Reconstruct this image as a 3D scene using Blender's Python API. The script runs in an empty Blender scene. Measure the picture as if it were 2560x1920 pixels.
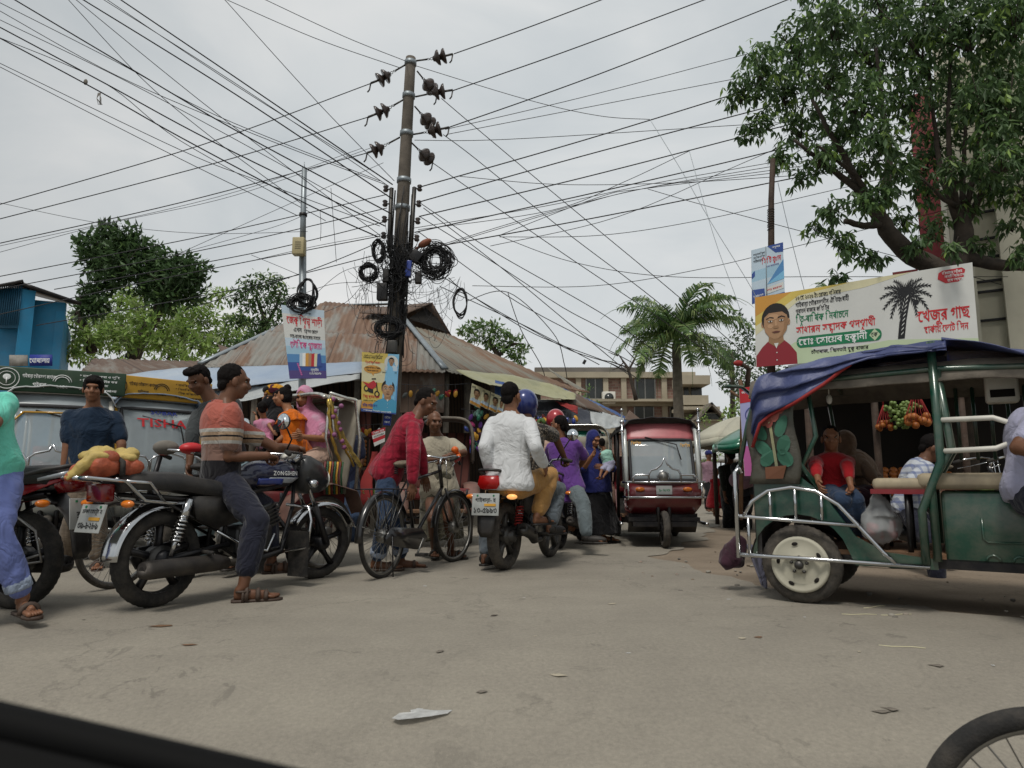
import bpy, bmesh, math, random
from mathutils import Vector as V, Matrix, noise
random.seed(7)
SC = bpy.context.scene
COL = SC.collection
PI = math.pi
F = 1707.0                                   # focal length in photo pixels (2560 wide), about 24 mm equivalent
CAMZ = 0.8
PITCH = math.atan((1203 - 960) / F)
EYE = V((0, 0, CAMZ))
def ray(px, py):
    a, b = (px - 1280) / F, (960 - py) / F
    c, s = math.cos(PITCH), math.sin(PITCH)
    r = V((a, c - b * s, s + b * c))
    return r / r.y
def P(px, py, d): return EYE + ray(px, py) * d
def G(px, py, z=0.0):
    r = ray(px, py)
    return EYE + r * ((z - CAMZ) / r.z)
def solve(A, px, py, L, sg):
    r = ray(px, py)
    q = r.dot(r); w = EYE - A
    b = r.dot(w) / q; c = (w.length_squared - L * L) / q
    h = b * b - c
    return EYE + r * (-b + (sg * math.sqrt(h) if h > 0 else 0))
def R(d): return math.radians(d)
def lerp(a, b, t): return a + (b - a) * t

# ---------------------------------------------------------------- materials
MATS = {}
def srgb(h):
    if not isinstance(h, str): return tuple(h)
    out = []
    for i in (0, 2, 4):
        c = int(h[i:i + 2], 16) / 255
        out.append(c / 12.92 if c < .04045 else ((c + .055) / 1.055) ** 2.4)
    return tuple(out)
def nd(nt, t, **k):
    n = nt.nodes.new(t)
    for a, b in k.items():
        if a.startswith('i_'):
            n.inputs[a[2:].replace('_', ' ')].default_value = b
        else: setattr(n, a, b)
    return n
def ramp(nt, fac, stops, interp='LINEAR'):
    r = nt.nodes.new('ShaderNodeValToRGB'); r.color_ramp.interpolation = interp
    e = r.color_ramp.elements
    while len(e) < len(stops): e.new(.5)
    for x, (p, c) in zip(e, stops):
        x.position = p; x.color = (*srgb(c), 1) if not isinstance(c, float) else (c, c, c, 1)
    nt.links.new(fac, r.inputs[0]); return r.outputs[0]
def mix(nt, f, a, b, mode='MIX'):
    m = nt.nodes.new('ShaderNodeMix'); m.data_type = 'RGBA'; m.blend_type = mode
    for k, v in ((0, f), (6, a), (7, b)):
        if hasattr(v, 'links'): nt.links.new(v, m.inputs[k])
        elif k == 0: m.inputs[0].default_value = v
        else: m.inputs[k].default_value = (*v, 1)
    return m.outputs[2]
def tex(nt, scale, detail=4, rough=.55, coord='Object', vec=None, dist=0):
    t = nd(nt, 'ShaderNodeTexNoise', i_Scale=scale, i_Detail=detail, i_Roughness=rough, i_Distortion=dist)
    if vec is None:
        vec = nd(nt, 'ShaderNodeTexCoord').outputs[coord]
    nt.links.new(vec, t.inputs['Vector'])
    return t.outputs['Fac']
def bump(nt, h, strength, dist=.01):
    b = nd(nt, 'ShaderNodeBump', i_Strength=strength, i_Distance=dist)
    nt.links.new(h, b.inputs['Height']); return b.outputs[0]
def new_mat(name):
    m = bpy.data.materials.new(name); m.use_nodes = True
    nt = m.node_tree
    return m, nt, nt.nodes['Principled BSDF']
def mk(name, col, rough=.6, metal=0.0, var=.12, scale=6, bmp=0.0, bs=60, alpha=1.0, coat=0.0, dirt=0.0, spec=.5, sheen=0, trans=0.0):
    """one plain procedural material: base colour broken by two scales of noise, optional dust and bump"""
    if name in MATS: return MATS[name]
    m, nt, b = new_mat(name)
    c = srgb(col)
    n1 = tex(nt, scale, 5)
    lo = tuple(x * (1 - var) for x in c); hi = tuple(min(1, x * (1 + var)) for x in c)
    out = ramp(nt, n1, [(.3, lo), (.7, hi)])
    if dirt:
        f = ramp(nt, tex(nt, scale * .6, 8, .7), [(.42, 0.0), (.75, dirt)])
        out = mix(nt, f, out, (.17, .145, .115))
    nt.links.new(out, b.inputs['Base Color'])
    b.inputs['Roughness'].default_value = rough; b.inputs['Metallic'].default_value = metal
    b.inputs['Specular IOR Level'].default_value = spec
    if coat: b.inputs['Coat Weight'].default_value = coat; b.inputs['Coat Roughness'].default_value = .12
    if alpha < 1: b.inputs['Alpha'].default_value = alpha
    if trans: b.inputs['Transmission Weight'].default_value = trans
    if sheen: b.inputs['Sheen Weight'].default_value = sheen
    if bmp: nt.links.new(bump(nt, tex(nt, bs, 4), bmp), b.inputs['Normal'])
    MATS[name] = m; return m
def emit_mat(name, col, e):
    m = mk(name, col, .25)
    b = m.node_tree.nodes['Principled BSDF']
    b.inputs['Emission Color'].default_value = (*srgb(col), 1); b.inputs['Emission Strength'].default_value = e
    return m
def cloth(name, col, var=.1, pat=None):
    """woven cloth; pat = function(nt, base) -> colour socket"""
    if name in MATS: return MATS[name]
    m, nt, b = new_mat(name)
    c = srgb(col)
    base = ramp(nt, tex(nt, 7, 6), [(.3, tuple(x * (1 - var) for x in c)), (.7, tuple(min(1, x * (1 + var)) for x in c))])
    if pat: base = pat(nt, base)
    nt.links.new(base, b.inputs['Base Color'])
    b.inputs['Roughness'].default_value = .85; b.inputs['Specular IOR Level'].default_value = .2
    b.inputs['Sheen Weight'].default_value = .15
    h = tex(nt, 5.5, 3, .5, dist=1.1); sb_ = nd(nt, 'ShaderNodeMath', operation='SUBTRACT'); sb_.inputs[1].default_value = .5; nt.links.new(h, sb_.inputs[0])
    ab_ = nd(nt, 'ShaderNodeMath', operation='ABSOLUTE'); nt.links.new(sb_.outputs[0], ab_.inputs[0])
    nt.links.new(bump(nt, ab_.outputs[0], .55, .09), b.inputs['Normal'])
    MATS[name] = m; return m

# ---------------------------------------------------------------- mesh builder
def frame_of(d, up=None):
    d = d.normalized()
    u = up or (V((0, 0, 1)) if abs(d.z) < .95 else V((1, 0, 0)))
    x = u.cross(d).normalized(); y = d.cross(x)
    return x, y, d
class MB:
    def __init__(s, m=None):
        s.v, s.f, s.mi, s.sm, s.mats = [], [], [], [], []
        s.cur = 0; s.M = None; s.smooth = False
        if m: s.use(m)
    def use(s, m):
        if isinstance(m, str): m = MATS[m]
        if m not in s.mats: s.mats.append(m)
        s.cur = s.mats.index(m); return s
    def add(s, vs, fs, smooth=None):
        o = len(s.v)
        s.v += [s.M @ V(v) if s.M else V(v) for v in vs]
        s.f += [tuple(o + i for i in f) for f in fs]
        s.mi += [s.cur] * len(fs); s.sm += [s.smooth if smooth is None else smooth] * len(fs)
        return s
    def box(s, c, size, rot=None, bev=0):
        x, y, z = (k / 2 for k in size); c = V(c)
        if bev:
            b = min(bev, x * .9, y * .9, z * .9)
            vs, fs = [], []
            bm = bmesh.new(); bmesh.ops.create_cube(bm, size=1)
            bmesh.ops.scale(bm, vec=size, verts=bm.verts)
            bmesh.ops.bevel(bm, geom=bm.edges[:], offset=b, segments=2, affect='EDGES', profile=.5)
            bm.verts.index_update()
            vs = [v.co.copy() for v in bm.verts]; fs = [[v.index for v in f.verts] for f in bm.faces]; bm.free()
        else:
            vs = [V((i * x, j * y, k * z)) for i in (-1, 1) for j in (-1, 1) for k in (-1, 1)]
            fs = [(0, 1, 3, 2), (4, 6, 7, 5), (0, 4, 5, 1), (2, 3, 7, 6), (0, 2, 6, 4), (1, 5, 7, 3)]
        if rot: vs = [rot @ v for v in vs]
        return s.add([c + v for v in vs], fs, bool(bev))
    def tube(s, pts, r, n=8, closed=False, cap=True, flat=1.0, up=None):
        pts = [V(p) for p in pts]; k = len(pts)
        rs = r if isinstance(r, (list, tuple)) else [r] * k
        vs, fs = [], []
        px = None
        for i, p in enumerate(pts):
            a = pts[(i - 1) % k] if closed or i else p
            b = pts[(i + 1) % k] if closed or i < k - 1 else p
            d = b - a
            if d.length < 1e-7: d = V((0, 0, 1))
            d.normalize()
            if px is None: x, y, _ = frame_of(d, up)
            else:
                x = px - d * px.dot(d)
                x = x.normalized() if x.length > 1e-5 else frame_of(d)[0]
                y = d.cross(x)
            px = x
            for j in range(n):
                t = 2 * PI * j / n
                vs.append(p + x * (rs[i] * math.cos(t)) + y * (rs[i] * flat * math.sin(t)))
        m = k if closed else k - 1
        for i in range(m):
            for j in range(n):
                a, b = i * n + j, i * n + (j + 1) % n
                c, d = ((i + 1) % k) * n + (j + 1) % n, ((i + 1) % k) * n + j
                fs.append((a, b, c, d))
        if cap and not closed:
            fs.append(tuple(range(n))[::-1]); fs.append(tuple(range((k - 1) * n, k * n)))
        return s.add(vs, fs, True)
    def lathe(s, prof, o=(0, 0, 0), ax=(0, 0, 1), n=24, flat=None):
        o = V(o); x, y, d = frame_of(V(ax))
        vs, fs = [], []
        k = len(prof)
        for r, h in prof:
            for j in range(n):
                t = 2 * PI * j / n
                vs.append(o + d * h + x * (r * math.cos(t)) + y * (r * math.sin(t)))
        for i in range(k - 1):
            for j in range(n):
                fs.append((i * n + j, i * n + (j + 1) % n, (i + 1) * n + (j + 1) % n, (i + 1) * n + j))
        ring = prof[0] == prof[-1]
        if prof[0][0] > 1e-5 and not ring: fs.append(tuple(range(n))[::-1])
        if prof[-1][0] > 1e-5 and not ring: fs.append(tuple(range((k - 1) * n, k * n)))
        return s.add(vs, fs, True)
    def ell(s, c, r, rot=None, n=14, m=9):
        c = V(c); r = (r, r, r) if isinstance(r, (int, float)) else r
        vs, fs = [], []
        for i in range(m + 1):
            a = PI * i / m - PI / 2
            for j in range(n):
                t = 2 * PI * j / n
                q = V((r[0] * math.cos(a) * math.cos(t), r[1] * math.cos(a) * math.sin(t), r[2] * math.sin(a)))
                vs.append(c + (rot @ q if rot else q))
        for i in range(m):
            for j in range(n):
                fs.append((i * n + j, i * n + (j + 1) % n, (i + 1) * n + (j + 1) % n, (i + 1) * n + j))
        return s.add(vs, fs, True)
    def torus(s, c, ax, Rr, r, n=40, k=8, flat=1.0, a0=0, a1=2 * PI):
        x, y, d = frame_of(V(ax)); c = V(c)
        full = abs(a1 - a0 - 2 * PI) < 1e-4
        m = n if full else n + 1
        pts = [c + x * (Rr * math.cos(a0 + (a1 - a0) * i / n)) + y * (Rr * math.sin(a0 + (a1 - a0) * i / n)) for i in range(m)]
        return s.tube(pts, r, k, closed=full, flat=flat, up=d if False else None)
    def loft(s, rings, cap=True):
        n = len(rings[0]); vs = [p for q in rings for p in q]; fs = []
        for i in range(len(rings) - 1):
            for j in range(n):
                fs.append((i * n + j, i * n + (j + 1) % n, (i + 1) * n + (j + 1) % n, (i + 1) * n + j))
        if cap: fs += [tuple(range(n))[::-1], tuple(range(len(vs) - n, len(vs)))]
        return s.add(vs, fs, True)
    def grid(s, fn, nu, nv, thick=0, smooth=True, nrm=None):
        """sheet fn(u,v) -> point, u,v in 0..1; thick gives it a back side"""
        pts = [[V(fn(i / nu, j / nv)) for j in range(nv + 1)] for i in range(nu + 1)]
        vs = [p for r in pts for p in r]; w = nv + 1
        fs = [(i * w + j, (i + 1) * w + j, (i + 1) * w + j + 1, i * w + j + 1) for i in range(nu) for j in range(nv)]
        if thick:
            o = len(vs)
            N = nrm
            for i in range(nu + 1):
                for j in range(nv + 1):
                    if nrm is None:
                        a = pts[min(i + 1, nu)][j] - pts[max(i - 1, 0)][j]; b = pts[i][min(j + 1, nv)] - pts[i][max(j - 1, 0)]
                        N = a.cross(b); N = N.normalized() if N.length > 1e-9 else V((0, 0, 1))
                    vs.append(pts[i][j] - N * thick)
            fs += [tuple(o + k for k in f[::-1]) for f in fs]
            bd = [i * w for i in range(nu + 1)] + [nu * w + j for j in range(1, nv + 1)] + [i * w + nv for i in range(nu - 1, -1, -1)] + [j for j in range(nv - 1, 0, -1)]
            for a, b in zip(bd, bd[1:] + bd[:1]): fs.append((b, a, o + a, o + b))
        return s.add(vs, fs, smooth)
    def prism(s, poly, h, mat=None, bev=0):
        """2D polygon (x,z) extruded along local y from -h/2 to h/2"""
        n = len(poly)
        vs = [V((x, -h / 2, z)) for x, z in poly] + [V((x, h / 2, z)) for x, z in poly]
        fs = [tuple(range(n)), tuple(range(2 * n - 1, n - 1, -1))] + [(i, n + i, n + (i + 1) % n, (i + 1) % n) for i in range(n)]
        return s.add(vs, fs, False)
    def poly(s, pts): return s.add(pts, [tuple(range(len(pts)))], False)
    def build(s, name, parent=None, loc=None, bevel=0, solid=0, sub=0):
        me = bpy.data.meshes.new(name)
        o0 = V(loc) if loc is not None else None
        me.from_pydata([v - o0 for v in s.v] if o0 else s.v, [], s.f)
        for m in s.mats: me.materials.append(m)
        me.polygons.foreach_set('material_index', s.mi); me.polygons.foreach_set('use_smooth', s.sm)
        me.update()
        o = bpy.data.objects.new(name, me); COL.objects.link(o)
        if parent: o.parent = parent
        if o0: o.location = o0
        if bevel:
            b = o.modifiers.new('bevel', 'BEVEL'); b.width = bevel; b.segments = 2; b.limit_method = 'ANGLE'; b.angle_limit = R(40)
        if solid:
            b = o.modifiers.new('solid', 'SOLIDIFY'); b.thickness = solid; b.offset = 0
        if sub:
            b = o.modifiers.new('sub', 'SUBSURF'); b.levels = b.render_levels = sub
        return o
def part(name, m, parent, *ops, **k):
    """one-liner part: ops are (method, args...) tuples"""
    b = MB(m)
    for op in ops:
        if isinstance(op[-1], dict): getattr(b, op[0])(*op[1:-1], **op[-1])
        else: getattr(b, op[0])(*op[1:])
    return b.build(name, parent, **k)
def tag(o, label=None, cat=None, group=None, kind=None):
    if label: o['label'] = label
    if cat: o['category'] = cat
    if group: o['group'] = group
    if kind: o['kind'] = kind
    return o
def empty(name, loc, label, cat, group=None, yaw=0, scale=1):
    o = bpy.data.objects.new(name, None); COL.objects.link(o)
    o.location = loc; o.rotation_euler = (0, 0, yaw); o.scale = (scale,) * 3
    o.empty_display_size = .1
    return tag(o, label, cat, group)
QUEUE = []
def remesh(mb, name, mat, parent=None, vox=.012, smooth=4, fold=0.0, ffreq=8.0, loc=None, extra=None, seed=0, keep=None):
    """weld overlapping solids into one continuous skin, then (cloth) push shallow folds into it; done for all at once by weld_all()"""
    o = mb.build(name)
    r = o.modifiers.new('r', 'REMESH'); r.mode = 'VOXEL'; r.voxel_size = vox
    s = o.modifiers.new('s', 'SMOOTH'); s.iterations = smooth; s.factor = .5
    if parent: o.parent = parent
    QUEUE.append((o, name, mat, fold, ffreq, V(loc) if loc is not None else None, extra, seed, keep))
    return o
def weld_all():
    dg = bpy.context.evaluated_depsgraph_get()
    out = [bpy.data.meshes.new_from_object(q[0].evaluated_get(dg)) for q in QUEUE]
    for me, (o, name, mat, fold, ffreq, loc, extra, seed, keep) in zip(out, QUEUE):
        sd = V((seed * 3.7, seed * 1.3, seed * 5.1))
        if fold:
            nn = [v.normal.copy() for v in me.vertices]
            for v, nv in zip(me.vertices, nn):
                p = v.co + sd
                q = V((p.x, p.y, p.z * .55)) * ffreq
                w = V((noise.noise(q * .6), noise.noise(q * .6 + V((9, 2, 4))), 0)) * .8
                n = 1 - 2.2 * abs(noise.noise(q + w)) + .45 * noise.noise(q * 2.7)
                v.co += nv * (fold * n * .6)
        if keep or (extra and extra.v):
            bm = bmesh.new(); bm.from_mesh(me)
            if keep: bmesh.ops.delete(bm, geom=[v for v in bm.verts if not keep(v.co)], context='VERTS')
            if extra and extra.v:
                vs = [bm.verts.new(v) for v in extra.v]
                for f in extra.f:
                    try: bm.faces.new([vs[i] for i in f])
                    except ValueError: pass
            bm.to_mesh(me); bm.free()
        if loc: me.transform(Matrix.Translation(-loc))
        me.materials.clear(); me.materials.append(MATS[mat] if isinstance(mat, str) else mat)
        me.polygons.foreach_set('use_smooth', [True] * len(me.polygons))
        me.polygons.foreach_set('material_index', [0] * len(me.polygons))
        o.modifiers.clear(); old = o.data; o.data = me; bpy.data.meshes.remove(old); me.name = name

# ---------------------------------------------------------------- lettering (vowel signs and conjuncts are set by hand: fonts here are drawn unshaped)
GLY = {}
def _curve(txt):
    c = bpy.data.curves.new('t', 'FONT'); c.body = txt; c.resolution_u = 1; c.offset = .014
    o = bpy.data.objects.new('t', c); COL.objects.link(o)
    m = o.evaluated_get(bpy.context.evaluated_depsgraph_get()).to_mesh()
    vs = [(v.co.x, v.co.y) for v in m.vertices]; fs = [tuple(p.vertices) for p in m.polygons]
    bpy.data.objects.remove(o); bpy.data.curves.remove(c)
    return vs, fs
def glyph(ch):
    if ch not in GLY:
        if not GLY: GLY['|'] = (*_curve('|'), 0); GLY['|x'] = max(v[0] for v in GLY['|'][0])
        vs, fs = _curve(ch) if ch != ' ' else ([], [])
        w = max(v[0] for v in _curve(ch + '|')[0]) - GLY['|x']
        GLY[ch] = (vs, fs, w)
    return GLY[ch]
PRE = '\u09bf\u09c7\u09c8'
def isc(c): return '\u0995' <= c <= '\u09b9' or c in '\u09dc\u09dd\u09df\u09ce'
def layout(s):
    """[(char, dx, dy, scale)] and total width, in em"""
    for a, b in (('\u09a1\u09bc', '\u09dc'), ('\u09a2\u09bc', '\u09dd'), ('\u09af\u09bc', '\u09df'), ('\u09cb', '\u09c7\u09be'), ('\u09cc', '\u09c7\u09d7')): s = s.replace(a, b)
    out, x, i = [], 0.0, 0
    def put(c, sc=1, dx=0, dy=0, adv=True):
        nonlocal x
        out.append((c, x + dx, dy, sc))
        if adv: x += glyph(c)[2] * sc
    while i < len(s):
        c = s[i]
        if not isc(c): put(c); i += 1; continue
        cl = [c]; i += 1; reph = False
        while i + 1 < len(s) and s[i] == '\u09cd' and isc(s[i + 1]): cl.append(s[i + 1]); i += 2
        vs = ''
        while i < len(s) and '\u09be' <= s[i] <= '\u09cd' or i < len(s) and s[i] in '\u09d7\u0981': vs += s[i]; i += 1
        for q in vs:
            if q in PRE: put(q)
        if cl[0] == 'র' and len(cl) > 1: reph = True; cl = cl[1:]
        x0 = x; put(cl[0]); w = x - x0
        for q in cl[1:]:
            if q == 'য': put('য', .8, -.06)
            elif q == 'র': out.append(('^', x0 + w * .15, -.62, .9))
            else: out.append((q, x0 + w * .32, -.3, .6))
        if reph: out.append(('´', x0 + w * .5, .12, 1))
        for q in vs:
            if q not in PRE: put(q)
    return out, x
def text(mb, s, fn, u, v, h, mat, w=None, align='L', off=None, slant=0):
    """set s with cap height about h at (u,v) of the surface fn(u,v); w squeezes the line to a width"""
    mb.use(mat); out, tw = layout(s)
    kx = (w / tw) if w else h
    if align == 'C': u -= tw * kx / 2
    for ch, dx, dy, sc in out:
        vs, fs, _ = glyph(ch)
        if vs: mb.add([fn(u + (dx + x * sc) * kx + (dy + y * sc) * h * slant, v + (dy + y * sc) * h) for x, y in vs], fs, False)
# ================================================================ camera, light, sky
cam = bpy.data.cameras.new('camera'); camo = bpy.data.objects.new('camera', cam); COL.objects.link(camo)
cam.sensor_width = 36; cam.lens = 36 * F / 2560; cam.clip_start = .02; cam.clip_end = 900
camo.location = EYE; camo.rotation_euler = (PI / 2 + PITCH, 0, 0)
cam.dof.use_dof = True; cam.dof.focus_distance = 6.5; cam.dof.aperture_fstop = 5.5
SC.camera = camo
SC.view_settings.view_transform = 'Standard'; SC.view_settings.look = 'None'; SC.view_settings.exposure = 0.38; SC.view_settings.gamma = 1
SC.cycles.use_denoising = True; SC.cycles.max_bounces = 6; SC.cycles.transparent_max_bounces = 12
SUN_EL, SUN_AZ = R(62), R(200)               # high sun behind thin cloud
W = bpy.data.worlds.new('World'); SC.world = W; W.use_nodes = True
nt = W.node_tree; bg = nt.nodes['Background']
sky = nd(nt, 'ShaderNodeTexSky', sky_type='NISHITA', sun_disc=False, sun_elevation=SUN_EL, sun_rotation=SUN_AZ, dust_density=4)
hs = nd(nt, 'ShaderNodeHueSaturation', i_Saturation=.22, i_Value=.85)
nt.links.new(sky.outputs[0], hs.inputs['Color'])
tc = nd(nt, 'ShaderNodeTexCoord'); mp = nd(nt, 'ShaderNodeMapping', i_Scale=(1, 1, 2.4)); nt.links.new(tc.outputs['Generated'], mp.inputs[0])
n1 = tex(nt, 1.9, 6, .52, vec=mp.outputs[0], dist=.5)
cl = ramp(nt, n1, [(.28, (3.9, 4.3, 4.55)), (.5, (5.1, 5.35, 5.45)), (.72, (6.5, 6.5, 6.4))])
dt = nd(nt, 'ShaderNodeVectorMath', operation='DOT_PRODUCT'); nt.links.new(tc.outputs['Generated'], dt.inputs[0]); dt.inputs[1].default_value = ray(1350, 420).normalized()
cl = mix(nt, 1.0, cl, ramp(nt, dt.outputs['Value'], [(.0, .75), (.7, .79), (1.0, 1.06)]), 'MULTIPLY')
mxn = mix(nt, .86, hs.outputs[0], cl)
nt.links.new(mxn, bg.inputs['Color']); bg.inputs['Strength'].default_value = .1
sl = bpy.data.lights.new('sun', 'SUN'); sl.energy = 1.5; sl.angle = R(14); sl.color = (1, .95, .88)
so = bpy.data.objects.new('sun', sl); COL.objects.link(so)
sd = V((math.sin(SUN_AZ) * math.cos(SUN_EL), math.cos(SUN_AZ) * math.cos(SUN_EL), math.sin(SUN_EL)))
so.rotation_euler = sd.to_track_quat('Z', 'Y').to_euler()

# ================================================================ shared materials
mk('black_rubber', '1d1c1b', .85, var=.25, scale=14, dirt=.35, bmp=.4, bs=120)
mk('tyre_dusty', '3a3733', .9, var=.25, scale=16, dirt=.7, bmp=.5, bs=90)
mk('black_metal', '16161a', .4, .3, dirt=.25)
mk('black_plastic', '141416', .5, dirt=.3)
mk('grey_metal', '4c4b49', .45, .7, dirt=.3)
mk('alloy', '77767a', .38, .9, dirt=.3)
mk('chrome', 'c9cbcd', .16, 1.0, var=.06, dirt=.18)
mk('steel_dull', '8d8c88', .4, .85, dirt=.3)
mk('exhaust_iron', '3d3a38', .6, .6, var=.3, dirt=.5)
mk('mirror_glass', 'dfe6ea', .04, 1.0, var=.01)
mk('seat_black', '232324', .62, bmp=.35, bs=220, dirt=.25)
mk('white_plastic', 'd4d2c8', .5, dirt=.2)
mk('red_lens', '6e0d10', .15, coat=.5)
mk('orange_lens', 'd9761c', .15, coat=.5)
mk('plate_white', 'a9adab', .5, dirt=.35)
mk('ink', '15161a', .7); mk('ink_red', 'c4242b', .6); mk('ink_white', 'e4e6e4', .6); mk('ink_green', '12734a', .6); mk('ink_blue', '1d2f86', .6)
mk('ink_gold', 'cf9a35', .6); mk('ink_pink', 'c8407f', .6)
mk('wood_dark', '3a2a1f', .8, var=.35, scale=9, bmp=.5, bs=30, dirt=.3)
mk('wood_mid', '6b4e35', .8, var=.3, scale=9, bmp=.5, bs=30, dirt=.3)
mk('wood_grey', '6d665c', .85, var=.3, scale=9, bmp=.5, bs=30)
mk('wire_black', '131315', .6); mk('wire_grey', '3b3d42', .6)
mk('concrete', '6f6b63', .88, var=.3, scale=5, bmp=.6, bs=40, dirt=.3)
mk('concrete_light', '8b877d', .9, var=.25, scale=3, bmp=.4, bs=30, dirt=.3)
mk('galv', '8f979b', .45, .6, var=.15)
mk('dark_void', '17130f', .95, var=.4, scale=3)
mk('orange_fruit', '9c5a22', .5, var=.15, bmp=.2); mk('green_fruit', '6a8040', .45, var=.2); mk('red_fruit', 'a3252a', .4, var=.2)
mk('leaf_dark', '4d6640', .5, var=.45, scale=2.5, spec=.4); mk('leaf_mid', '64804a', .5, var=.4, scale=2.5, spec=.4); mk('leaf_light', '8aa655', .5, var=.3, scale=2.5, spec=.4)
mk('leaf_pale', '94a56c', .55, var=.3, scale=1.5); mk('leaf_deep', '3a4f30', .45, var=.4, scale=2, spec=.5)
mk('bark', '3d352d', .9, var=.4, scale=8, bmp=.9, bs=25); mk('bark_grey', '6d665b', .9, var=.3, scale=6, bmp=.8, bs=25)
mk('gold_foil', 'b59a4a', .3, .6, var=.35, scale=25); mk('tinsel', 'c9c9c2', .25, .8, var=.3, scale=30)
mk('white_sheet', 'c9cccd', .6, var=.08, scale=2, dirt=.2)
for n_ in ('leaf_dark', 'leaf_mid', 'leaf_light', 'leaf_pale', 'leaf_deep'):
    t_ = MATS[n_].node_tree; b_ = t_.nodes['Principled BSDF']; tr_ = nd(t_, 'ShaderNodeBsdfTranslucent'); mx_ = nd(t_, 'ShaderNodeMixShader'); mx_.inputs[0].default_value = .38
    t_.links.new(b_.inputs['Base Color'].links[0].from_socket, tr_.inputs['Color']); t_.links.new(b_.outputs[0], mx_.inputs[1]); t_.links.new(tr_.outputs[0], mx_.inputs[2]); t_.links.new(mx_.outputs[0], t_.nodes['Material Output'].inputs[0])
def ground_mat(name, base, dark, light, stain, stones):
    m, nt, b = new_mat(name)
    tcn = nd(nt, 'ShaderNodeTexCoord').outputs['Object']
    big = tex(nt, .35, 6, .6, vec=tcn, dist=.6); med = tex(nt, 2.3, 8, .65, vec=tcn); fin = tex(nt, 55, 4, .7, vec=tcn); grit = tex(nt, 160, 3, .8, vec=tcn)
    c = ramp(nt, med, [(.25, dark), (.5, base), (.78, light)])
    c = mix(nt, .45, c, ramp(nt, big, [(.3, dark), (.7, light)]), 'MIX')
    c = mix(nt, .55, c, ramp(nt, fin, [(.28, (.3, .295, .29)), (.5, (.5, .5, .49)), (.74, (.74, .73, .71))]), 'OVERLAY')
    # dark oily drips and small pale grit
    st = tex(nt, 5.2, 5, .72, vec=tcn, dist=.8); st2 = tex(nt, .8, 3, .6, vec=tcn)
    f = nd(nt, 'ShaderNodeMath', operation='MULTIPLY')
    nt.links.new(ramp(nt, st, [(.58, 0.0), (.63, 1.0)]), f.inputs[0]); nt.links.new(ramp(nt, st2, [(.45, 0.0), (.62, stain)]), f.inputs[1])
    c = mix(nt, f.outputs[0], c, tuple(x * .42 for x in srgb(dark)))
    vo = nd(nt, 'ShaderNodeTexVoronoi', i_Scale=stones); nt.links.new(tcn, vo.inputs['Vector'])
    c = mix(nt, ramp(nt, vo.outputs['Distance'], [(.06, .55), (.1, 0.0)]), c, srgb(light))
    cv = nd(nt, 'ShaderNodeTexVoronoi', feature='DISTANCE_TO_EDGE', i_Scale=.55); wv = nd(nt, 'ShaderNodeVectorMath', operation='ADD'); wn = nd(nt, 'ShaderNodeTexNoise', i_Scale=2.2, i_Detail=6.0, i_Roughness=.7); nt.links.new(tcn, wn.inputs['Vector'])
    ws = nd(nt, 'ShaderNodeVectorMath', operation='SCALE'); ws.inputs['Scale'].default_value = .9; nt.links.new(wn.outputs['Color'], ws.inputs[0]); nt.links.new(tcn, wv.inputs[0]); nt.links.new(ws.outputs[0], wv.inputs[1]); nt.links.new(wv.outputs[0], cv.inputs['Vector'])
    cf = nd(nt, 'ShaderNodeMath', operation='MULTIPLY'); nt.links.new(ramp(nt, cv.outputs['Distance'], [(.0, .45), (.012, 0.0)]), cf.inputs[0]); nt.links.new(ramp(nt, st2, [(.4, 0.0), (.55, 1.0)]), cf.inputs[1])
    c = mix(nt, cf.outputs[0], c, tuple(x * .35 for x in srgb(dark)))
    mpt = nd(nt, 'ShaderNodeMapping', i_Scale=(.22, 1.3, 1)); mpt.inputs['Rotation'].default_value = (0, 0, .35); nt.links.new(tcn, mpt.inputs[0])
    c = mix(nt, .32, c, ramp(nt, tex(nt, 1.1, 4, .55, vec=mpt.outputs[0]), [(.3, dark), (.52, base), (.7, light)]))
    nt.links.new(c, b.inputs['Base Color']); b.inputs['Roughness'].default_value = .93; b.inputs['Specular IOR Level'].default_value = .25
    h = nd(nt, 'ShaderNodeMath', operation='ADD'); nt.links.new(fin, h.inputs[0]); nt.links.new(grit, h.inputs[1])
    nt.links.new(bump(nt, h.outputs[0], .55, .008), b.inputs['Normal'])
    MATS[name] = m; return m
ground_mat('road_mat', '8d877c', '7b766d', '9d978a', .6, 30)
ground_mat('dirt_mat', '86796a', '675b4d', '9c8f7e', .5, 16)

def gz(x, y):
    t = min(1, max(0, (3.7 - y) / 2.3)); return -.35 * t * t * (3 - 2 * t)
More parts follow.
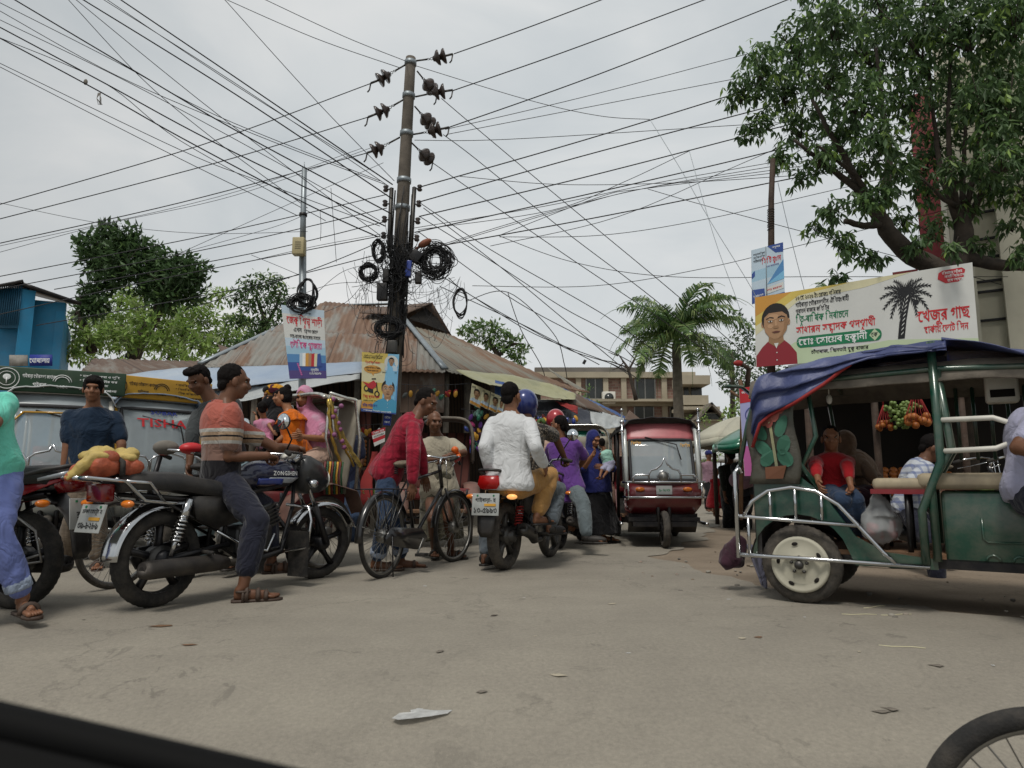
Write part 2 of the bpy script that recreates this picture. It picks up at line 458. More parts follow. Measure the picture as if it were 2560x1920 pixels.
# ---------------------------------------------------------------- ground and road
def axis(lo, hi, near, step):
    out, v, s = [0.0], 0.0, step
    while v < hi:
        s = step if v < near else s * 1.35
        v += s; out.append(v)
    v, s = 0.0, step
    while v > lo:
        s = step if v > -near else s * 1.35
        v -= s; out.insert(0, v)
    return out
def sheet(name, mat, zoff, inside=None, rough=.0):
    xs, ys = axis(-220, 220, 7, .2), [y + 1 for y in axis(-6, 420, 12, .2)]
    mb = MB(mat); idx = {}
    for i, x in enumerate(xs):
        for j, y in enumerate(ys):
            idx[i, j] = len(mb.v)
            z = gz(x, y) + zoff
            if rough and y > 3: z += rough * (noise.noise(V((x * 2.1, y * 2.1, 0))) + .6 * noise.noise(V((x * 6, y * 6, 3))) - .3)
            mb.v.append(V((x, y, z)))
    for i in range(len(xs) - 1):
        for j in range(len(ys) - 1):
            if inside is None or inside((xs[i] + xs[i + 1]) / 2, (ys[j] + ys[j + 1]) / 2):
                mb.f.append((idx[i, j], idx[i + 1, j], idx[i + 1, j + 1], idx[i, j + 1])); mb.mi.append(0); mb.sm.append(True)
    return tag(mb.build(name), kind='structure')
def pin(x, y, poly):
    c = False
    for i in range(len(poly)):
        (x1, y1), (x2, y2) = poly[i], poly[i - 1]
        if (y1 > y) != (y2 > y) and x < (x2 - x1) * (y - y1) / (y2 - y1) + x1: c = not c
    return c
sheet('ground', 'dirt_mat', -.003, None, .003)
ROAD = [(G(a, b).x, G(a, b).y) for a, b in ((-1500, 1318), (300, 1306), (800, 1292), (1150, 1300), (1440, 1318), (1530, 1296), (1555, 1250))]
ROAD += [(3.2, 60), (6.5, 60)] + [(G(a, b).x, G(a, b).y) for a, b in ((1765, 1262), (1800, 1310), (1745, 1350), (1640, 1392), (1760, 1428), (1900, 1462), (2080, 1500), (2350, 1530), (2600, 1550))] + [(12, 3.2), (30, 2.5), (30, -8), (-30, -8)]
def road_mesh():
    poly = []
    for i in range(len(ROAD)):
        a, b = V((*ROAD[i], 0)), V((*ROAD[(i + 1) % len(ROAD)], 0)); n = max(1, int((b - a).length / .12)) if max(a.length, b.length) < 16 else 4
        for k in range(n):
            p = a.lerp(b, k / n)
            if n > 4: p += V((noise.noise(p * 1.7), noise.noise(p * 1.7 + V((5, 5, 0))), 0)) * .16 + V((noise.noise(p * 6), noise.noise(p * 6 + V((5, 5, 0))), 0)) * .06
            poly.append(p)
    bm = bmesh.new(); vs = [bm.verts.new(p) for p in poly]; bm.faces.new(vs)
    for k in range(0, 60):
        bmesh.ops.bisect_plane(bm, geom=bm.verts[:] + bm.edges[:] + bm.faces[:], plane_co=(0, .3 + k * .12 if k < 30 else 3.8 + (k - 30), 0), plane_no=(0, 1, 0))
    bmesh.ops.triangulate(bm, faces=[f for f in bm.faces if len(f.verts) > 4])
    for v in bm.verts: v.co.z = gz(v.co.x, v.co.y) + .004
    me = bpy.data.meshes.new('road'); bm.normal_update()
    for f in bm.faces:
        if f.normal.z < 0: f.normal_flip()
    bm.to_mesh(me); bm.free(); me.materials.append(MATS['road_mat'])
    o = bpy.data.objects.new('road', me); COL.objects.link(o); tag(o, kind='structure')
road_mesh()

# ---------------------------------------------------------------- corrugated iron
def rust_mat(name, c1, c2, c3, amt):
    m, nt, b = new_mat(name)
    tcn = nd(nt, 'ShaderNodeTexCoord').outputs['Object']
    mp = nd(nt, 'ShaderNodeMapping', i_Scale=(1.6, .33, 1)); nt.links.new(tcn, mp.inputs[0])
    a = tex(nt, 1.6, 7, .62, vec=mp.outputs[0], dist=.4)
    mp2 = nd(nt, 'ShaderNodeMapping', i_Scale=(9, .8, 1)); nt.links.new(tcn, mp2.inputs[0])
    s = tex(nt, 1.5, 5, .6, vec=mp2.outputs[0])
    br = nd(nt, 'ShaderNodeTexBrick', i_Scale=1.0, i_Mortar_Size=.006, offset=.35); br.inputs['Brick Width'].default_value = .78; br.inputs['Row Height'].default_value = 1.9
    br.inputs['Color1'].default_value = (.1, .1, .1, 1); br.inputs['Color2'].default_value = (.9, .9, .9, 1); br.inputs['Mortar'].default_value = (0, 0, 0, 1)
    nt.links.new(tcn, br.inputs['Vector'])
    ad = nd(nt, 'ShaderNodeMath', operation='MULTIPLY_ADD'); ad.inputs[1].default_value = .34; nt.links.new(br.outputs['Color'], ad.inputs[0]); nt.links.new(a, ad.inputs[2])
    f = ramp(nt, ad.outputs[0], [(amt, 0.0), (amt + .13, 1.0)])
    rust = mix(nt, ramp(nt, s, [(.3, 0.0), (.7, 1.0)]), srgb(c1), srgb(c2))
    grey = mix(nt, ramp(nt, s, [(.35, 0.0), (.65, .5)]), srgb(c3), tuple(x * .6 for x in srgb(c3)))
    c = mix(nt, f, grey, rust)
    c = mix(nt, br.outputs['Fac'], c, (.05, .035, .03))
    nt.links.new(c, b.inputs['Base Color']); b.inputs['Roughness'].default_value = .7; b.inputs['Metallic'].default_value = .15
    nt.links.new(bump(nt, s, .3, .01), b.inputs['Normal'])
    MATS[name] = m
rust_mat('rust_roof', '654a39', '836a57', '8b8982', .52)
rust_mat('rust_roof_grey', '6c503c', '846d5a', '87857a', .53)
rust_mat('rust_brown', '57463b', '6b594c', '84817a', .42)
rust_mat('awning_tin', '6e6a50', '8a8668', '9a9a86', .55)
def corrugated(name, mat, parent, A, B, top, pitch=.1, amp=.012, over=.0):
    """sheet iron on the plane through eave A-B and the polyline top (from A's side to B's side); ribs run up the slope"""
    A, B = V(A), V(B); top = [V(t) for t in top]
    e = (B - A).normalized(); mid = sum(top, V()) / len(top) - A
    s = (mid - e * mid.dot(e)).normalized(); n = e.cross(s)
    if n.z < 0: n = -n
    T = [((t - A).dot(e), (t - A).dot(s)) for t in top]
    L = (B - A).length
    pts = [(0, 0)] + T + [(L, 0)]
    pts = sorted(pts, key=lambda q: q[0])
    def hi(u):
        for (a, b), (c, d) in zip(pts, pts[1:]):
            if a <= u <= c: return b if c - a < 1e-6 else b + (d - b) * (u - a) / (c - a)
        return 0
    u0, u1 = pts[0][0], pts[-1][0]
    k = int((u1 - u0) / pitch * 4); mb = MB(mat); rows = 5
    for i in range(k + 1):
        u = u0 + (u1 - u0) * i / k; h = max(hi(u), .001)
        for j in range(rows + 1):
            v = -over + (h + over) * j / rows
            sagz = .02 * noise.noise(V((u * .8, v * .9, A.x)))
            mb.v.append(V((u, v, amp * math.sin(2 * PI * u / pitch) + sagz)))
    w = rows + 1
    for i in range(k):
        for j in range(rows):
            mb.f.append((i * w + j, (i + 1) * w + j, (i + 1) * w + j + 1, i * w + j + 1)); mb.mi.append(0); mb.sm.append(True)
    o = mb.build(name, parent, solid=.006)
    m = Matrix((e, s, n)).transposed().to_4x4(); m.translation = A
    o.matrix_local = (parent.matrix_basis.inverted() @ m) if parent else m
    return o
# ================================================================ market hall under the rusty hip roof
C0 = G(1113, 925, 2.75); CL = G(500, 912, 2.75); CR = G(1436, 972, 2.75)
RL = P(812, 768, 15.2); RR = P(1082, 758, 15.0)
GB0, GB1 = P(1008, 796, 14.3), P(1125, 833, 15.1)
mkt = empty('market_hall', (C0.x, C0.y, 0), 'market hall with rusty corrugated hip roof at the street corner', 'building')
corrugated('roof_slope', 'rust_roof', mkt, CL, C0, [RL, P(1000, 762, 15.05), GB0], over=.12)
corrugated('roof_slope', 'rust_roof_grey', mkt, C0, CR, [GB0, GB1, CR + V((-.6, 1.2, .5))], over=.12)['label'] = 'greyer roof slope falling to the side street'
BLc = CL + V((-.5, 8, 0)); BRc = CR + V((-3.6, 4, .5))
corrugated('roof_slope', 'rust_brown', mkt, BLc, CL, [RL], over=.1)
corrugated('roof_slope', 'rust_roof', mkt, P(1000, 762, 15.05), RR, [RL + V((1.5, .2, 0)), RR + V((0, .1, 0))] if False else [P(1000, 762, 15.05) + V((0, .2, .07)), RR + V((0, .2, .07))])
g = MB('rust_brown')                         # gablet roof flap and dark gable
a0 = P(930, 812, 14.0)
g.grid(lambda u, v: P(945, 770, 14.95).lerp(RR, u).lerp(GB0.lerp(GB0 + V((-.9, -.12, .02)), 1 - u) + V((.0, -.05, .05)), v), 10, 4, .02)
g.grid(lambda u, v: P(945, 770, 14.95).lerp(RR, u).lerp((GB1 + V((.05, .25, -.05))).lerp(GB1 + V((-1.3, .8, -.05)), 1 - u), v), 10, 4, .02)
g.build('gablet_roof', mkt, None).matrix_parent_inverse = mkt.matrix_basis.inverted()
def ch(o, p): o.parent = p; o.matrix_parent_inverse = p.matrix_basis.inverted(); return o
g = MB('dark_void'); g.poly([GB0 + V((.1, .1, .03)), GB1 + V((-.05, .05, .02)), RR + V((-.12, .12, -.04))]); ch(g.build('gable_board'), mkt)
g = MB('galv')                               # hip and ridge cappings
for a, b in ((GB0, C0), (RL, P(1000, 762, 15.05)), (CL, RL)):
    g.tube([a.lerp(b, t / 8) + V((0, 0, .03)) for t in range(9)], .07, 6, flat=.4)
ch(g.build('ridge_cap'), mkt)
def wallstrip(mb, a, b, z0, z1, t=.08, off=V((0, 0, 0))):
    a, b = V((a.x, a.y, 0)) + off, V((b.x, b.y, 0)) + off
    d = (b - a); n = V((-d.y, d.x, 0)).normalized() * t
    vs = [a + V((0, 0, z0)), b + V((0, 0, z0)), b + V((0, 0, z1)), a + V((0, 0, z1))]
    mb.add(vs + [v + n for v in vs], [(0, 1, 2, 3), (7, 6, 5, 4), (0, 4, 5, 1), (1, 5, 6, 2), (2, 6, 7, 3), (3, 7, 4, 0)], False)
inw = V((-.35, 1.1, 0))
def planks(nm, h1, h2):
    m, nt, b = new_mat(nm); tcn = nd(nt, 'ShaderNodeTexCoord').outputs['Object']
    mp = nd(nt, 'ShaderNodeMapping', i_Scale=(5, 5, .5)); nt.links.new(tcn, mp.inputs[0])
    w = nd(nt, 'ShaderNodeTexWave', i_Scale=1.0, i_Distortion=.6, bands_direction='DIAGONAL'); nt.links.new(mp.outputs[0], w.inputs['Vector'])
    c = mix(nt, ramp(nt, w.outputs['Fac'], [(.05, 0.0), (.16, 1.0)]), tuple(x * .3 for x in srgb(h1)), mix(nt, tex(nt, 3, 6), srgb(h1), srgb(h2)))
    nt.links.new(c, b.inputs['Base Color']); b.inputs['Roughness'].default_value = .9; MATS[nm] = m
planks('plank_wall', '2c2119', '4a3828')
planks('plank_red', '4a2420', '5c3429')
w = MB('plank_wall'); wallstrip(w, CL + inw, C0 + inw, 0, 3.1); wallstrip(w, C0 + inw, CR + V((-.9, .9, 0)), 0, 3.1); ch(w.build('shop_wall'), mkt)
w = MB('plank_red'); wallstrip(w, G(760, 1330) * 1.0, G(860, 1330), 0, 2.3, off=V((-.25, .9, 0))); wallstrip(w, G(868, 1330), G(925, 1330), 0, 2.2, off=V((-.25, 1.0, 0))); ch(w.build('shutter'), mkt)
w = MB('rust_brown'); wallstrip(w, P(985, 1000, 12.0), P(1110, 1000, 12.0), 2.0, 2.75); ch(w.build('fascia_sheet'), mkt)
for q in (0, .2, .4, .62, .8, 1):
    p = CL.lerp(C0, q); b = MB('wood_grey'); b.tube([V((p.x, p.y + .25, 0)), V((p.x, p.y + .25, 2.8))], .055, 8); ch(b.build('roof_post'), mkt)
for q in (.18, .36, .54, .72, .95):
    p = C0.lerp(CR, q); b = MB('wood_grey'); b.tube([V((p.x - .1, p.y + .15, 0)), V((p.x - .1, p.y + .15, 2.8))], .06, 8); ch(b.build('roof_post'), mkt)
b = MB('concrete_light'); p = C0.lerp(CR, .85); b.box((p.x, p.y + .2, .12), (4.6, 1.6, .24), Matrix.Rotation(R(42), 3, 'Z')); ch(b.build('shop_step'), mkt)
# ---------------------------------------------------------------- tarpaulins
def tarp_mat(name, cols, sc=1.2, gl=.45):
    m, nt, b = new_mat(name)
    c = ramp(nt, tex(nt, sc, 6, .6, dist=.6), [(i / (len(cols) - 1) * .5 + .25, c) for i, c in enumerate(cols)])
    nt.links.new(c, b.inputs['Base Color']); b.inputs['Roughness'].default_value = gl
    nt.links.new(bump(nt, tex(nt, 7, 5, .6, dist=1), .35, .03), b.inputs['Normal']); MATS[name] = m
tarp_mat('tarp_blue', ['2b4a86', '3c5a94', '6d87ad'])
tarp_mat('tarp_pale', ['7b8fa9', '93a2b3', 'a9b2ba'], .8)
tarp_mat('tarp_white', ['9da3a8', 'b2b6b5', '8f979d'])
tarp_mat('tarp_green', ['8f8f66', 'a3a17a', '7c8068'], 2.2)
tarp_mat('tarp_dark', ['1d2130', '262a36', '33323a'])
tarp_mat('tarp_navy', ['2c345c', '3a436c', '59628a'], 2.2, .5)
def tarp(name, label, mat, top, bot, sag=.08, nu=36, nv=10, seed=0, cat='tarpaulin', rip=.02, kind=None):
    """cloth between two pixel polylines [(px,py,d)...]"""
    T = [P(*q) for q in top]; B = [P(*q) for q in bot]
    def at(L, u):
        x = u * (len(L) - 1); i = min(int(x), len(L) - 2); return L[i].lerp(L[i + 1], x - i)
    def fn(u, v):
        p = at(T, u).lerp(at(B, u), v)
        p.z -= sag * 4 * v * (1 - v) * (.5 + .5 * abs(math.sin(u * PI * 3 + seed)))
        p.z += rip * noise.noise(V((u * 9 + seed, v * 3, 0))) + rip * .5 * noise.noise(V((u * 30 + seed, v * 4, 0)))
        return p
    c = (T[0] + T[-1] + B[0] + B[-1]) / 4
    o = MB(mat).grid(fn, nu, nv, .006).build(name, None, c)
    return tag(o, label, cat)
tarp('tarpaulin', 'long pale blue tarpaulin awning slung below the rusty market roof', 'tarp_pale', [(215, 948, 10.7), (430, 922, 10.9), (640, 916, 11.1), (905, 905, 11.3)], [(225, 985, 9.6), (430, 985, 9.6), (640, 962, 9.9), (905, 932, 10.5)], .06)
tarp('tarpaulin', 'white tarpaulin sheet with a blue hem hanging under the pale blue awning', 'tarp_white', [(420, 990, 9.9), (600, 972, 10), (760, 950, 10.1), (900, 934, 10.3)], [(420, 1062, 9.3), (600, 1004, 9.6), (760, 972, 9.8), (900, 946, 10.2)], .05, seed=2)
tarp('tarpaulin', 'faded green tarpaulin awning over the market side stalls', 'tarp_green', [(1140, 925, 11.75), (1280, 938, 12.4), (1390, 964, 13.2), (1440, 986, 13.4)], [(1225, 963, 10.9), (1290, 972, 11.4), (1385, 997, 12.2), (1437, 999, 12.8)], .05, seed=3)
tarp('tarpaulin', 'bright blue tarpaulin draped over the far end of the market awnings', 'tarp_blue', [(1385, 962, 13.6), (1440, 985, 14.2), (1500, 1010, 15), (1570, 1045, 16)], [(1400, 985, 13.1), (1450, 1012, 13.4), (1500, 1040, 13.9), (1562, 1062, 14.5)], .05, seed=4)
tarp('tarpaulin', 'torn grey and blue tarpaulin over the last stall beside the blue one', 'tarp_white', [(1466, 1018, 13.6), (1520, 1035, 14), (1560, 1046, 14.6)], [(1480, 1058, 12.7), (1512, 1073, 13), (1560, 1066, 13.8)], .05, seed=5)
tarp('awning', 'dark cloth awning with a red patch under the market roof', 'tarp_dark', [(1330, 1000, 12.6), (1400, 1000, 12.8), (1475, 1030, 13)], [(1345, 1050, 11.8), (1400, 1056, 12), (1478, 1062, 12.4)], .05, seed=6, cat='awning')
mk('cloth_red', '8c2320', .8)
tarp('awning', 'small red cloth patch pinned on the dark awning', 'cloth_red', [(1388, 1003, 12.55), (1444, 1016, 12.6)], [(1416, 1020, 12.3), (1444, 1036, 12.3)], .01, seed=7, cat='awning', nu=6, nv=4)
tarp('tarpaulin', 'blue plastic sheet hanging at the market corner behind the posters', 'tarp_blue', [(1238, 950, 11.6), (1262, 957, 11.6)], [(1236, 1000, 11.5), (1258, 1000, 11.5)], .0, nu=6, nv=6, seed=9)
corr = corrugated('tin_awning', 'rust_brown', None, P(1404, 1002, 12.6), P(1560, 1048, 14.6), [P(1440, 975, 14), P(1570, 1030, 16)]); tag(corr, 'rusty tin awning sheet between the tarpaulins of the far stalls', 'awning')
# low rusty shed and the blue house on the left
S0, S1 = P(165, 968, 11.6), P(560, 905, 13.2)
shed = empty('tin_shed', (S0.x, S0.y, 0), 'low shed with brown rusty tin roof left of the market hall', 'building')
corrugated('roof', 'rust_brown', shed, S0, S1, [P(232, 888, 14), P(545, 868, 15.2)])
w = MB('plank_wall'); wallstrip(w, S0, S1, 0, 2.3, off=V((0, .5, 0))); ch(w.build('wall'), shed)
mk('blue_paint', '1d7ea8', .6, var=.14, scale=1.2, dirt=.3); mk('blue_dark', '17506b', .6)
bh = P(95, 800, 18); blue = empty('blue_house', (bh.x, bh.y, 0), 'two storey house painted bright blue with a sloping tin roof', 'building')
w = MB('blue_paint'); q0, q1 = P(-140, 900, 17.6), P(150, 900, 18.6)
wallstrip(w, q0, q1, 0, 5.75, .2); wallstrip(w, q1, P(172, 900, 22), 0, 5.5, .2); wallstrip(w, P(58, 800, 17.9), P(92, 800, 18.1), 0, 5.9, .12, V((0, -.14, 0))); ch(w.build('wall'), blue)
w = MB('blue_dark'); 
for k in range(11): 
    p = P(lerp(0, 54, k / 10), 740, 17.75); w.tube([V((p.x, p.y - .03, 4.9)), V((p.x, p.y - .03, 6.0))], .018, 5)
w.box((P(27, 740, 17.8).x, P(27, 740, 17.8).y + .1, 5.4), (.75, .1, 1.1)); ch(w.build('window_grille'), blue)
w = MB('black_metal'); w.grid(lambda u, v: P(60, 706, 17.6).lerp(P(205, 756, 18.4), u).lerp(P(20, 716, 20).lerp(P(160, 752, 21), u), v), 6, 2, .08)
w.grid(lambda u, v: P(60, 706, 17.6).lerp(P(-90, 735, 17.2), u).lerp(P(20, 716, 20).lerp(P(-120, 735, 20), u), v), 6, 2, .08); ch(w.build('roof'), blue)
mk('peeling', '8d8a84', .9, var=.3)
w = MB('peeling'); w.grid(lambda u, v: P(lerp(25, 70, u), lerp(888, 915, v), 17.7), 2, 2, .03); ch(w.build('plaster_patch'), blue)
sg = MB('ink_blue'); fn = lambda u, v: P(72 + u * 56, 914 - v * 28, 17.6)
sg.grid(lambda u, v: fn(u, v) + V((0, .03, 0)), 2, 2, .02); text(sg, 'ঘোষালয়', lambda u, v: fn(u, v) + V((0, -.02, 0)), .05, .25, .6, 'ink_white', w=.9); ch(sg.build('name_board'), blue)

# ---------------------------------------------------------------- brick and cream apartment block beyond the palm
def brick_mat(name, c1, c2, mo, sc):
    m, nt, b = new_mat(name); tcn = nd(nt, 'ShaderNodeTexCoord').outputs['Object']
    sep = nd(nt, 'ShaderNodeSeparateXYZ'); nt.links.new(tcn, sep.inputs[0]); cmb = nd(nt, 'ShaderNodeCombineXYZ'); nt.links.new(sep.outputs[0], cmb.inputs[0]); nt.links.new(sep.outputs[2], cmb.inputs[1])
    br = nd(nt, 'ShaderNodeTexBrick', i_Scale=sc); nt.links.new(cmb.outputs[0], br.inputs['Vector'])
    for k, c in (('Color1', c1), ('Color2', c2), ('Mortar', mo)): br.inputs[k].default_value = (*srgb(c), 1)
    c = mix(nt, .5, br.outputs['Color'], ramp(nt, tex(nt, 1.2, 6), [(.3, (.3, .3, .3)), (.7, (.7, .7, .7))]), 'OVERLAY')
    nt.links.new(c, b.inputs['Base Color']); b.inputs['Roughness'].default_value = .9; MATS[name] = m
brick_mat('brick', '7d5f55', '94786c', '8f877b', 1.4)
mk('cream', 'a9a08c', .85, var=.15, scale=.7, dirt=.35); mk('win_dark', '2d3130', .15, spec=.6)
mk('parapet_grey', '6d6963', .9, var=.3, scale=.6)
AD = 42.0
def ab(px, py, dd=0): return P(px, py, AD + dd)
ap = empty('apartment_block', (ab(1560, 1200).x, AD, 0), 'brick and cream three storey block behind the palm tree', 'building')
x0, x1 = ab(1325, 1000).x, ab(1725, 1000).x
zz = lambda py: ab(1550, py).z
m_ = MB('brick'); m_.box(((x0 + x1) / 2, AD + 4, zz(930) / 2), (x1 - x0, 8, zz(930))); ch(m_.build('wall'), ap)
m_ = MB('parapet_grey'); m_.box(((x0 + x1) / 2 - 1.2, AD + .3, (zz(918) + zz(938)) / 2), (x1 - x0 - 3, .5, zz(918) - zz(938))); ch(m_.build('parapet'), ap)
m_ = MB('cream')
for pa, pb in ((932, 946), (1004, 1016), (1072, 1084), (1140, 1150)): m_.box(((x0 + x1) / 2, AD - .12, (zz(pa) + zz(pb)) / 2), (x1 - x0 + .6, .5, zz(pa) - zz(pb)))
m_.box(((x0 + x1) / 2, AD - .5, zz(1005)), (x1 - x0 + .6, 1.0, .15))
ch(m_.build('floor_band'), ap)
for px in (1336, 1446, 1514, 1559, 1660, 1714):
    m_ = MB('cream'); m_.box((ab(px, 1000).x, AD - .08, zz(940) / 2), (.32, .3, zz(940))); ch(m_.build('column'), ap)
for px, py, w_, h_ in ((1488, 972, 46, 52), (1612, 970, 50, 58), (1610, 1042, 48, 56), (1690, 1042, 30, 50), (1488, 1042, 40, 50)):
    m_ = MB('win_dark'); c = ab(px, py); sw, sh = w_ * AD / F, h_ * AD / F
    m_.box((c.x, AD - .02, c.z), (sw, .06, sh)); wn = ch(m_.build('window'), ap)
    m_ = MB('steel_dull')
    for s_ in (-.5, 0, .5): m_.box((c.x + s_ * sw, AD - .07, c.z), (.07, .05, sh))
    for s_ in (-.5, .5): m_.box((c.x, AD - .075, c.z + s_ * sh), (sw, .05, .07))
    f = m_.build('window_frame'); f.parent = wn; f.matrix_parent_inverse = Matrix()
m_ = MB('white_plastic'); c = ab(1519, 997); m_.box((c.x, AD - .4, c.z), (.8, .5, .75), None, .05); m_.use('win_dark'); m_.lathe([(.28, 0), (.28, .02)], (c.x, AD - .67, c.z), (0, 1, 0), 16); ch(m_.build('air_conditioner'), ap)
# the older house with verandas right of the palm
oh = empty('veranda_house', (ab(1760, 1100).x, AD, 0), 'cream house with stacked balconies and a gabled porch right of the palm', 'building')
def pbox(mb, pxa, pxb, pya, pyb, d, depth): 
    a, b = P(pxa, pya, d), P(pxb, pyb, d); mb.box(((a.x + b.x) / 2, d + depth / 2, (a.z + b.z) / 2), (abs(b.x - a.x), depth, abs(a.z - b.z)))
m_ = MB('cream'); pbox(m_, 1705, 1762, 938, 1200, 40, 6); ch(m_.build('wall'), oh)
m_ = MB('cream'); pbox(m_, 1700, 1776, 938, 960, 38.5, 2); pbox(m_, 1705, 1772, 988, 1012, 38.6, 2); pbox(m_, 1700, 1800, 1016, 1024, 38, 2); ch(m_.build('balcony'), oh)
m_ = MB('win_dark'); pbox(m_, 1710, 1722, 964, 988, 39.9, .2); pbox(m_, 1728, 1755, 964, 988, 39.9, .2); ch(m_.build('window'), oh)
m_ = MB('wood_grey'); a, b, c = P(1740, 1048, 37), P(1780, 1005, 37), P(1815, 1042, 37)
for s_, t_ in ((a, b), (b, c)): m_.grid(lambda u, v: s_.lerp(t_, u) + V((0, 3 * v, 0)), 1, 1, .12, False)
ch(m_.build('porch_roof'), oh)
m_ = MB('cream'); pbox(m_, 1755, 1808, 1032, 1052, 37.4, .3); pbox(m_, 1700, 1812, 1052, 1085, 37.6, 2); m_.use('win_dark'); pbox(m_, 1752, 1806, 1034, 1048, 37.35, .1); ch(m_.build('porch_wall'), oh)
# right hand building with the red pier
mk('cream_white', 'b9b6a4', .8, var=.12, scale=1.2, dirt=.35); mk('pier_red', '7e2a30', .6, var=.12, dirt=.15)
RD = 11.0
rb = empty('plastered_building', (P(2440, 1200, RD).x, RD, 0), 'tall cream plastered building with dark bands behind the large tree', 'building', None, R(-32))
m_ = MB('cream_white'); m_.box((4, 4, 4.0), (8, 8, 8.0)); m_.build('wall', rb)
for x in (.1, .75, 1.4, 2.1):
    m_ = MB('cream_white'); m_.box((x, -.12, 4.1), (.3, .24, 8.2)); m_.build('pilaster', rb)
m_ = MB('ink')
for py in (470, 545, 610, 655, 713, 738, 808): m_.box((4, -.02, P(2500, py, RD).z), (8, .05, .035))
m_.build('band', rb)
m_ = MB('pier_red'); m_.box((-.3, .3, 3.75), (.34, .8, 7.5)); m_.box((-.75, 1.0, 2.3), (.4, .5, 4.6)); m_.build('pier', rb)
# ================================================================ people
def skin_mat(n, c):
    mk(n, c, .5, var=.1, scale=12, spec=.4)
skin_mat('skin', '7f573f'); skin_mat('skin_dark', '664430'); skin_mat('skin_fair', '97694b')
mk('hair', '100c0b', .8, var=.3, scale=30, bmp=.5, bs=70, spec=.15); mk('hair_grey', '4d4a48', .85, var=.3, scale=30, bmp=.6, bs=70)
mk('eye_white', '9d968c', .3); mk('eye_dark', '130d0a', .2); mk('lip', '5e3329', .5); mk('sandal', '3b2a20', .7, dirt=.2); mk('sandal_black', '191716', .6, dirt=.3)
mk('denim', '33405c', .85, var=.2, scale=4, bmp=.2)
def ringpts(c, rt, fw, w, d, n=20, sq=2.3):
    out = []
    for j in range(n):
        t = 2 * PI * j / n; ct, st = math.cos(t), math.sin(t)
        out.append(c + rt * (w * math.copysign(abs(ct) ** (2 / sq), ct)) + fw * (d * math.copysign(abs(st) ** (2 / sq), st)))
    return out
TORSO = [(-.16, .13, .095), (-.02, .165, .115), (.2, .15, .108), (.42, .146, .106), (.62, .163, .115), (.78, .172, .112), (.87, .158, .102), (.94, .118, .086), (.99, .085, .072), (1.05, .06, .06)]
def vx(s, a, b): return (b - a).normalized()
class Fig: pass
